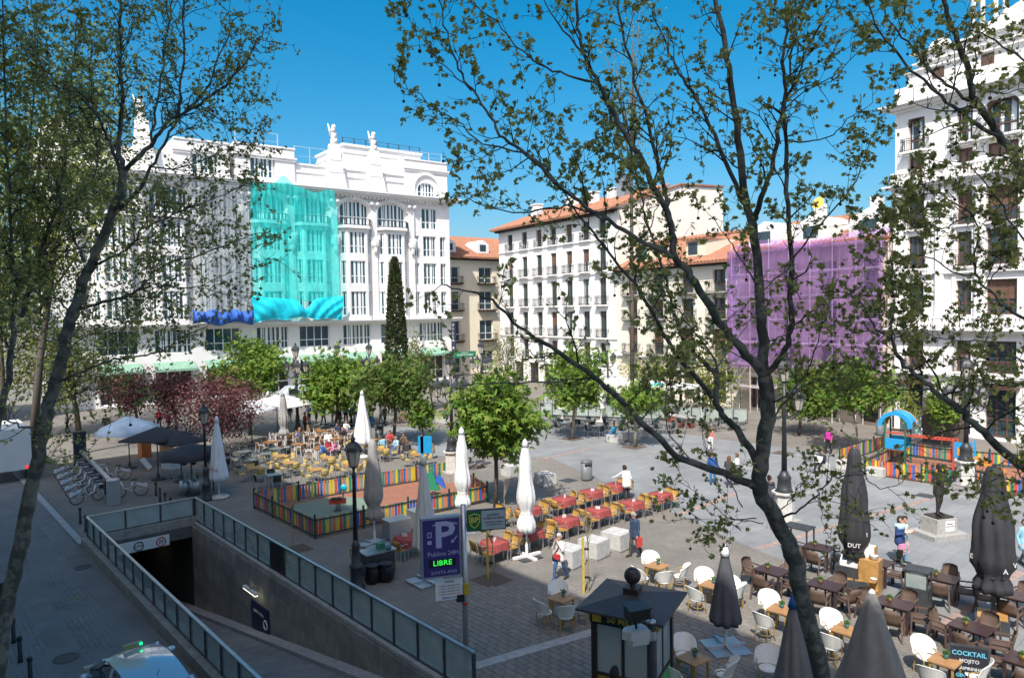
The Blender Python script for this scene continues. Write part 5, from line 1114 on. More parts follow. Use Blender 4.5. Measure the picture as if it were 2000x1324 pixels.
# ---- red tables with yellow wicker chairs
mk_red = lambda: mk_table('cafe_table', 'tables under red cloths', M_white, M_alu, .8, .8, .74)
mk_wick = lambda: stack_chair('wicker_chair', 'x', 'yellow wicker chairs around the red tables', M_wick, M_alu)
reds = [((1203, 945), 'red table the waiter leans over'), ((1155, 958), 'second red table in back row'), ((1101, 972), 'third red table in back row'), ((1034, 990), 'back red table behind the tall white parasol'), ((955, 999), 'red table behind the green oil sign'),
        ((1290, 963), 'rightmost red table'), ((1234, 979), 'second red table from right in front row'), ((1168, 993), 'third red table from right in front row'), ((1106, 1011), 'fourth red table from right in front row'), ((1036, 1034), 'red table shaded by the white parasol'), ((966, 1056), 'red table below the oil sign')]
RDIR = (tab(1106, 1011)-tab(1290, 963)); rzr = math.atan2(RDIR.y, RDIR.x)
def red_set(c, desc, rz, slots):
    place('redtable', mk_red, Vector((c.x, c.y, 0)), rz, 'table hidden beneath the %s cloth' % desc.replace('red table', 'red').strip())
    place('cloth', mk_cloth, Vector((c.x, c.y, 0)), rz+fr.uniform(-.05, .05), 'red cloth on the %s' % desc)
    place('napkin', mk_napkin, Vector((c.x+fr.uniform(-.1, .1), c.y+fr.uniform(-.1, .1), .76)), rz+fr.uniform(-1, 1), 'white napkin holder standing on the %s' % desc)
    ring_chairs('wick', mk_wick, c, rz, slots, 'the '+desc, 'yellow wicker chair', .60)
for (pp, desc) in reds:
    c = tab(*pp); red_set(c, desc, rzr, [('at far left of', 0, -.24), ('at near left of', 0, .26), ('at far right of', 180, .24), ('at near right of', 180, -.26)])
c = tab(796, 1048); red_set(c, 'lone red table left of the parking sign', rzr, [('at near left of', 20, .1), ('at right of', 180, .1)])
# ---- yellow chairs and honey-wood tables on the left terrace
mk_ytab = lambda: mk_table('terrace_table', 'honey wood terrace tables', M_ywood, M_alu, .75, .75, .74)
mk_ychair = lambda: stack_chair('terrace_chair', 'x', 'yellow chairs of the left terrace', mat('yellow_weave', (.46, .34, .11), .7, var=.2, scale=30), M_alu)
yt = [((496, 912), 'nearest left terrace table'), ((566, 902), 'terrace table above the play fence corner'), ((618, 915), 'terrace table closest to the play fence'), ((640, 892), 'terrace table of the pink-clad guest'), ((686, 905), 'terrace table behind the near lamp post'), ((548, 889), 'terrace table behind the nearest left one'), ((748, 876), 'terrace table with guests left of the blue post'), ((816, 886), 'terrace table right of the blue post'), ((700, 862), 'terrace table behind the red-skirted waiter')]
for pp, desc in yt:
    c = tab(*pp); rz = rzr+fr.uniform(-.25, .25); place('ytab', mk_ytab, Vector((c.x, c.y, 0)), rz, 'honey wood top, %s' % desc)
    ring_chairs('ychair', mk_ychair, c, rz, [('left of', 0, fr.uniform(-.1, .1)), ('right of', 180, 0), ('in front of', 90, 0), ('behind', 270, 0)], 'the '+desc, 'yellow woven chair', .66, .1)
# ---- white framed chairs behind
mk_wchair = lambda: stack_chair('white_chair', 'x', 'white framed chairs of the far terrace', M_wickb, M_wframe)
mk_wtab = lambda: mk_table('white_frame_table', 'brown tables of the far terrace', M_wood, M_wframe, .75, .75, .74)
wt = [((528, 862), 'far terrace table beside the plum tree'), ((580, 866), 'far terrace table by the dark closed parasol'), ((600, 852), 'far terrace table behind the stacked white chairs'), ((625, 874), 'far terrace table left of the red-skirted waiter'), ((650, 856), 'far terrace table behind the red-skirted waiter'), ((672, 842), 'far terrace table left of the white closed parasol'), ((560, 846), 'rearmost far terrace table on the left'), ((628, 840), 'rearmost far terrace table in the middle'), ((738, 858), 'far terrace table right of the white closed parasol')]
for pp, desc in wt:
    c = tab(*pp); rz = rzr+fr.uniform(-.3, .3); place('wtab', mk_wtab, Vector((c.x, c.y, 0)), rz, 'brown topped %s' % desc)
    ring_chairs('wchair', mk_wchair, c, rz, [('left of', 0, fr.uniform(-.1, .1)), ('right of', 180, 0), ('in front of', 90, 0), ('behind', 270, 0)], 'the '+desc, 'white framed chair', .68, .12)
NTH = ('lowest', 'second lowest', 'third lowest', 'fourth lowest', 'fifth lowest', 'topmost')
for i in range(6): place('wchair', mk_wchair, G(592, 878)+Vector((.02*i, .02*i, .10*i)), rzr+.4, NTH[i]+' white framed chair in the stack by the olive guest')
for i in range(5): place('wchair', mk_wchair, G(534, 876)+Vector((.02*i, .02*i, .10*i)), rzr+.9, (NTH[i] if i < 4 else 'topmost')+' white framed chair in the stack beside the plum tree')
# ---- dark chairs at the left and across the square
mk_dchair = lambda: stack_chair('dark_chair', 'x', 'dark chairs with metal legs', M_dgreen, M_alu)
mk_dtab = lambda: mk_table('metal_table', 'grey metal cafe tables', M_steel, M_alu, .75, .75, .72)
dt = [((488, 897), 'grey table left of the yellow chairs'), ((478, 880), 'grey table under the plum tree'), ((520, 884), 'grey table behind the nearest left terrace table'), ((540, 874), 'grey table before the far white chairs'), ((440, 893), 'grey table beside the left white parasol'), ((534, 925), 'dark green table at the play fence corner')]
ft = [((1072, 816), 'leftmost grey table across the square'), ((1105, 824), 'grey table by the pale tree trunk'), ((1140, 818), 'grey table behind the pale tree trunk'), ((1165, 830), 'grey table near the blue-clad sitter'), ((1200, 818), 'grey table at the far glass railing'), ((1230, 830), 'grey table behind the second pale trunk'), ((1265, 819), 'grey table right of the second pale trunk'), ((1300, 826), 'grey table behind the plane limb'), ((1340, 816), 'grey table left of the far white canopy'), ((1385, 822), 'grey table under the far white canopy'), ((1430, 820), 'rightmost grey table across the square')]
for pp, desc in dt+ft:
    c = tab(*pp); rz = rzr+fr.uniform(-.4, .4); place('dtab', mk_dtab, Vector((c.x, c.y, 0)), rz, 'metal topped %s' % desc)
    ring_chairs('dchair', mk_dchair, c, rz, [('left of', 0, fr.uniform(-.1, .1)), ('right of', 180, 0), ('in front of', 90, 0), ('behind', 270, 0)], 'the '+desc, 'dark chair', .68, .12)
# ---- white bistro chairs around small wooden tables
def bistro_table():
    return mk_table('bistro_table', 'small wooden bistro tables', M_bwood, M_bamboo, .62, .62, .75)
bt = [((1283, 1103), 'sunlit bistro table behind the kiosk roof', 4), ((1392, 1140), 'bistro table behind the left grey parasol', 3), ((1097, 1166), 'shaded bistro table left of the kiosk', 4), ((1525, 1188), 'bistro table left of the plane trunk', 2), ((1652, 1228), 'bistro table right of the plane trunk', 3), ((1354, 1284), 'shaded bistro table right of the kiosk', 3), ((1846, 1288), 'bistro table by the chalkboard', 3)]
for pp, desc, nch in bt:
    c = tab(*pp); rz = RANG+rad(90)+fr.uniform(-.15, .15); place('btab', bistro_table, Vector((c.x, c.y, 0)), rz, desc.replace('bistro table', 'wooden bistro table'))
    place('tpot', mk_pot(M_tpot), Vector((c.x+.05, c.y+.06, .752)), 0, 'little plant in teal pot on the %s' % desc)
    base_a = math.degrees(rz)
    slots = [('at left of', 180+35, 0), ('behind', 95, 0), ('at right of', -20, 0), ('in front of', -85, 0)]
    slots = slots[:nch] if nch < 4 else slots
    for word, ang, sh in slots:
        a = rad(ang); d = Vector((math.cos(a), math.sin(a), 0)); p = Vector((c.x, c.y, 0))+d*(.68+fr.uniform(-.05, .08))
        place('bchair', bistro_chair, p, a+rad(90)+fr.uniform(-.25, .25), 'white bistro chair %s the %s' % (word, desc))
place('bchair', bistro_chair, G(1432, 1190)+Vector((.1, .2, 0)), rad(200), 'white bistro chair right of the left grey parasol')
place('bchair', bistro_chair, G(1500, 1340), rad(160), 'white bistro chair at the bottom edge left of the pale parasol')
# ---- brown rattan chairs and dark tables
mk_brtab = lambda: mk_table('dark_table', 'dark brown terrace tables', M_dktop, M_dktop, .95, .75, .75, lr=.03)
brt = [((1508, 1112), 'dark table left of the plane trunk', 4), ((1600, 1067), 'dark table behind the plane trunk', 3), ((1612, 1140), 'dark table right of the plane trunk', 4), ((1712, 1095), 'dark table behind the wooden stand', 3), ((1748, 1176), 'dark table behind the big near parasol', 4), ((1838, 1126), 'dark table right of the display case', 4), ((1898, 1222), 'dark table nearest the chalkboard', 4), ((1978, 1160), 'dark table below the right black parasol', 4), ((2010, 1290), 'dark table at the bottom right corner', 3)]
BRZ = math.atan2((tab(1612, 1140)-tab(1508, 1112)).y, (tab(1612, 1140)-tab(1508, 1112)).x)
for pp, desc, nch in brt:
    c = tab(*pp); rz = BRZ+fr.uniform(-.1, .1); place('brtab', mk_brtab, Vector((c.x, c.y, 0)), rz, desc.replace('dark table', 'dark brown table'))
    place('ypot', mk_pot(M_ypot), Vector((c.x-.12, c.y+.08, .752)), 0, 'small plant in yellow pot on the %s' % desc)
    ring_chairs('rat', rattan_chair, c, rz, [('at right end of', 0, 0), ('at left end of', 180, 0), ('in front of', 270, .12), ('behind', 90, -.12)][:nch], 'the '+desc, 'brown rattan armchair', .70, .05)
# ================================================================ PARASOLS
def parasol(name, label, base, hgt, canvas_m, z_hem, r_hem, base_kind, group='closed parasols', tie=None, pole_m=None, fl=8, amp=.16, capc=None, skirt=False, seed=0):
    t = thing(name, label, 'parasol', base, fr.uniform(0, 1), group); r_ = random.Random(seed); ph = [r_.uniform(-.5, .5) for _ in range(fl)]
    pole_m = pole_m or M_wframe
    MB().lathe([(.032, .05), (.032, hgt-.1)], 10).build('pole', pole_m, t)
    n = fl*6; L = hgt-.06-z_hem
    def flute(j, z):
        k = j*fl/n; lob = abs(math.sin(math.pi*k)); dn = min(1, max(0, (hgt-z)/L)); return 1+amp*(lob-.55)*(.25+dn*1.25)+.04*math.sin(j*1.3+z*3)
    prof = []
    tz = tie if tie is not None else z_hem+.28*L
    for i in range(19):
        u = i/18; z = z_hem+L*u; r0 = r_hem*(.26+.66*min(1, (1-u)*1.7)**.8+.04*math.sin(u*17+seed)) if not skirt else r_hem*((1-u)**.9*.9+.1)
        if tie is not None: r0 *= 1-.38*math.exp(-((z-tz)/(.07*L))**2)
        if i == 0: r0 *= .9
        prof.append((max(r0, .05), z))
    prof.append((.05, hgt-.03))
    MB().lathe(prof, n, (0, 0, 0), True, flute).build('canvas', canvas_m, t, True)
    zt = hgt-.02; MB().lathe([(.14, zt-.26), (.1, zt-.1), (.06, zt), (.02, zt+.05)], 12).build('cap', capc or canvas_m, t, True)
    if tie is not None: MB().lathe([(r_hem*.62, tz-.03), (r_hem*.64, tz), (r_hem*.62, tz+.03)], 16, cap=False).build('strap', canvas_m, t)
    if base_kind == 'cross':
        b = MB()
        for a in (20, 110): b.cbox((0, 0, .07), (1.25, .13, .09 if a == 20 else .088), rad(a))
        b.lathe([(.06, .1), (.06, .5)], 10); b.build('cross_foot', M_wframe, t)
        b = MB(); 
        for sx, sy in ((.28, .28), (-.28, .28), (.28, -.28), (-.28, -.28)): X, Y = sx*math.cos(rad(20))-sy*math.sin(rad(20)), sx*math.sin(rad(20))+sy*math.cos(rad(20)); b.cbox((X, Y, .022), (.36, .36, .035), rad(20))
        b.build('ballast_slabs', M_dark, t)
    elif base_kind == 'round': MB().lathe([(.45, 0), (.52, .04), (.5, .1), (.2, .17), (.06, .2), (.05, .5)], 20).build('round_foot', M_concrete, t, True)
    elif base_kind == 'plate':
        b = MB()
        for i, (x, y) in enumerate(((-.28, -.28), (.28, -.28), (-.28, .28), (.28, .28))): MB().box(x-.26, x+.26, y-.26, y+.26, .01, .06).build('ballast_slab', M_steel if canvas_m.name != 'black_canvas' else M_ywood, t)
        MB().box(-.6, .6, -.05, .05, .062, .12).box(-.048, .048, -.6, .6, .064, .118).build('cross_foot', M_steel, t); MB().lathe([(.05, .1), (.05, .6)], 10).build('sleeve', pole_m, t)
    elif base_kind == 'box': MB().box(-.42, .42, -.42, .42, 0.0, .42).build('ballast_box', M_dark, t); [MB().box(x-.17, x+.17, y-.17, y+.17, .422, .45).build('slab', M_ywood, t) for x, y in ((-.2, -.2), (.2, -.2), (-.2, .2), (.2, .2))]
    return t
MC_w = mat('white_canvas', (.78, .78, .76), .85, var=.05, scale=3, sss=.12, bump=.7, bscale=7); MC_g = mat('grey_beige_canvas', (.30, .29, .27), .85, var=.12, scale=2, bump=.7, bscale=7)
MC_b = mat('black_canvas', (.028, .029, .034), .8, var=.2, scale=2, bump=.7, bscale=7); MC_d = mat('slate_canvas', (.075, .078, .088), .85, var=.12, scale=2, bump=.7, bscale=7); MC_t = mat('taupe_canvas', (.16, .155, .15), .85, var=.15, scale=2, bump=.7, bscale=7)
M_blue = mat('blue_cap', (.01, .10, .34), .6)
def pb(px, py): return G(px, py)
parasol('parasol', 'tall closed white parasol on a white cross foot beside the walking woman', pb(1029, 1088), 4.55, MC_w, 1.0, .36, 'cross', tie=1.75, seed=1)
parasol('parasol', 'closed white parasol right behind the parking sign', pb(905, 1038), 4.5, MC_w, 1.1, .36, 'plate', tie=1.7, seed=2)
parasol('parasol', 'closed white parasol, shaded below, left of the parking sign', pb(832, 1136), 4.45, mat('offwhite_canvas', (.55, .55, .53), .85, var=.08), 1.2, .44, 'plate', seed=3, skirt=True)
parasol('parasol', 'closed grey parasol beside the near lamp post', pb(732, 1064), 4.35, MC_g, 1.1, .40, 'plate', tie=1.6, seed=4)
p5 = parasol('parasol', 'closed white parasol with script lettering by the left lamp post', pb(428, 972), 4.25, mat('pale_blue_canvas', (.62, .68, .72), .85, var=.06), .95, .5, 'round', seed=5, skirt=True)
text('Coca-Cola', .26, mat('script_red', (.25, .02, .03), .6), p5, (-.05, -.54, 1.65), rot=(rad(84), rad(10), 0)); p5.rotation_euler = (0, 0, rad(-20))
parasol('parasol', 'closed white parasol on the far terrace before the hotel trees', pb(710, 893), 4.4, MC_w, .9, .62, 'round', seed=6, skirt=True)
parasol('parasol', 'closed dark grey parasol on the far terrace beside the white canopy', pb(556, 890), 4.3, MC_g, 1.4, .36, 'box', seed=7, tie=1.9)
parasol('parasol', 'left of the two far white parasols among the dark chairs', pb(1098, 826), 3.6, MC_w, 1.1, .34, 'round', seed=8, tie=1.5)
parasol('parasol', 'right of the two far white parasols among the dark chairs', pb(1174, 824), 3.6, MC_w, 1.1, .34, 'round', seed=9, tie=1.5)
q1 = parasol('parasol', 'closed black parasol with white letters right of the plane trunk', pb(1668, 1150), 4.75, MC_b, 1.1, .5, 'box', seed=10, tie=1.35, pole_m=M_dark, capc=M_dark)
q2 = parasol('parasol', 'closed black parasol with white letters near the right edge', pb(1938, 1228), 4.8, MC_b, 1.15, .6, 'box', seed=11, tie=1.6, pole_m=M_dark)
for q_, rr_, items in ((q1, .42, [('E', -.42, 2.0, -35), ('N', .42, 1.95, 35), ('DUT', .0, 1.62, 0)]), (q2, .52, [('E', -.52, 2.15, -38), ('A', .30, 1.9, 25), ('V', .52, 2.05, 40)])):
    q_.rotation_euler = (0, 0, math.atan2(q_.location.x, q_.location.y)*-1)
    for ch, x, z, yaw in items: text(ch, .19, mat('worn_white', (.5, .5, .5), .8, var=.3, scale=12), q_, (x, -math.sqrt(max(.02, rr_*rr_*1.25-x*x))-.04, z), rot=(rad(86), 0, rad(yaw)), bold=True)
parasol('parasol', 'closed slate parasol on metal plates between kiosk and plane trunk', pb(1417, 1266), 2.9, MC_d, .75, .44, 'plate', group='closed parasols', seed=12, skirt=True, capc=M_wframe)
parasol('parasol', 'closed taupe parasol with blue cap at the bottom, left of the plane trunk', pb(1551, 1404), 2.9, MC_t, .6, .46, 'plate', seed=13, skirt=True, capc=M_blue)
parasol('parasol', 'wide half-folded taupe parasol at the bottom, right of the plane trunk', pb(1702, 1398), 2.95, mat('stone_canvas', (.20, .19, .175), .85, var=.12), .55, .78, 'plate', seed=14, skirt=True, capc=M_wframe, fl=6)
def open_parasol(label, px, py, z, r_, m, sides=8, drop=.55, val=.22, base_py=None, lean=0.0):
    c = G(px, py, z); t = thing('open_parasol', label, 'parasol', (c.x, c.y, 0), fr.uniform(0, 1))
    b = MB(); n = sides*4; o = 0; V = [(0, 0, z+drop*.5)]
    for k, rr_ in enumerate((.35, .7, 1.0, 1.0)):
        for i in range(n):
            a = 2*math.pi*i/n; f_ = math.cos(math.pi/sides)/math.cos(((i % 4)/4-.5)*2*math.pi/sides) if sides < 8 else 1-.03*math.sin(math.pi*(i % 4)/4)
            zz_ = z+drop*(.5-rr_) if k < 3 else z-drop*.5-val*(1-.25*math.sin(math.pi*(i % 4)/4)); V.append((rr_*r_*f_*math.cos(a), rr_*r_*f_*math.sin(a), zz_-.04*math.sin(math.pi*(i % 4)/4)*rr_))
    F_ = [(0, 1+i, 1+(i+1) % n) for i in range(n)]+[(1+k*n+i, 1+(k+1)*n+i, 1+(k+1)*n+(i+1) % n, 1+k*n+(i+1) % n) for k in range(3) for i in range(n)]
    b.add(V, F_); b.build('canopy', m, t, True); MB().lathe([(.035, 0), (.035, z+drop*.45)], 8).build('pole', M_dark, t)
    for i in range(sides): a = 2*math.pi*i/sides; MB().bar((0, 0, z+drop*.1), (r_*.96*math.cos(a), r_*.96*math.sin(a), z-drop*.5), .03).build('rib', M_dark, t)
    MB().lathe([(.4, 0), (.4, .08), (.1, .14), (.05, .4)], 14).build('foot', M_dark, t)
    return t
open_parasol('open pale blue and white parasol among the left street stalls', 250, 824, 2.9, 1.95, mat('pale_awning', (.55, .66, .74), .8, var=.25, scale=1.2), 6, .8, .3)
open_parasol('open dark grey parasol behind the left lamp post stalls', 306, 843, 2.8, 2.0, MC_b, 4, .6, .1)
pq = open_parasol('open black round parasol with deep valance left of the lamp post', 372, 873, 2.55, 1.6, mat('navy_canvas', (.02, .024, .034), .7, var=.2), 8, .45, .34)
text('bar', .2, mat('dull_red', (.3, .05, .06), .6), pq, (.3, -1.58, 2.12), rot=(rad(90), 0, 0))
open_parasol('second dark open parasol behind the black round one', 352, 852, 2.6, 1.5, MC_b, 4, .5, .1)
open_parasol('large white square canopy on the far terrace above the plum tree', 540, 778, 3.0, 2.9, MC_w, 4, .9, .12)
open_parasol('small white canopy seen behind the plum tree on the far terrace', 490, 790, 3.0, 2.0, MC_w, 4, .7, .12)
# service furniture on the brown terrace
t = thing('waiter_station', 'honey wood waiter station with shelf of plates beside a grey cabinet', 'stand', G(1700, 1158), BRZ+.1)
MB().box(-.3, .3, -.25, .25, 0, 1.15).build('cabinet', M_ywood, t); MB().box(-1.05, -.32, -.25, .25, 0, .8).build('side_cabinet', M_dark, t); MB().box(.1, .3, -.55, -.252, .55, .6).build('shelf', M_ywood, t); MB().box(.1, .3, -.55, -.252, .2, .25).build('shelf', M_ywood, t)
p = G(1700, 1158)
def on(par, x, y, z): M_ = Matrix.Rotation(par.rotation_euler.z, 3, 'Z'); return par.location+M_ @ Vector((x, y, z))
tag(MB().prismX([(-.2, 0), (.2, 0), (.2, .14), (0, .32), (-.2, .14)], -.28, .28).build('napkin_box', M_white, None, False, on(t, -.62, 0, .801), t.rotation_euler.z), 'white folded box on the grey cabinet of the waiter station', 'box')
tag(MB().lathe([(.02, 0), (.12, .01), (.13, .14), (.135, .15), (.02, .145)], 16).build('plate_stack', M_white, None, True, on(t, .1, -.02, 1.151)), 'stack of white plates on the honey wood waiter station', 'plates')
tag(MB().lathe([(.02, 0), (.07, .02), (.1, .06), (.095, .06), (.02, .03)], 12).build('bowl', M_white, None, True, on(t, .2, -.4, .601)), 'white bowl on the shelf of the waiter station', 'bowl')
t = thing('menu_holder', 'white menu holder standing behind the waiter station', 'menu', on(t, -.05, .12, 1.151), BRZ); MB().prismX([(-.1, 0), (.1, 0), (.04, .42), (-.04, .42)], -.17, .17).build('stand', M_white, t); MB().box(.175, .2, -.1, .1, 0, .4).build('side_panel', M_ywood, t)
t = thing('display_case', 'dark display case with open glass top in the brown terrace', 'display case', G(1793, 1190), BRZ+.1)
MB().box(-.33, .33, -.3, .3, 0, .75).build('cabinet', M_dark, t); MB().box(-.36, .36, -.33, .33, 1.25, 1.3).build('roof', M_dark, t)
for x in (-.3, .3):
    for y in (-.27, .27): MB().bar((x, y, .752), (x, y, 1.249), .04).build('post', M_dark, t)
MB().box(-.29, .29, -.275, -.268, .76, 1.24).build('glass_pane', M_glass, t); MB().box(-.12, .12, -.1, .1, .752, .8).build('ashtray', M_steel, t)
t = thing('high_table', 'tall black table behind the plane trunk', 'table', G(1560, 1082), BRZ); MB().box(-.5, .5, -.35, .35, 1.05, 1.1).build('tabletop', M_dark, t)
for x in (-.45, .45):
    for y in (-.3, .3): MB().bar((x, y, 0), (x, y, 1.049), .05).build('leg', M_dark, t)
t = thing('chalkboard', 'black chalkboard with blue chalk writing at the bottom right', 'chalkboard', G(1893, 1352), rad(-22))
bb_ = MB(); bb_.bar((-.42, 0, 0), (-.42, .1, 1.1), .05); bb_.bar((.42, 0, 0), (.42, .1, 1.1), .05); bb_.bar((-.42, .1, 1.1), (.42, .1, 1.1), .05); bb_.bar((-.42, .01, .12), (.42, .01, .12), .05); bb_.build('frame', M_dark, t)
MB().hexa([(-.4, .0, .12), (.4, .0, .12), (.4, .02, .12), (-.4, .02, .12), (-.4, .088, 1.08), (.4, .088, 1.08), (.4, .108, 1.08), (-.4, .108, 1.08)]).build('slate', mat('slate', (.015, .018, .025), .6), t)
M_chalk = mat('blue_chalk', (.12, .45, .60), .8); M_chalkw = mat('white_chalk', (.5, .52, .54), .8)
for i, (s_, sz, mm) in enumerate((('COCKTAIL', .15, M_chalk), ('MOJITO', .12, M_chalkw), ('CAIPIRINHA', .1, M_chalkw), ('GINTONIC', .12, M_chalk), ('6 €', .15, M_chalkw))): text(s_, sz, mm, t, (0, .06-.03*i+.014-.02, .93-i*.17), rot=(rad(85), 0, 0), bold=True)
# left-hand stalls under the dark parasols
t = thing('stall_cabinet', 'orange wooden stall cabinet under the dark open parasol', 'cabinet', G(283, 892), RANG); MB().box(-.5, .5, -.3, .3, 0, 1.2).build('body', mat('orange_wood', (.40, .12, .03), .6, var=.2), t); MB().box(-.55, .55, -.35, .35, 1.202, 1.26).build('top', M_wood, t)
t = thing('stall_cabinet', 'yellow wooden stall cabinet behind the white-clothed trolley', 'cabinet', G(326, 902), RANG); MB().box(-.45, .45, -.3, .3, 0, 1.1).build('body', M_ywood, t); MB().box(-.5, .5, -.35, .35, 1.102, 1.15).build('top', M_wood, t)
t = thing('trolley', 'small trolley under a white cloth by the patio heaters', 'trolley', G(334, 932), RANG+.3); MB().box(-.45, .45, -.3, .3, .55, .86).build('cloth', M_white, t)
for x in (-.4, .4):
    for y in (-.25, .25): MB().bar((x, y, .06), (x, y, .56), .04).build('leg', M_steel, t); MB().ball((x, y, .05), .05, 8, 5).build('wheel', M_black, t)
t = thing('newspaper_rack', 'leaning white rack with papers left of the dark round parasol', 'rack', G(284, 918), RANG-.5); MB().hexa([(-.4, -.3, .1), (.4, -.3, .1), (.4, -.25, .08), (-.4, -.25, .08), (-.4, .15, .75), (.4, .15, .75), (.4, .2, .72), (-.4, .2, .72)]).build('rack', M_white, t); MB().bar((-.35, .1, .6), (-.35, .35, 0), .04).build('leg', M_steel, t); MB().bar((.35, .1, .6), (.35, .35, 0), .04).build('leg', M_steel, t)
for k, (px, py) in enumerate(((362, 966), (380, 965))):
    t = thing('patio_heater', ('left' if k == 0 else 'right')+' steel patio heater beside the left lamp post', 'heater', G(px, py)); MB().lathe([(.26, 0), (.26, .75), (.1, .8), (.03, .85)], 14).build('gas_housing', M_steel, t, True); MB().lathe([(.03, .8), (.03, 1.6)], 8).build('pole', M_steel, t)
    MB().lathe([(.14, 1.6), (.14, 1.95)], 12).build('burner', M_dark, t, True); MB().lathe([(.38, 1.95), (.3, 2.05), (.05, 2.12)], 16).build('reflector', M_alu, t, True)
t = thing('bar_counter', 'brown wooden counter behind the left lamp post', 'counter', G(402, 958), RANG+.2); MB().box(-.5, .5, -.3, .3, .85, .92).build('top', M_wood, t); [MB().bar((x, y, 0), (x, y, .85), .06).build('leg', M_dark, t) for x in (-.4, .4) for y in (-.22, .22)]
# steel serving counter and bins by the near lamp post
t = thing('serving_counter', 'steel serving counter with bins below, behind the near lamp post', 'counter', G(738, 1122), rzr); MB().box(-.6, .6, -.35, .35, .88, .93).build('top', M_steel, t); MB().box(-.55, .55, -.3, .3, .1, .878).build('body', M_dark, t)
pc_ = G(738, 1122)
tag(MB().cbox((0, 0, .1), (.3, .2, .2)).build('crate', mat('green_crate', (.03, .22, .12), .6), None, False, (pc_.x+.1, pc_.y+.1, .932), .4), 'small green crate on the steel serving counter', 'crate')
tag(MB().lathe([(.1, 0), (.11, .16), (.09, .16), (.085, .02)], 12).build('bucket', mat('blue_bucket', (.05, .2, .32), .5), None, True, (pc_.x+.42, pc_.y-.05, .932)), 'small blue bucket on the steel serving counter', 'bucket')
for k, (px, py) in enumerate(((727, 1138), (754, 1134))):
    t = thing('bin_bag', ('left' if k == 0 else 'right')+' black bin bag behind the near lamp post', 'bin bag', G(px, py)); MB().lathe([(.2, 0), (.27, .12), (.3, .35), (.27, .52), (.24, .6), (.3, .66), (.22, .62)], 14, (0, 0, 0), True, lambda j, z: 1+.07*math.sin(j*2.3+z*9)).build('bag', mat('bin_liner', (.012, .012, .014), .25), t, True); MB().lathe([(.25, .63), (.25, .66)], 14).build('rim', M_dark, t)
t = thing('low_cabinet', 'low grey metal cabinet left of the lone red table', 'cabinet', G(775, 1050), rzr); MB().box(-.5, .5, -.35, .35, 0, .8).build('body', M_steel, t); MB().box(-.52, .52, -.37, .37, .802, .84).build('lid', M_alu, t)
t = thing('low_cabinet', 'low grey metal cabinet right behind the lone red table', 'cabinet', G(822, 1030), rzr); MB().box(-.5, .5, -.35, .35, 0, .8).build('body', M_steel, t); MB().box(-.52, .52, -.37, .37, .802, .84).build('lid', M_alu, t)
place('wick', mk_wick, G(700, 1118), rzr+1, 'yellow wicker chair tucked behind the near lamp post')
# ================================================================ STREET FURNITURE
M_lamp = mat('lamp_iron', (.035, .04, .045), .45, var=.2, scale=6)
M_lglass = mat('lantern_glass', (.55, .52, .45), .2, trans=.25)
def lantern(par, x, y, z, k=1.0, nm='lantern'):
    b = MB(); b.lathe([(.05*k, 0), (.13*k, .05*k), (.14*k, .08*k)], 6, (x, y, z)); b.lathe([(.26*k, .58*k), (.31*k, .6*k), (.27*k, .72*k), (.16*k, .86*k), (.07*k, .9*k), (.07*k, .96*k), (.1*k, .98*k), (.03*k, 1.08*k), (.01*k, 1.16*k)], 6, (x, y, z))
    for j in range(6): a = math.pi/3*j; b.bar((x+.14*k*math.cos(a), y+.14*k*math.sin(a), z+.07*k), (x+.25*k*math.cos(a), y+.25*k*math.sin(a), z+.6*k), .02*k)
    o = b.build(nm, M_lamp, par); MB().lathe([(.125*k, .08*k), (.235*k, .58*k)], 6, (x, y, z), cap=False).build('glass', M_lglass, o)
def lamp_single(label, px, py, hgt):
    t = thing('lamp_post', label, 'lamp post', G(px, py)); z1 = hgt-1.2
    MB().lathe([(.28, 0), (.28, .12), (.22, .2), (.20, .75), (.24, .8), (.24, .88), (.16, .95), (.13, 1.5), (.16, 1.56), (.12, 1.62), (.09, 1.75)], 12).build('base', M_lamp, t, True)
    MB().lathe([(.085, 1.74), (.06, z1-.3), (.08, z1-.28), (.08, z1-.2), (.05, z1-.12), (.05, z1+.02)], 10).build('post', M_lamp, t, True); lantern(t, 0, 0, z1, 1.03); return t
def lamp_multi(label, px, py, hgt, ped=True, k=1.0):
    t = thing('lamp_post', label, 'lamp post', G(px, py), .5); z0 = 0
    if ped:
        MB().cbox((0, 0, .25), (1.0, 1.0, .5)).build('plinth', M_stone, t); MB().lathe([(.40, .5), (.40, 1.55), (.52, 1.6), (.52, 1.68)], 8).build('pedestal', mat('pale_stone', (.55, .54, .5), .8, var=.15, scale=6), t)
        MB().lathe([(.40, 1.68), (.30, 1.8), (.26, 2.2), (.30, 2.25), (.20, 2.4), (.14, 2.55)], 14).build('bell_base', M_lamp, t, True); z0 = 2.5
    else: MB().lathe([(.3, 0), (.26, .5), (.18, .8), (.16, 1.4), (.12, 1.5)], 12).build('base', M_lamp, t, True); z0 = 1.45
    zt = hgt-1.15*k; za = zt-1.0*k
    MB().lathe([(.12, z0), (.085, za-.5), (.12, za-.45), (.09, za), (.07, zt)], 10).build('post', M_lamp, t, True)
    for i in range(4):
        a = math.pi/2*i; c, s_ = math.cos(a), math.sin(a); R_ = .72*k
        MB().tube([(0, 0, za-.35), (c*R_*.5, s_*R_*.5, za-.5), (c*R_, s_*R_, za-.25), (c*R_, s_*R_, za-.12)], .03, 6).build('arm', M_lamp, t); lantern(t, c*R_, s_*R_, za-.12, .95*k)
    lantern(t, 0, 0, zt, 1.05*k); return t
lamp_single('tall single-lantern lamp post in front of the small play area', 697, 1152, 5.4)
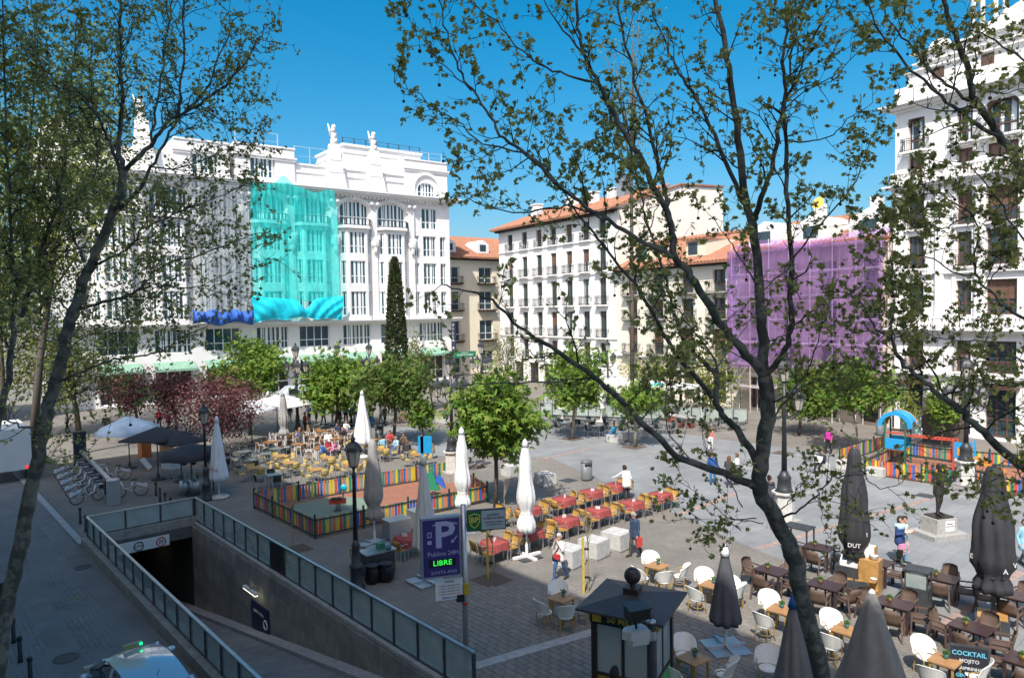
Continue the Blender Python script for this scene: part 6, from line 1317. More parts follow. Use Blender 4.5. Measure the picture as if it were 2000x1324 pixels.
lamp_single('single-lantern lamp post behind the corner of the ramp railing', 404, 977, 5.1)
lamp_multi('five-lantern lamp post left of the cypress in front of the hotel awnings', 582, 848, 7.2, False, 1.05)
lamp_multi('five-lantern lamp post on a stone pedestal left of the bright chestnut tree', 884, 938, 7.2, True, 1.1)
lamp_multi('five-lantern lamp post rising behind the sparse yellow-green tree', 943, 848, 7.3, False)
lamp_multi('five-lantern lamp post on pedestal behind the bronze statue', 1886, 964, 6.9, True, 1.1)
lamp_multi('five-lantern lamp post hidden behind the near plane trunk', 1532, 1036, 7.4, True)
lamp_multi('far lamp post with lanterns before the white hotel wall', 662, 818, 6.9, False)
lamp_multi('far lamp post with three showing lanterns right of the hotel tree', 724, 822, 6.9, False)
lamp_multi('lamp post behind the yellow-green tree before the white house', 1188, 800, 6.6, False)
lamp_multi('lamp post with lanterns on the street side left of the purple netting', 1330, 812, 6.4, False)
# ---- parking sign mast
t = thing('parking_sign', 'purple parking sign with green free display on a steel mast by the ramp', 'sign', G(911, 1312), 0)
pp = G(911, 1312); d_ = pp.y; SZ = lambda py: D(905, py, d_).z
MB().lathe([(.075, 0), (.075, SZ(985))], 14).build('mast', M_steel, t, True)
M_purple = mat('parking_purple', (.045, .03, .17), .35); M_lilac = mat('lilac_print', (.42, .42, .62), .5); M_led = mat('green_led', (.02, .3, .05), .5, emit=(.05, 1, .1), estr=.8); M_ledbg = mat('led_window', (.012, .01, .02), .3)
zt, zb = SZ(1003), SZ(1119); xw = 1.03; sg_ = obj('sign_box', MB().box(-xw-.10, -.10, -.12, .12, zb, zt).mesh('sign_box', mat('sign_case', (.33, .36, .4), .4, metal=.4)), t); sg_.rotation_euler = (0, 0, rad(16))
def onsign(o): o.parent = sg_; return o
MB().box(-xw-.06, -.14, -.128, -.121, zb+.05, zt-.05).build('face', M_purple, sg_)
cx = -.10-xw/2; H_ = zt-zb
text('P', H_*.60, M_lilac, sg_, (cx+.08, -.132, zb+H_*.69), bold=True, name='letter_p', xs=1.15)
MB().add([(cx-.22, -.134, zb+H_*.885), (cx+.1, -.134, zb+H_*.935), (cx+.42, -.134, zb+H_*.885), (cx+.42, -.134, zb+H_*.865), (cx+.1, -.134, zb+H_*.912), (cx-.22, -.134, zb+H_*.865)], [(5,4,1,0), (4,3,2,1)]).build('roof_mark', M_lilac, sg_)
MB().box(cx-.36, cx-.25, -.134, -.129, zb+H_*.68, zb+H_*.77).build('icon', M_lilac, sg_); MB().box(cx-.36, cx-.25, -.134, -.129, zb+H_*.57, zb+H_*.63).build('icon', M_lilac, sg_)
MB().box(cx-.335, cx-.275, -.137, -.1345, zb+H_*.695, zb+H_*.755).build('icon_figure', M_purple, sg_)
MB().add([(cx+.40, -.134, zb+H_*.68), (cx+.28, -.134, zb+H_*.585), (cx+.27, -.134, zb+H_*.63), (cx+.25, -.134, zb+H_*.56), (cx+.34, -.134, zb+H_*.57), (cx+.305, -.134, zb+H_*.575), (cx+.42, -.134, zb+H_*.665)], [(1,6,0), (2,3,4), (1,5,6)]).build('arrow', M_lilac, sg_)
text('Publico 24H.', .165, M_lilac, sg_, (cx+.06, -.132, zb+H_*.40)); MB().box(cx-.34, cx+.36, -.133, -.129, zb+H_*.185, zb+H_*.31).build('display', M_ledbg, sg_)
text('LIBRE', .19, M_led, sg_, (cx+.02, -.136, zb+H_*.247), xs=1.1); text('SANTA ANA', .125, M_lilac, sg_, (cx+.06, -.132, zb+H_*.09))
zt2, zb2 = SZ(1125), SZ(1165); tb = obj('tariff_board', MB().box(-.78, -.06, -.05, -.02, zb2, zt2).mesh('tariff_board', M_signw), t); tb.rotation_euler = (0, 0, rad(16))
text('TARIFAS', .07, M_ink, tb, (-.42, -.055, zt2-.07))
for i in range(4): text('1a HORA  2,45 EUROS / MIN', .045, M_signr if i % 2 else M_ink, tb, (-.42, -.055, zt2-.17-i*.075), xs=1.0)
text('SERVICIO 24 h', .06, mat('ink_blue', (.02, .05, .3), .5), tb, (-.42, -.055, zb2+.06))
zt3, zb3 = SZ(997), SZ(1038); bp_ = obj('oil_sign', MB().box(.09, 1.12, -.05, .05, zb3, zt3).mesh('oil_sign', M_dark), t); bp_.rotation_euler = (0, 0, rad(12))
MB().box(.11, .46, -.056, -.051, zb3+.03, zt3-.03).build('green_panel', mat('oil_green', (.0, .13, .055), .4), bp_); MB().box(.47, 1.10, -.056, -.051, zb3+.03, zt3-.03).build('grey_panel', mat('grey_panel', (.36, .42, .45), .5), bp_)
hc = (zt3+zb3)/2; M_yel = mat('sign_yellow', (.62, .55, .05), .5)
MB().tube([(.285+x*.14, -.06, hc+z*.19) for x, z in ((-1, .75), (-.5, .85), (0, 1), (.5, .85), (1, .75), (.95, -.1), (.6, -.65), (0, -1), (-.6, -.65), (-.95, -.1))], .014, 4, closed=True).build('shield', M_yel, bp_)
text('BP', .2, M_yel, bp_, (.285, -.06, hc+.02), bold=True); text('LAVADO', .085, M_ink, bp_, (.79, -.06, hc+.13)); text('CAMBIO DE ACEITE', .062, M_ink, bp_, (.79, -.06, hc+.04)); text('NEUMATICOS - FRENOS', .045, M_ink, bp_, (.79, -.06, hc-.06)); text('AQUI ABIERTO 24 H', .045, M_ink, bp_, (.79, -.06, hc-.13))
MB().box(-.02, .13, -.12, -.08, SZ(1158), SZ(1136)).build('yellow_box', mat('yellow_box', (.5, .36, .03), .5), t); MB().box(-.22, .0, -.11, -.076, SZ(1172), SZ(1158)).build('black_box', M_black, t); MB().lathe([(.08, SZ(1180)), (.08, SZ(1175))], 14, cap=False).build('red_band', M_signr, t)
# ---- lottery kiosk
kc = G(1238, 1378); M_kb = mat('kiosk_brown', (.035, .022, .018), .4, var=.2); t = thing('lottery_kiosk', 'dark lottery kiosk with pyramid roof and ball finial', 'kiosk', kc, rad(-28)); s_ = .70; zr = 2.52
for x in (-1, 1):
    for y in (-1, 1): MB().cbox((x*s_, y*s_, zr/2), (.13, .13, zr)).build('post', M_kb, t)
for k, (a, nm) in enumerate(((0, 'front'), (90, 'side'), (180, 'back'), (270, 'side'))):
    M_ = Matrix.Rotation(rad(a), 4, 'Z')
    f_ = MB().box(-s_+.07, s_-.07, -s_-.02, -s_+.02, .0, 1.0).xf(M_).build('lower_panel', mat('kiosk_yellow', (.55, .33, .02), .5) if k in (0, 3) else mat('kiosk_green', (.10, .35, .12), .5), t)
    MB().box(-s_+.07, s_-.07, -s_-.012, -s_+.012, 1.03, zr-.33).xf(M_).build('glass_pane', mat('kiosk_glass', (.50, .56, .55), .1, trans=.35), t)
    MB().box(-s_-.06, s_+.06, -s_-.09, -s_+.03, zr-.32, zr).xf(M_).build('fascia', mat('fascia_black', (.012, .012, .013), .35), t); MB().box(-.035, .035, -s_-.03, -s_+.03, 1.0, zr-.32).xf(M_).build('mullion', M_kb, t); MB().box(-s_+.06, s_-.06, -s_-.05, -s_+.04, .99, 1.05).xf(M_).build('sill', M_kb, t)
for a in (0, 270):
    o = text('50 MILLONES', .21, mat('kiosk_letter', (.55, .40, .03), .5), t, Matrix.Rotation(rad(a), 3, 'Z') @ Vector((.25, -s_-.096, zr-.17)), rot=(rad(90), 0, rad(a)), bold=True); MB().box(-.72, -.5, -s_-.097, -s_-.091, zr-.27, zr-.06).xf(Matrix.Rotation(rad(a), 4, 'Z')).build('fascia_plaque', MATS['kiosk_letter'], t)
R_ = s_+.34; b = MB(); b.add([(-R_, -R_, zr), (R_, -R_, zr), (R_, R_, zr), (-R_, R_, zr), (-R_, -R_, zr+.05), (R_, -R_, zr+.05), (R_, R_, zr+.05), (-R_, R_, zr+.05), (-.14, -.14, zr+.24), (.14, -.14, zr+.24), (.14, .14, zr+.24), (-.14, .14, zr+.24)], [(0,3,2,1), (0,1,5,4), (1,2,6,5), (2,3,7,6), (3,0,4,7), (4,5,9,8), (5,6,10,9), (6,7,11,10), (7,4,8,11), (8,9,10,11)]); b.build('roof', mat('kiosk_roof', (.055, .045, .045), .5, var=.15, scale=4), t)
b = MB(); b.cbox((0, 0, zr+.3), (.36, .36, .16)); b.lathe([(.07, zr+.38), (.06, zr+.46)], 10); b.ball((0, 0, zr+.64), .2, 16, 10); b.build('finial', M_kb, t, False)
tag(MB().prismX([(-.2, 0), (.2, 0), (.12, .32), (-.12, .32)], -.3, .3).build('ticket_printer', M_dark, None, False, (kc.x-.1, kc.y+.2, 1.35), rad(-28)), 'dark ticket machine behind the kiosk glass', 'machine')
MB().box(-.7, .7, -.4, .5, 1.28, 1.34).build('counter', M_wood, t)
# ---- camera and floodlight mast in front of the kiosk
mp = D(1272, 1235, 13.2); t = thing('camera_mast', 'dark post with floodlight and grey surveillance camera in front of the kiosk', 'camera mast', (mp.x, mp.y, 0), rad(20))
zc = mp.z; MB().lathe([(.085, 0), (.085, zc-.15), (.07, zc-.1), (.07, zc+.18), (.075, zc+.2)], 14).build('post', M_dark, t, True); MB().lathe([(.09, zc+.2), (.09, zc+.23), (.03, zc+.25)], 14).build('cap', M_steel, t, True)
MB().lathe([(.09, zc-.12), (.095, zc-.1), (.09, zc+.05)], 14, cap=False).build('clamp', M_steel, t)
b = MB(); b.prism([(-.12, -.15), (-.5, -.13), (-.62, 0), (-.5, .13), (-.12, .15)], zc-.02, zc+.14); b.prism([(-.12, -.13), (-.45, -.1), (-.52, 0), (-.45, .1), (-.12, .13)], zc-.14, zc-.021); b.build('camera_housing', mat('camera_grey', (.55, .53, .50), .5), t); MB().box(-.14, -.06, -.12, .12, zc-.1, zc+.1).build('bracket', M_steel, t)
MB().tube([(-.32, 0, zc+.14), (-.32, 0, zc+.36)], .025, 8).build('floodlight_arm', M_black, t); fl_ = MB(); fl_.hexa([(-.55, -.2, zc+.36), (-.15, -.2, zc+.36), (-.17, .08, zc+.36), (-.53, .08, zc+.36), (-.58, -.24, zc+.58), (-.14, -.24, zc+.58), (-.17, .06, zc+.6), (-.55, .06, zc+.6)]); fl_.build('floodlight', M_black, t); MB().hexa([(-.6, -.27, zc+.585), (-.12, -.27, zc+.585), (-.15, .1, zc+.61), (-.56, .1, zc+.61), (-.6, -.27, zc+.6), (-.12, -.27, zc+.6), (-.15, .1, zc+.625), (-.56, .1, zc+.625)]).build('floodlight_hood', M_dark, t)
MB().tube([(-.18, .05, zc+.5), (-.05, .08, zc+.5), (.0, .06, zc+.4), (0, 0, zc+.24)], .018, 6).build('cable', M_black, t)
# ---- bollards
def bollard(): 
    t = thing('bollard', 'x', 'bollard', group='black bollards'); MB().lathe([(.07, 0), (.065, .06), (.055, .1), (.055, .62)], 10).build('shaft', M_black, t, True); MB().lathe([(.058, .62), (.07, .64), (.07, .7), (.04, .74)], 10).build('cap', M_black, t, True); return t
for (px, py), lb in zip([(27, 1255), (40, 1293), (60, 1336), (4, 1180), (157, 1022), (168, 1038), (305, 968), (313, 980), (323, 990), (334, 1000), (345, 1010)], ['black bollard nearest the left trunk by the street', 'second black bollard below the left trunk', 'lowest black bollard at the bottom left', 'black bollard at the left edge beside the trunk', 'black bollard left of the ramp corner, further one', 'black bollard left of the ramp corner, nearer one', 'farthest bollard of the row behind the ramp head', 'second bollard of the row behind the ramp head', 'middle bollard of the row behind the ramp head', 'fourth bollard of the row behind the ramp head', 'nearest bollard of the row behind the ramp head']): place('bollard', bollard, G(px, py), 0, lb)
# ---- concrete cubes, stones, bins
def cube_seat(label, px, py, sx, sy, sz, rz, m=None):
    b = MB(); b.cbox((0, 0, .03), (sx*.94, sy*.94, .06)); b.cbox((0, 0, .06+sz/2), (sx, sy, sz), 0, .985); o = b.build('concrete_cube', m or M_concrete, None, False, G(px, py), rz); return tag(o, label, 'block', 'concrete block seats')
cube_seat('concrete cube seat right behind the walking woman', 1112, 1103, .92, .85, .62, RANG+.15); cube_seat('concrete cube seat between the other two cubes', 1160, 1086, .92, .85, .62, RANG+.1); cube_seat('concrete cube seat beside the man in the blue jacket', 1205, 1070, .95, .9, .62, RANG+.1)
cube_seat('pale stone block with broken side left of the grey bin', 1065, 947, 1.0, .8, .6, RANG-.2); cube_seat('stone block under the dark seated figure', 998, 930, .9, .8, .6, RANG); cube_seat('stone block the blue-clad sitter rests on', 1202, 864, 1.0, .8, .5, RANG); cube_seat('stone block right of the blue-clad sitter', 1232, 860, 1.0, .8, .5, RANG); cube_seat('far stone block beside the second pale trunk', 1262, 853, 1.2, .8, .5, RANG)
cube_seat('white stone block beside the second play fence', 1656, 918, 1.1, .7, .5, RANG); cube_seat('white stone block at the corner of the second play fence', 1712, 930, .9, .7, .45, RANG); cube_seat('stone bench block under the far seated pair', 866, 826, 1.3, .7, .45, RANG)
def mk_bin():
    t = thing('litter_bin', 'x', 'litter bin', group='oval grey litter bins'); b = MB(); n = 16
    b.lathe([(.30, .05), (.31, .1), (.33, 1.0)], n); 
    for i in range(len(b.v)): b.v[i] = (b.v[i][0], b.v[i][1]*.72, b.v[i][2])
    b.build('body', mat('bin_grey', (.14, .155, .16), .5), t, True); b = MB(); b.lathe([(.34, 1.0), (.34, 1.04), (.3, 1.12), (.1, 1.16)], n)
    for i in range(len(b.v)): b.v[i] = (b.v[i][0], b.v[i][1]*.72, b.v[i][2])
    b.build('lid', mat('bin_lid', (.11, .12, .125), .5), t, True); MB().box(-.2, .2, -.27, -.22, .88, .97).build('slot', M_black, t); return t
for (px, py, rz, lb) in [(1146, 938, .3, 'grey litter bin in the open square behind the red tables'), (1322, 902, .2, 'grey litter bin beneath the left limb of the plane tree'), (741, 858, .3, 'dark litter bin behind the white far terrace parasol'), (1720, 850, .1, 'blue-grey litter bin left of the play tower'), (838, 830, .3, 'far litter bin beside the seated pair')]: place('bin', mk_bin, G(px, py), rz, lb)
t = thing('blue_notice_post', 'bright blue notice board on a blue post beside the guests', 'notice board', G(826, 938)); MB().cbox((0, 0, 1.25), (.16, .16, 2.5)).build('post', mat('cyan_paint', (.01, .27, .55), .45), t); MB().box(-.22, .55, -.08, .08, 1.55, 2.5).build('board', MATS['cyan_paint'], t)
# ---- statues
M_brz = mat('dark_bronze', (.055, .05, .042), .42, metal=.55, var=.3, scale=6)
# ---- playgrounds
SL = [mat('slat_'+n_, c, .55, var=.08, scale=6) for n_, c in (('yellow', (.62, .47, .03)), ('green', (.02, .22, .11)), ('red', (.55, .07, .04)), ('blue', (.03, .12, .45)), ('orange', (.60, .19, .06)), ('grey', (.22, .24, .22)))]
M_fpost = mat('fence_green', (.02, .05, .045), .5)
SLM = {}
def play_fence(label, corners, slat=.11, gap=.045, hgt=.85, closed=True):
    t = thing('play_fence', label, 'fence', corners[0]); k = 0; c0 = corners[0]; n_ = len(corners); r_ = random.Random(len(label)); total = 0
    pm = MB().lathe([(.05, 0), (.05, hgt+.16), (.02, hgt+.2)], 8).mesh('post', M_fpost)
    if not SLM:
        for i, m_ in enumerate(SL): SLM[i] = MB().hexa([(-slat/2, -.012, .1), (slat/2, -.012, .1), (slat/2, .012, .1), (-slat/2, .012, .1), (-slat/2, -.012, hgt), (slat/2, -.012, hgt), (slat/2, .012, hgt), (-slat/2, .012, hgt)]).mesh('slat', m_)
    for i in range(n_ if closed else n_-1):
        A, B = corners[i], corners[(i+1) % n_]; d = B-A; L = d.length; e_ = d/L; ang = math.atan2(d.y, d.x); nseg = max(1, round(L/2.0))
        for z in (.14, hgt-.06): MB().bar(A-c0+Vector((0, 0, z))+Vector((-e_.y, e_.x, 0))*.03, B-c0+Vector((0, 0, z))+Vector((-e_.y, e_.x, 0))*.03, .035, .06).build('rail', M_fpost, t)
        for j in range(nseg): obj('post', pm, t, A-c0+d*(j/nseg))
        m_ = int(L/(slat+gap))
        for j in range(m_): obj('slat', SLM[k % 6] if r_.random() < .9 else SLM[r_.randrange(6)], t, A-c0+e_*((j+.5)*L/m_), ang); k += 1; total += 1
    if not closed: obj('post', pm, t, corners[-1]-c0)
    return total
c1 = [G(616, 1052), G(497, 993), G(880, 930), G(952, 980)]
play_fence('colourful slatted fence around the small play area left of the parking sign', c1)
M_rub = mat('red_rubber', (.27, .12, .075), .9, var=.12, scale=2); M_grub = mat('green_rubber', (.16, .22, .17), .9, var=.1)
sheet('play_area_floor', [[c1[3], c1[2], c1[1], c1[0]][::-1] if False else [c1[0], c1[3], c1[2], c1[1]]], .012, M_rub)
gc = G(648, 995); o = MB().lathe([(2.3, 0), (2.28, .006)], 40).build('play_area_circle', M_grub, None, False, (gc.x, gc.y, .013)); tag(o, kind='structure')
c2 = [G(1690, 926), G(1800, 942), G(1915, 957), G(2090, 985), G(2090, 925), G(1860, 904), G(1762, 890)]
play_fence('colourful slatted fence around the play tower at the right', c2)
play_fence('short colourful slatted fence left of the play tower fence', [G(1640, 905), G(1686, 890), G(1726, 876)], closed=False)
sheet('play_area_floor', [c2], .012, M_rub)
def rider(label, px, py, kind):
    t = thing('spring_rider', label, 'spring rider', G(px, py), rad(12 if kind == 0 else 168)); MB().lathe([(.22, 0), (.2, .05)], 12).build('foot', M_dark, t)
    MB().tube([(.11*math.cos(i*.9), .11*math.sin(i*.9), .05+i*.012) for i in range(26)], .02, 5).build('spring', M_dark, t)
    if kind == 0:
        MB().box(-.4, .4, -.04, .04, .36, .62).build('body', SL[2], t); MB().box(-.3, .2, -.14, .14, .622, .66).build('seat', M_fpost, t); MB().tube([(.25, 0, .6), (.3, 0, 1.02)], .03, 6).build('neck', SL[3], t); MB().ball((.3, 0, 1.12), .17, 12, 8, (1, .5, 1)).build('head', mat('cyan_head', (.02, .42, .52), .4), t, True); MB().tube([(.25, -.22, .85), (.25, .22, .85)], .02, 6).build('handle', M_dark, t)
    else:
        b = MB(); b.prismY([(-.35, .4), (.3, .38), (.45, .75), (.35, 1.25), (.1, 1.35), (-.05, 1.1), (-.15, .8)], -.05, .05); b.build('body', SL[1], t); MB().prismY([(.38, 1.0), (.72, .98), (.4, 1.28)], -.06, .06).build('beak', SL[0], t); MB().prismY([(-.1, .85), (-.62, .5), (-.45, 1.0), (-.2, 1.2)], .06, .1).build('wing', SL[3], t); MB().prismY([(-.1, .85), (-.62, .5), (-.45, 1.0), (-.2, 1.2)], -.1, -.06).build('wing', SL[3], t); MB().ball((.2, -.06, 1.15), .06, 8, 5).build('eye', M_white, t)
rider('spring rider with round cyan head in the small play area', 660, 998, 0); rider('parrot-shaped spring rider behind the shaded white parasol', 848, 972, 1)
# play tower
t = thing('play_tower', 'play tower with blue arched roof, red bridge and orange slide', 'play tower', G(1752, 905), math.atan2((G(1915, 957)-G(1690, 926)).y, (G(1915, 957)-G(1690, 926)).x))
M_pg = mat('play_green', (.02, .12, .085), .5); M_pr = mat('play_red', (.50, .07, .045), .5); M_pbl = mat('play_blue', (.02, .30, .62), .45); M_por = mat('play_orange', (.62, .26, .06), .5)
for x, y in ((-.75, -.6), (.75, -.6), (-.75, .9), (.75, .9)): MB().cbox((x, y, 1.75), (.11, .11, 3.5)).build('post', M_pg, t)
MB().box(-.75, .75, -.6, .9, 1.15, 1.22).build('platform', M_wood, t)
for y in (-.66, .96):
    b = MB(); k = 12; ro, ri = 1.25, .95
    for i in range(k):
        a0, a1 = math.pi*i/k, math.pi*(i+1)/k; b.prismY([(-ro*math.cos(a0), 3.0+ro*math.sin(a0)), (-ro*math.cos(a1), 3.0+ro*math.sin(a1)), (-ri*math.cos(a1), 3.0+ri*math.sin(a1)), (-ri*math.cos(a0), 3.0+ri*math.sin(a0))], y-.04, y+.04)
    b.build('arch', M_pbl if y < 0 else M_por, t)
MB().grid(lambda u, v: (-1.22*math.cos(math.pi*(.05+.9*u)), -.6+1.5*v, 3.0+1.22*math.sin(math.pi*(.05+.9*u))), 14, 4).build('roof', M_pbl, t, True)
for y in (-.62, .92): MB().box(-.69, .69, y-.02, y+.02, 1.25, 2.1).build('side_panel', M_pbl, t); MB().box(-.69, .69, y-.03, y+.03, 2.5, 2.62).build('top_rail', M_pr, t)
for i in range(9): MB().cbox((-1.0-.14*i, .1, 1.12-.125*i), (.13, 1.2, .05)).build('stair_board', mat('ramp_board', (.30, .22, .14), .8), t)
for y in (-.45, .75): MB().bar((-.8, y, 1.1), (-2.3, y, 0.02), .08, .12).build('stair_beam', M_pg, t)
for y in (-.3, .5): MB().bar((.8, y, 2.35), (4.0, y, 2.35), .09).build('bridge_beam', M_pr, t)
for i in range(11): MB().bar((.95+i*.3, -.3, 2.4), (.95+i*.3, .5, 2.4), .05).build('bridge_rung', M_pr, t)
for x, y in ((4.05, -.5), (4.05, .7), (5.2, -.5), (5.2, .7)): MB().cbox((x, y, 1.2), (.11, .11, 2.4)).build('post', M_pr if x < 5 else M_pbl, t)
MB().box(4.05, 5.2, -.5, .7, 1.0, 1.07).build('platform', M_wood, t); MB().box(4.1, 5.15, -.56, -.52, 1.1, 2.3).build('side_panel', M_pbl, t); MB().box(4.3, 4.9, -.6, -.565, 1.3, 1.9).build('panel_emblem', M_por, t)
b = MB(); b.hexa([(5.25, -.3, 1.0), (5.25, .4, 1.0), (7.2, .4, .15), (7.2, -.3, .15), (5.25, -.3, 1.06), (5.25, .4, 1.06), (7.2, .4, .21), (7.2, -.3, .21)]); b.build('slide', M_por, t); [MB().bar((5.25, y, 1.15), (7.2, y, .3), .05, .22).build('slide_side', M_por, t) for y in (-.33, .43)]
MB().tube([(.9+i*.3, .1+.2*math.sin(i), 1.2+.15*math.sin(i*.9)) for i in range(11)], .03, 5).build('rope', M_dark, t)
t.scale = (.74,)*3
t = thing('notice_board', 'big brown wooden board with a turquoise poster behind the play tower', 'board', G(1842, 872), ROWANG); MB().box(-1.3, 1.3, -.08, .08, .1, 3.2).build('board', mat('grey_brown_wood', (.11, .095, .085), .8, var=.2), t)
MB().box(-2.8, -1.4, -.09, -.02, .6, 2.2).build('poster', mat('turquoise_print', (.25, .62, .62), .6, col2=(.75, .8, .8), scale=4), t)
# ---- far glass railing of the second ramp
rail('glass_railing', 'far glass railing of a second car ramp behind the dark chairs', G(1460, 828), G(1056, 812), .1, 1.25, 16)
rail('glass_railing', 'second line of far glass railing in front of the white house', G(1300, 800), G(1062, 790), .1, 1.2, 9)
t = thing('far_canopy', 'white flat canopy over the far terrace under the plane tree limb', 'canopy', G(1260, 812), ROWANG); MB().box(-7, 5, -2, 2, 2.75, 2.95).build('roof', MC_w, t); [MB().cbox((x, y, 1.37), (.1, .1, 2.74)).build('post', M_wframe, t) for x in (-6.8, -1, 4.8) for y in (-1.8, 1.8)]
t = thing('brick_planter', 'brick-red planter box beneath the far trees', 'planter', G(1330, 832), ROWANG); MB().box(-1.1, 1.1, -.4, .4, 0, .75).build('box', mat('brick_red', (.28, .10, .07), .85, var=.2, scale=8), t); MB().box(-1.15, 1.15, -.45, .45, .752, .82).build('rim', M_stone, t)
t = thing('street_sign', 'turquoise street sign on a thin pole behind the far canopy', 'sign', G(1287, 822)); MB().lathe([(.05, 0), (.05, 3.6)], 8).build('pole', M_steel, t); MB().box(-.4, .4, -.04, .04, 2.7, 3.2).build('plate', mat('turquoise_sign', (.02, .5, .55), .4), t)
# ---- bicycle hire station
def mk_bike():
    t = thing('hire_bicycle', 'x', 'bicycle', group='white hire bicycles at the docks'); M_bw = mat('bike_white', (.72, .74, .76), .35)
    for x in (-.52, .52):
        b = MB(); b.tube([(x+.33*math.cos(i*math.pi/12), 0, .34+.33*math.sin(i*math.pi/12)) for i in range(24)], .022, 6, closed=True); wh_ = b.build('wheel', M_black, t); sp_ = MB()
        for i in range(10): a = math.pi*i/10; sp_.bar((x-.31*math.cos(a), 0, .34-.31*math.sin(a)), (x+.31*math.cos(a), 0, .34+.31*math.sin(a)), .006)
        sp_.lathe([(.05, -.04), (.05, .04)], 8, (0, 0, 0)); sp_.v[-16:] = [(x+p_[0], p_[2], .34+p_[1]) for p_ in sp_.v[-16:]]; sp_.build('spokes', M_steel, wh_)
    b = MB(); b.tube([(.40, 0, .85), (.30, 0, .5), (.02, 0, .36)], [.04, .05, .045], 8); b.tube([(.02, 0, .36), (-.16, 0, .82)], .025, 8); b.tube([(.02, 0, .34), (-.52, 0, .34), (-.13, 0, .66)], .018, 6); b.build('frame', M_bw, t, True)
    MB().tube([(.38, 0, .9), (.46, 0, .62), (.52, 0, .34)], .02, 6).build('fork', M_bw, t); MB().tube([(.36, 0, .85), (.34, 0, 1.05)], .018, 6).build('stem', M_steel, t); MB().tube([(.25, -.3, 1.05), (.36, -.15, 1.07), (.36, .15, 1.07), (.25, .3, 1.05)], .015, 6).build('handlebar', M_black, t)
    MB().hexa([(-.34, -.1, .86), (-.34, .1, .86), (-.06, .03, .86), (-.06, -.03, .86), (-.34, -.1, .92), (-.34, .1, .92), (-.06, .03, .91), (-.06, -.03, .91)]).build('saddle', M_black, t); MB().hexa([(-.85, -.06, .42), (-.85, .06, .42), (-.3, .06, .62), (-.3, -.06, .62), (-.82, -.06, .62), (-.82, .06, .62), (-.3, .06, .72), (-.3, -.06, .72)]).build('rear_guard', M_bw, t)
    b = MB(); b.box(.48, .76, -.16, .16, .82, .84); [b.bar((x, y, .82), (x*1.02, y*1.08, 1.02), .012) for x in (.48, .62, .76) for y in (-.16, 0, .16)]; b.tube([(.47, -.17, 1.02), (.78, -.17, 1.02), (.78, .17, 1.02), (.47, .17, 1.02)], .012, 5, closed=True); b.build('basket', M_steel, t)
    return t
A0, A1 = G(222, 985), G(160, 912); dd = (A1-A0); ang = math.atan2(dd.y, dd.x); nrm = Vector((-dd.y, dd.x, 0)).normalized()
t = thing('docking_rail', 'long grey bicycle docking rail with tall end panel', 'docking station', A0, ang); Ld = dd.length
MB().box(0, Ld, -.12, .12, .0, .1).build('base', M_steel, t); MB().box(.0, Ld, -.1, .1, .98, 1.12).build('top_rail', M_steel, t); MB().box(-.12, .0, -.3, .3, 0, 1.25).build('end_panel', M_alu, t); MB().lathe([(.3, 1.25), (.28, 1.3), (.05, 1.32)], 12, (-.06, 0, 0)).build('end_cap', M_steel, t)
for i in range(7): x = .5+i*(Ld-.7)/6.5; MB().box(x-.12, x+.12, -.09, .09, .1, .98).build('dock', M_dark, t); MB().box(x-.05, x+.05, .09, .16, .6, .8).build('latch', M_black, t)
for i, lb in zip(range(5), ('nearest docked white bicycle', 'second docked white bicycle from the ramp', 'third docked white bicycle from the ramp', 'fourth docked white bicycle from the ramp', 'farthest docked white bicycle on the street side')):
    p = A0+dd*(.12+.155*i)+nrm*.95; place('bike', mk_bike, p, math.atan2(-nrm.y, -nrm.x)+.25, lb)
p = A0+dd*.1-nrm*.95; place('bike', mk_bike, p, math.atan2(nrm.y, nrm.x)-.2, 'white bicycle docked on the plaza side near the end panel'); p = A0+dd*.5-nrm*.95; place('bike', mk_bike, p, math.atan2(nrm.y, nrm.x)-.2, 'white bicycle docked on the plaza side farther from the ramp')
t = thing('hire_totem', 'dark blue bicycle hire totem at the end of the docking rail', 'totem', A1+dd.normalized()*.7, ang); MB().box(-.2, .2, -.35, .35, 0, 2.1).build('body', mat('totem_blue', (.02, .03, .06), .4), t); MB().box(-.25, .25, -.4, .4, 2.102, 2.2).build('cap', M_dark, t)
# ---- taxi
M_car = mat('taxi_white', (.62, .66, .70), .10, metal=.45, spec=.7); M_cglass = mat('car_glass', (.012, .016, .02), .03, spec=.9)
tc_ = G(266, 1266, 1.53)-RA*.2; tx = thing('taxi', 'white taxi with lit green roof light driving up the street beside the ramp', 'taxi', (tc_.x, tc_.y, 0), RANG+rad(3))
def loft(b, secs, n=18):
    """secs: (x, half width bottom, half width top, z bottom, z top, roundness)"""
    o = len(b.v)
    for x, wb, wt, z0, z1 in secs:
        for j in range(n):
            a = math.pi*j/(n-1); c, s2 = math.cos(a), math.sin(a); e2 = .42
            yy = (abs(c)**e2)*(1 if c >= 0 else -1); zz = s2**e2; w_ = wb+(wt-wb)*zz; b.v.append((x, -yy*w_, z0+(z1-z0)*zz))
    for i in range(len(secs)-1):
        for j in range(n-1): a = o+i*n+j; b.f.append((a, a+1, a+n+1, a+n)); b.m.append(b.mi)
        b.f.append((o+i*n+n-1, o+i*n, o+(i+1)*n, o+(i+1)*n+n-1)); b.m.append(b.mi)
    b.f.append(tuple(o+j for j in range(n))[::-1]); b.m.append(b.mi); b.f.append(tuple(o+(len(secs)-1)*n+j for j in range(n))); b.m.append(b.mi); return b
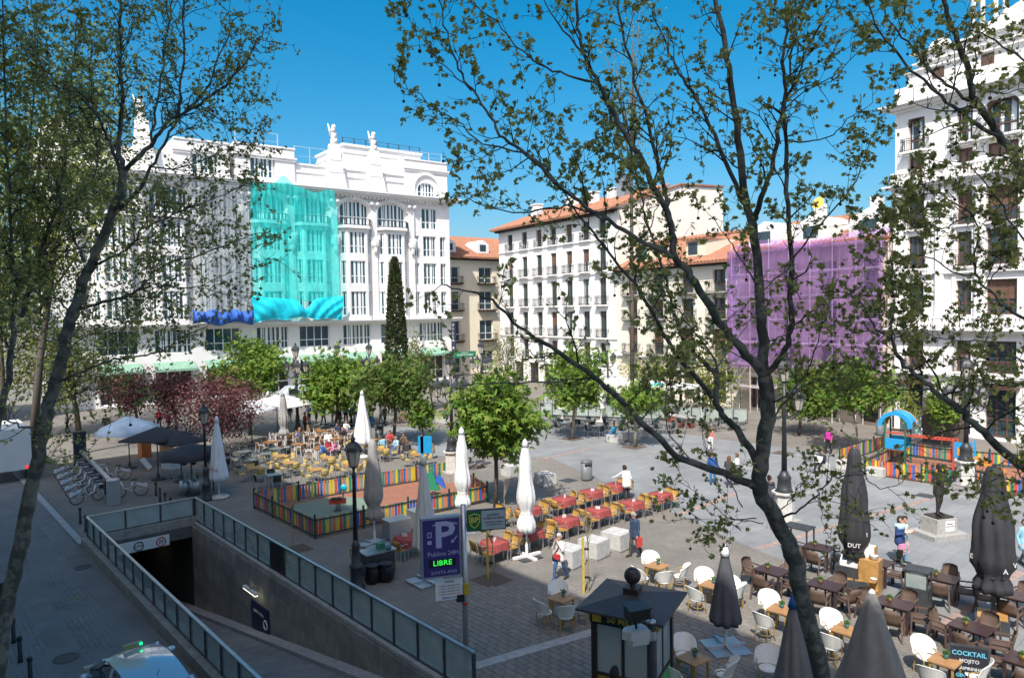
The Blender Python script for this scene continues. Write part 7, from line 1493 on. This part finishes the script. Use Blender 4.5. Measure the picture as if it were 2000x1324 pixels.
loft(MB(), [(-2.2, .70, .62, .35, .78), (-2.1, .82, .72, .25, .92), (-1.6, .87, .78, .2, .96), (-.6, .88, .8, .2, .95), (.7, .88, .8, .2, .92), (1.3, .87, .76, .2, .88), (1.9, .82, .66, .22, .76), (2.15, .66, .5, .32, .62)]).build('body', M_car, tx, True)
loft(MB(), [(-2.08, .72, .6, .85, 1.0), (-1.62, .76, .58, .85, 1.27), (-.9, .78, .58, .85, 1.42), (-.1, .78, .58, .85, 1.45), (.58, .77, .58, .85, 1.35), (1.4, .74, .62, .85, .9)]).build('greenhouse', M_cglass, tx, True)
def rooff(dz, fl):
    def g(u, v):
        x = -1.62+2.2*u; y = (-.60+1.2*v)*fl; return (x, y, 1.485-.10*((x+.35)/.95)**2-.06*(y/.6)**2+dz)
    return g
b = MB(); b.grid(rooff(.012, 1), 14, 10); b.grid(rooff(-.015, -1), 14, 10); b.build('roof', M_car, tx, True)
for s_ in (-1, 1):
    MB().bar((.55, s_*.6, 1.36), (1.35, s_*.72, .9), .07, .05).build('windscreen_pillar', M_car, tx); MB().bar((-1.6, s_*.6, 1.29), (-2.1, s_*.7, .95), .1, .06).build('rear_pillar', M_car, tx); MB().bar((-.25, s_*.615, 1.43), (-.3, s_*.8, .92), .08, .03).build('door_pillar', M_car, tx)
    b = MB(); b.ball((.75, s_*.98, 1.0), .12, 10, 6, (.7, 1, .75)); b.bar((.75, s_*.8, .95), (.75, s_*.95, .98), .06); b.build('mirror', M_car, tx, True)
    for x in (-1.35, 1.35):
        w_ = MB(); w_.lathe([(.32, -.1), (.32, .1), (.2, .11)], 18).xf(Matrix.Translation((x, s_*.8, .32)) @ Matrix.Rotation(rad(90), 4, 'X')); wo = w_.build('wheel', M_black, tx); MB().lathe([(.19, -.115), (.19, .115)], 14).xf(Matrix.Translation((x, s_*.8, .32)) @ Matrix.Rotation(rad(90), 4, 'X')).build('rim', M_alu, wo)
    MB().box(-2.16, -2.08, s_*.62-.12, s_*.62+.12, .7, .86).build('tail_light', M_signr, tx); MB().box(1.95, 2.1, s_*.55-.14, s_*.55+.14, .56, .68).build('headlight', M_lglass, tx); MB().box(-.9, .9, s_*.885-.006, s_*.885+.006, .55, .59).build('side_stripe', M_signr, tx)
MB().box(.42, .52, -.21, .21, 1.46, 1.58).build('roof_sign', mat('taxi_sign', (.28, .3, .22), .4), tx); text('TAXI', .11, mat('taxi_letter', (.5, .45, .05), .5), tx, (.415, .06, 1.53), rot=(rad(90), 0, rad(-90)), bold=True)
MB().ball((.41, -.185, 1.53), .03, 8, 6).build('green_light', mat('taxi_green', (.0, .5, .1), .4, emit=(.0, 1, .2), estr=4), tx); MB().tube([(-1.25, 0, 1.40), (-1.42, 0, 1.6)], .008, 5).build('antenna', M_black, tx)
b = MB(); [b.bar((-1.66, -.3+i*.1, 1.30), (-1.9, -.3+i*.1, 1.15), .012) for i in range(7)]; b.build('rear_window_lines', M_steel, tx)
# white lorry and van further off
lp = G(20, 935); t = thing('delivery_lorry', 'white box lorry parked at the left edge of the street', 'lorry', (lp.x-.6, lp.y+.5, 0), RANG); MB().box(-2.2, 2.6, -1.05, 1.05, .7, 3.1).build('box_body', M_white, t); MB().box(2.65, 4.2, -1.0, 1.0, .5, 2.3).build('cab', M_white, t); [MB().lathe([(.42, -.13), (.42, .13)], 16).xf(Matrix.Translation((x, y, .42)) @ Matrix.Rotation(rad(90), 4, 'X')).build('wheel', M_black, t) for x in (-1.3, 3.3) for y in (-.9, .9)]; [MB().box(-2.24, -2.2, y-.12, y+.12, .75, .9).build('tail_light', mat('brake_red', (.6, .02, .02), .4, emit=(1, .05, .05), estr=.8), t) for y in (-.85, .85)]; MB().box(3.1, 4.0, -1.01, -.99, 1.3, 2.1).build('side_window', M_cglass, t)
vp = G(572, 790); t = thing('white_van', 'white van parked in front of the hotel behind the terrace trees', 'van', vp, HANG+rad(180)); loft(MB(), [(-2.3, .85, .8, .4, 2.0), (-2.0, .95, .85, .3, 2.05), (.6, .95, .85, .3, 2.0), (1.2, .93, .75, .3, 1.55), (1.5, .92, .75, .3, 1.15), (2.3, .8, .65, .35, .95)]).build('body', M_car, t, True); MB().box(-.2, .7, -.955, .955, 1.2, 1.75).build('side_window', M_cglass, t); [MB().lathe([(.33, -.1), (.33, .1)], 14).xf(Matrix.Translation((x, y, .33)) @ Matrix.Rotation(rad(90), 4, 'X')).build('wheel', M_black, t) for x in (-1.5, 1.5) for y in (-.88, .88)]; MB().box(2.1, 2.35, -.5, .5, .55, .75).build('grille', M_dark, t)
# yellow drain marks on the road
b = MB(); g0 = G(147, 1168)
for i in range(6): b.cbox((0, -.35+i*.14, 0), (.5, .035, .006))
tag(b.build('drain_marking', mat('faded_yellow', (.24, .19, .07), .8, var=.3), None, False, (g0.x, g0.y, .012), RANG), 'faded yellow stripes of a drain on the street', 'marking')
# ================================================================ PEOPLE
def sdf_mesh(name, prims, vox, k=.022):
    """one continuous surface from rounded-cone primitives (smooth union, surface nets); prims: (a, b, ra, rb, material)"""
    A = np.array([p[0] for p in prims], float); B = np.array([p[1] for p in prims], float); R0 = np.array([p[2] for p in prims]); R1 = np.array([p[3] for p in prims])
    rm = np.maximum(R0, R1)[:, None]; lo = np.minimum(A-rm, B-rm).min(0)-3*vox; hi = np.maximum(A+rm, B+rm).max(0)+3*vox
    n = np.ceil((hi-lo)/vox).astype(int)+1; Fd = np.full(n, 1.0); Lb = np.zeros(n, np.int8); Best = np.full(n, 9.0)
    for a, b, ra, rb, m in prims:
        a = np.array(a, float); b = np.array(b, float); r_ = max(ra, rb)+.07
        i0 = np.maximum(((np.minimum(a, b)-r_-lo)/vox).astype(int), 0); i1 = np.minimum(((np.maximum(a, b)+r_-lo)/vox).astype(int)+2, n)
        ax = [lo[q]+vox*np.arange(i0[q], i1[q]) for q in range(3)]; X, Y, Z = np.meshgrid(*ax, indexing='ij'); d = b-a; L2 = d @ d
        t = np.clip(((X-a[0])*d[0]+(Y-a[1])*d[1]+(Z-a[2])*d[2])/L2, 0, 1) if L2 > 1e-9 else np.zeros_like(X)
        ds = np.sqrt((X-a[0]-t*d[0])**2+(Y-a[1]-t*d[1])**2+(Z-a[2]-t*d[2])**2)-(ra+(rb-ra)*t)
        sl_ = tuple(slice(i0[q], i1[q]) for q in range(3)); f = Fd[sl_]; h = np.clip(.5+.5*(ds-f)/k, 0, 1); Fd[sl_] = ds*(1-h)+f*h-k*h*(1-h)*(min(ra, rb) > .02)
        w_ = ds < Best[sl_]; Best[sl_] = np.where(w_, ds, Best[sl_]); Lb[sl_] = np.where(w_, m, Lb[sl_])
    ins = Fd < 0; c = [(i, j, l) for i in (0, 1) for j in (0, 1) for l in (0, 1)]; m_ = n-1
    sub = lambda ar, o: ar[o[0]:o[0]+m_[0], o[1]:o[1]+m_[1], o[2]:o[2]+m_[2]]
    cnt = sum(sub(ins, o).astype(np.int8) for o in c); act = (cnt > 0) & (cnt < 8); idx = -np.ones(m_, np.int64); ids = np.argwhere(act); idx[act] = np.arange(len(ids))
    acc = np.zeros((len(ids), 3)); num = np.zeros(len(ids))
    for p in range(8):
        for q in range(p+1, 8):
            o1, o2 = np.array(c[p]), np.array(c[q])
            if np.abs(o1-o2).sum() != 1: continue
            v1 = Fd[tuple((ids+o1).T)]; v2 = Fd[tuple((ids+o2).T)]; mk = (v1 < 0) != (v2 < 0); t = np.where(mk, v1/np.where(mk, v1-v2, 1), 0)
            acc += np.where(mk[:, None], o1+(o2-o1)*t[:, None], 0); num += mk
    V = lo+(ids+acc/num[:, None])*vox; vl = Lb[tuple((ids+np.round(acc/num[:, None]).astype(int)).T)]
    Fs = []
    for axn in range(3):
        u_, v_ = (axn+1) % 3, (axn+2) % 3; o = np.zeros(3, int); o[axn] = 1
        s1 = ins[tuple(slice(0, n[q]-1) if q == axn else slice(1, n[q]-1) for q in range(3))]; s2 = ins[tuple(slice(1, n[q]) if q == axn else slice(1, n[q]-1) for q in range(3))]
        e_ = np.argwhere(s1 != s2); 
        if not len(e_): continue
        flip = s1[tuple(e_.T)]; base = e_.copy(); base[:, u_] += 1; base[:, v_] += 1; du = np.zeros(3, int); du[u_] = 1; dv = np.zeros(3, int); dv[v_] = 1
        qd = np.stack([idx[tuple((base-du-dv).T)], idx[tuple((base-dv).T)], idx[tuple(base.T)], idx[tuple((base-du).T)]], 1); qd[~flip] = qd[~flip][:, ::-1]; Fs.append(qd)
    Fq = np.concatenate(Fs); Fq = Fq[(Fq >= 0).all(1)]; me = bpy.data.meshes.new(name); nf = len(Fq)
    me.vertices.add(len(V)); me.vertices.foreach_set('co', V.reshape(-1)); me.loops.add(nf*4); me.loops.foreach_set('vertex_index', Fq.reshape(-1).astype(np.int32)); me.polygons.add(nf)
    me.polygons.foreach_set('loop_start', np.arange(0, nf*4, 4, dtype=np.int32)); me.polygons.foreach_set('loop_total', np.full(nf, 4, np.int32)); me.polygons.foreach_set('material_index', vl[Fq[:, 0]].astype(np.int32)); me.polygons.foreach_set('use_smooth', np.ones(nf, bool))
    me.update(calc_edges=True); return me
def body(pose='stand', arms='down', hair='short', skirt=0.0, coat=0.0, stride=.0, lean=.0, fingers=False, headdown=0.0):
    P = []; sk, tp, pn, hr, sh, dk = range(6); V3 = lambda *a: np.array(a, float)
    sit = pose == 'sit'; zp = .50 if sit else .93
    up = V3(0, math.sin(lean), math.cos(lean)); pel = V3(0, 0, zp); T_ = lambda x, y, z: pel+V3(x, 0, 0)+up*z+V3(0, math.cos(lean), -math.sin(lean))*y
    for s_ in (-1, 1):
        st = stride*s_
        if sit: hip, kn, an, toe = V3(s_*.10, 0, zp), V3(s_*.12, .42, .53), V3(s_*.12, .45+.06*s_, .09), V3(s_*.13, .62+.06*s_, .045)
        else: hip, kn, an, toe = V3(s_*.095, 0, zp-.02), V3(s_*.10, .5*st+.03, .50), V3(s_*.10, st-.02-(.05 if st < 0 else 0), .09+(.04 if st < -.1 else 0)), V3(s_*.115, st+.16, .042)
        P += [(hip, kn, .092, .066, pn), (kn, an, .063, .045, pn), (an+V3(0, -.03, -.03), toe, .046, .038, sh)]
        shd = T_(s_*.185, 0, .48)
        if arms == 'down': el, wr = shd+V3(s_*.06, -.04-.3*st, -.28), shd+V3(s_*.08, .06-.35*st, -.53)
        elif arms == 'face': el, wr = shd+V3(s_*.03, .12, -.24), T_(s_*.055, .20, .55)
        elif arms == 'reach': el, wr = (shd+V3(-.14, .2, -.18), shd+V3(-.26, .42, -.30)) if s_ < 0 else (shd+V3(.07, -.06, -.27), shd+V3(.09, .0, -.52))
        elif arms == 'table': el, wr = shd+V3(s_*.06, .1, -.26), shd+V3(-s_*.02, .34, -.22)
        elif arms == 'hold': el, wr = shd+V3(s_*.05, .02, -.27), shd+V3(-s_*.06, .26, -.20)
        elif arms == 'phone': el, wr = (shd+V3(.05, .02, -.27), shd+V3(-.06, .25, -.2)) if s_ > 0 else (shd+V3(-.06, -.04, -.28), shd+V3(-.08, .04, -.53))
        P += [(shd, el, .060, .050, tp), (el, wr, .048, .038, tp)]
        dv = (wr-el)/np.linalg.norm(wr-el); pc = wr+dv*.06; P.append((wr+dv*.01, pc, .030, .034, sk)); sd = np.cross(dv, V3(0, 1, 0) if abs(dv[1]) < .8 else V3(0, 0, 1)); sd /= np.linalg.norm(sd)+1e-9; nr = np.cross(sd, dv)
        if fingers:
            for q, l_ in enumerate((.075, .085, .08, .062)):
                f0 = pc+sd*(-.030+.020*q)+dv*.02; f1 = f0+dv*l_*.55+nr*.012; f2 = f1+dv*l_*.4+nr*.03; P += [(f0, f1, .0105, .0095, sk), (f1, f2, .0095, .0085, sk)]
            t0 = wr+dv*.03+sd*-.028; P += [(t0, t0-sd*.03+dv*.03, .012, .011, sk), (t0-sd*.03+dv*.03, t0-sd*.035+dv*.065+nr*.01, .011, .009, sk)]
        else: P.append((pc, pc+dv*.055+nr*.02, .030, .018, sk))
    P += [(V3(-.07, 0, zp), V3(.07, 0, zp), .125, .125, pn), (T_(-.055, 0, .10), T_(-.075, .01, .42), .125, .125, tp), (T_(.055, 0, .10), T_(.075, .01, .42), .125, .125, tp), (T_(-.15, 0, .47), T_(.15, 0, .47), .070, .070, tp), (T_(0, 0, .48), T_(0, .01, .58), .058, .052, sk)]
    if coat: P += [(T_(-.06, 0, .06), T_(-.075, .0, -coat), .135, .14, tp), (T_(.06, 0, .06), T_(.075, .0, -coat), .135, .14, tp)]
    if skirt: P += [(V3(-.06, 0, zp-.02), V3(-.09, .0, zp-skirt), .13, .15, 6), (V3(.06, 0, zp-.02), V3(.09, 0, zp-skirt), .13, .15, 6)]
    hc = T_(0, .03+headdown*.06, .70-headdown*.03); fy = V3(0, math.cos(lean+headdown), -math.sin(lean+headdown)); fu = V3(0, math.sin(lean+headdown), math.cos(lean+headdown)); H = lambda x, y, z: hc+V3(x, 0, 0)+fy*y+fu*z
    P += [(H(0, .015, -.055), H(0, .0, .035), .072, .090, sk), (H(0, .09, -.02), H(0, .102, -.035), .014, .017, sk), (H(0, .05, -.085), H(0, .06, -.09), .045, .042, sk)]
    for s_ in (-1, 1): P += [(H(s_*.088, 0, -.02), H(s_*.090, -.005, .01), .016, .018, sk), (H(s_*.033, .086, .008), H(s_*.030, .088, .008), .013, .013, dk)]
    P.append((H(-.022, .088, -.066), H(.022, .088, -.066), .010, .010, 7))
    if hair != 'none':
        P += [(H(0, -.02, .045), H(0, .02, .065), .092, .080, hr), (H(-.03, -.045, -.01), H(.03, -.045, -.01), .075, .075, hr)]
        if hair == 'long': P += [(H(-.05, -.05, 0), H(-.06, -.06, -.2), .06, .05, hr), (H(.05, -.05, 0), H(.06, -.06, -.2), .06, .05, hr), (H(0, -.075, 0), H(0, -.08, -.2), .06, .05, hr)]
    return P
BODY = {}
M_skin = mat('skin', (.50, .29, .20), .55, spec=.3); M_lips = mat('lips', (.38, .13, .11), .5)
PM = lambda c, n_='cloth': mat('%s_%02d%02d%02d' % (n_, *[int(v*99) for v in c]), c, .85, var=.1, scale=8)
def person(label, loc, face, top, pants, hair_c=(.04, .025, .015), shoes=(.03, .025, .02), h=1.72, vox=.024, skirtc=None, z=0.0, group=None, **kw):
    """face: heading in degrees, 0 = away from the camera (+Y), 90 = towards the left"""
    key = (vox, tuple(sorted(kw.items())))
    if key not in BODY: BODY[key] = sdf_mesh('person', body(**kw), vox)
    me = BODY[key].copy()
    for m_ in (M_skin, PM(top), PM(pants), PM(hair_c, 'hair'), PM(shoes, 'shoe'), M_black, PM(skirtc or pants), M_lips): me.materials.append(m_)
    o = obj('person', me, None, Vector((loc[0], loc[1], z)), rad(face)); k_ = h/1.75; o.scale = (k_, k_, k_); return tag(o, label, 'person', group)
def at_(px, py): return G(px, py)
NAVY = (.025, .04, .09); BLK = (.015, .015, .018); JEAN = (.04, .10, .24); WHT = (.72, .71, .69); GRY = (.2, .2, .2); BRN = (.10, .07, .05)
GH = (.45, .44, .42)
# the five nearest figures
pw = at_(1094, 1132); wom = person('woman in pale jacket and jeans walking with both hands raised to her face', pw, 140, (.66, .60, .56), (.035, .09, .22), GH, h=1.66, vox=.013, arms='face', stride=.27, coat=.12, fingers=True)
def onp(o, x, y, z): return o.matrix_basis.to_3x3() @ Vector((x, y, z)) + Vector(o.location)
def rot_of(o): return o.rotation_euler.z
b = MB(); b.ball((0, 0, 0), .17, 10, 7, (.5, 1, .95)); t = tag(b.build('shoulder_bag', M_black, None, True, onp(wom, .24, -.04, .78), rot_of(wom)), 'black shoulder bag at the hip of the woman in the pale jacket', 'bag')
b = MB(); b.cbox((0, 0, 0), (.22, .07, .17)); tag(b.build('waist_pouch', mat('pouch_red', (.5, .04, .05), .6), None, False, onp(wom, -.02, .20, .93), rot_of(wom)), 'red pouch at the waist of the woman in the pale jacket', 'pouch')
b = MB(); b.tube([(-.17, .04, 1.44), (-.05, .165, 1.25), (.12, .15, 1.0), (.23, .0, .88)], .016, 5); b.tube([(-.17, .02, 1.44), (-.06, -.14, 1.25), (.1, -.14, 1.0), (.23, -.02, .88)], .016, 5); o = b.build('bag_strap', M_black, None, False, wom.location, rot_of(wom)); o.scale = wom.scale; tag(o, 'black strap across the chest of the woman in the pale jacket', 'strap')
pm = at_(1240, 1086); man = person('grey-haired man in navy jacket and brown trousers looking down', pm, 125, (.028, .05, .10), (.07, .055, .042), (.30, .27, .24), h=1.74, vox=.013, stride=.17, coat=.14, headdown=.45, fingers=True)
b = MB(); b.cbox((0, 0, 0), (.05, .26, .34)); b.tube([(0, -.07, .17), (0, -.05, .24), (0, .05, .24), (0, .07, .17)], .008, 5); tag(b.build('red_bag', mat('bag_red', (.60, .06, .05), .5), None, False, onp(man, -.28, .02, .62), rot_of(man)), 'red carrier bag in the hand of the man in the navy jacket', 'bag')
person('waiter in white jacket and black trousers leaning over a red table', at_(1224, 981), 20, WHT, BLK, (.02, .016, .012), h=1.82, vox=.014, arms='reach', lean=.22, coat=.10, fingers=True)
c1_ = at_(1757, 1102); cpl = person('man in blue and white jacket walking with a spotted bag', c1_, 215, (.02, .05, .16), (.08, .085, .06), (.025, .02, .016), h=1.78, vox=.014, arms='phone', stride=.15, coat=.08, fingers=True)
b = MB(); b.lathe([(.205, 1.32), (.232, 1.38), (.225, 1.46), (.14, 1.52)], 16, cap=False); [None for i in range(0)]
for i in range(len(b.v)): b.v[i] = (b.v[i][0]*1.06, b.v[i][1]*.72, b.v[i][2])
o = b.build('jacket_yoke', mat('jacket_white_blue', (.40, .62, .72), .8), cpl, True)
person('companion in pale top and light jeans behind the man in blue', c1_+Vector((.30, .28, 0)), 225, (.62, .56, .48), (.12, .28, .42), (.03, .02, .015), h=1.70, vox=.018, arms='hold', stride=.12)
b = MB(); b.cbox((0, 0, 0), (.42, .14, .4), 0, .92); b.tube([(-.1, 0, .2), (-.07, 0, .34), (.07, 0, .34), (.1, 0, .2)], .01, 5); tag(b.build('spotted_bag', mat('spotted_red', (.45, .05, .05), .7, col2=(.7, .62, .55), scale=22, detail=0), None, False, onp(cpl, -.30, .02, .55), rot_of(cpl)), 'red and cream spotted bag held by the man in blue', 'bag')
tag(MB().cbox((0, 0, 0), (.3, .12, .16), 0, .8).build('pink_purse', mat('purse_pink', (.6, .25, .4), .6), None, False, onp(cpl, .42, .3, .82), .4), 'pink purse carried by the companion of the man in blue', 'purse')
person('person in light blue coat cut by the right edge of the picture', at_(2000, 1106), 200, (.25, .50, .62), (.10, .13, .18), (.05, .035, .02), h=1.72, vox=.018, stride=.15, coat=.2)
hk = G(1200, 1303, 1.68); person('dark-haired customer at the kiosk counter, only the head in frame', hk, -25, BLK, JEAN, (.018, .013, .01), h=1.68, vox=.018, hair='long', arms='hold')
# walkers in the open square
person('man in blue jacket, jeans and dark cap standing in the open square', at_(1392, 946), 175, (.02, .09, .30), (.04, .15, .36), (.08, .015, .02), h=1.74, vox=.02, arms='down', coat=.1)
person('long-haired woman in dark jacket reading a map, seen from behind', at_(1424, 952), 330, (.05, .05, .055), (.09, .07, .14), (.12, .05, .02), h=1.66, vox=.02, hair='long', arms='hold')
person('person in white top with red bag beside the map reader', at_(1440, 946), 60, WHT, (.16, .18, .22), (.10, .05, .025), h=1.68, vox=.02, arms='hold')
person('man in dark jacket half hidden by the plane trunk', at_(1503, 1003), 10, (.06, .06, .07), GRY, (.10, .055, .03), h=1.76, vox=.02, coat=.12)
person('person in bright pink top behind the plane leaves', at_(1618, 886), 120, (.62, .04, .32), BLK, h=1.66, vox=.024, stride=.1)
person('person in striped top near the far terrace', at_(1388, 880), 150, (.45, .18, .16), WHT, h=1.6, vox=.024, stride=.1)
rd = at_(1606, 922); person('dark-clad reader seated on the pale block with a newspaper', rd, 120, (.02, .022, .03), (.02, .02, .03), h=1.72, vox=.022, pose='sit', arms='hold', z=0.0)
tag(MB().cbox((0, 0, 0), (.62, .6, .5)).build('stone_seat', M_concrete, None, False, rd+Vector((0, .05, .25)), rad(30)), 'stone seat under the newspaper reader', 'block'); tag(MB().hexa([(-.26, 0, 0), (.26, 0, 0), (.26, .02, 0), (-.26, .02, 0), (-.26, .12, .34), (.26, .12, .34), (.26, .14, .34), (-.26, .14, .34)]).build('newspaper', M_white, None, False, rd+Vector((-.35, -.18, .62)), rad(120-180)), 'white newspaper held by the dark-clad reader', 'newspaper')
person('sitter in bright blue jacket on the far stone block', at_(1199, 862), 120, (.03, .30, .48), JEAN, (.12, .05, .02), h=1.7, vox=.024, pose='sit', arms='hold', z=.06)
person('left one of the seated pair on the far bench', at_(862, 824), 170, (.22, .20, .18), JEAN, h=1.7, vox=.026, pose='sit', arms='hold', z=0); person('right one of the seated pair on the far bench', at_(872, 824), 180, (.05, .05, .07), (.10, .2, .4), h=1.7, vox=.026, pose='sit', arms='table', z=0)
person('dark figure seated on the stone block by the chestnut trunk', at_(1000, 926), 300, (.022, .022, .024), (.02, .02, .022), (.02, .015, .012), h=1.72, vox=.022, pose='sit', arms='hold', z=.14)
# waiters and guests of the left terrace
person('waiter in white shirt and long red apron on the left terrace', at_(642, 892), 200, WHT, (.30, .03, .04), (.07, .045, .03), h=1.78, vox=.022, skirtc=(.32, .03, .045), skirt=.6, arms='hold')
person('waiter in maroon waistcoat standing at the far terrace', at_(596, 848), 270, (.28, .03, .035), BLK, (.10, .05, .03), h=1.76, vox=.024, arms='hold')
seats = [((628, 901), 'guest in blue shirt and dark jacket at the pink guest table', 'sit', (.03, .10, .30), 320), ((652, 896), 'guest in pink bending over a terrace table', 'sit', (.55, .22, .32), 250), ((670, 868), 'guest in black behind the red-aproned waiter', 'sit', BLK, 200), ((660, 858), 'dark-haired guest in navy on the far terrace', 'sit', NAVY, 170), ((676, 852), 'guest in white on the far terrace', 'sit', WHT, 220), ((715, 882), 'guest half hidden by the grey parasol', 'sit', (.16, .06, .05), 240), ((748, 888), 'guest in light blue hooded top by the play fence', 'sit', (.22, .42, .55), 30), ((762, 876), 'guest in red top under the tree', 'sit', (.40, .06, .06), 190), ((776, 888), 'guest in pale blue shirt facing the light blue top', 'sit', (.35, .48, .56), 140), ((790, 880), 'fair-haired guest in brown at the tree table', 'sit', (.12, .08, .05), 160), ((796, 898), 'guest in black jacket with back to the fence', 'sit', (.03, .03, .033), 20), ((822, 888), 'guest in white shirt behind the blue post', 'sit', WHT, 230), ((846, 896), 'guest in tan jacket at the rightmost terrace table', 'sit', (.35, .22, .11), 90), ((605, 862), 'guest in olive by the stacked chairs', 'sit', (.16, .14, .08), 130), ((588, 870), 'guest in blue next to the dark parasol', 'sit', (.04, .08, .30), 60)]
for i, (pp_, lb, ps, tc, fc) in enumerate(seats): person(lb, at_(*pp_), fc, tc, (JEAN, BLK, GRY, BRN)[i % 4], [(.03, .02, .015), (.12, .06, .03), (.28, .17, .07)][i % 3], h=1.68+.02*(i % 4), vox=.024, pose='sit', arms='table', lean=.12, hair='long' if i % 3 == 1 else 'short', group='guests of the left terrace', z=0)
far = [((566, 826), 'black', BLK, GRY), ((604, 828), 'dark blue', NAVY, BLK), ((618, 826), 'olive', (.14, .14, .09), BRN), ((632, 830), 'bright blue', (.03, .22, .48), JEAN), ((650, 832), 'white coat', WHT, WHT), ((664, 826), 'charcoal', (.05, .05, .05), BLK), ((676, 828), 'sky blue', (.12, .38, .55), BLK), ((686, 832), 'brown', BRN, BLK), ((694, 826), 'grey', GRY, JEAN), ((726, 832), 'slate and bright jeans', (.08, .11, .16), (.06, .28, .50)), ((744, 828), 'cream', (.60, .55, .45), GRY), ((752, 830), 'black coat', BLK, BLK), ((778, 826), 'navy', NAVY, GRY), ((790, 826), 'dark top and orange trousers', NAVY, (.48, .16, .05)), ((812, 812), 'maroon', (.22, .04, .05), BLK), ((895, 802), 'grey coat near the lane', GRY, BLK), ((910, 800), 'white shirt near the lane', WHT, JEAN), ((925, 801), 'red top near the lane', (.4, .05, .05), BLK)]
for i, (pp_, wd, tc, pc_) in enumerate(far): person('standing person in %s among the crowd before the hotel' % wd, at_(*pp_), (30, 150, 210, 300, 80)[i % 5]+i*7, tc, pc_, [(.03, .02, .015), (.12, .06, .03), (.25, .15, .07)][i % 3], h=1.66+.03*(i % 5), vox=.03, arms=('down', 'hold')[i % 2], stride=(0, .15)[(i // 2) % 2], group='crowd before the hotel')
for i, (pp_, wd, tc) in enumerate([((208, 850), 'black walking up the left street', BLK), ((132, 846), 'grey far up the left street', GRY), ((312, 838), 'red behind the dark open parasol', (.45, .03, .04)), ((330, 840), 'red apron beside the plum trees', (.42, .03, .035)), ((275, 846), 'white under the pale parasol', WHT)]): person('person in '+wd, at_(*pp_), 40+70*i, tc, BLK, h=1.72, vox=.03, stride=.15 if i < 2 else 0)
# bronze statue
sp_ = G(1833, 1046); t = thing('statue', 'bronze standing statue of a man in a suit on a stepped stone plinth', 'statue', sp_, rad(195))
MB().cbox((0, 0, .1), (1.7, 1.3, .2)).build('step', M_stone, t); MB().cbox((0, 0, .5), (1.0, .85, .6), 0, .98).build('plinth', mat('plinth_stone', (.36, .35, .32), .8, var=.2, scale=7), t); MB().cbox((0, 0, .83), (.8, .7, .06)).build('bronze_base', M_brz, t)
MB().box(-.34, .1, .425, .44, .3, .72).build('plaque', M_white, t); text('FEDERICO', .07, M_ink, t, (-.12, .443, .6), rot=(rad(90), 0, rad(180))); text('GARCIA LORCA', .055, M_ink, t, (-.12, .443, .5), rot=(rad(90), 0, rad(180)))
me = sdf_mesh('figure', body(arms='hold', coat=.16, stride=.06, fingers=True), .015); me.materials.clear(); [me.materials.append(M_brz) for _ in range(8)]; o = obj('figure', me, t, (0, 0, .86)); o.scale = (1.12, 1.12, 1.2)

if bpy.data.scenes.get('text_scratch'): bpy.data.scenes.remove(bpy.data.scenes['text_scratch'])
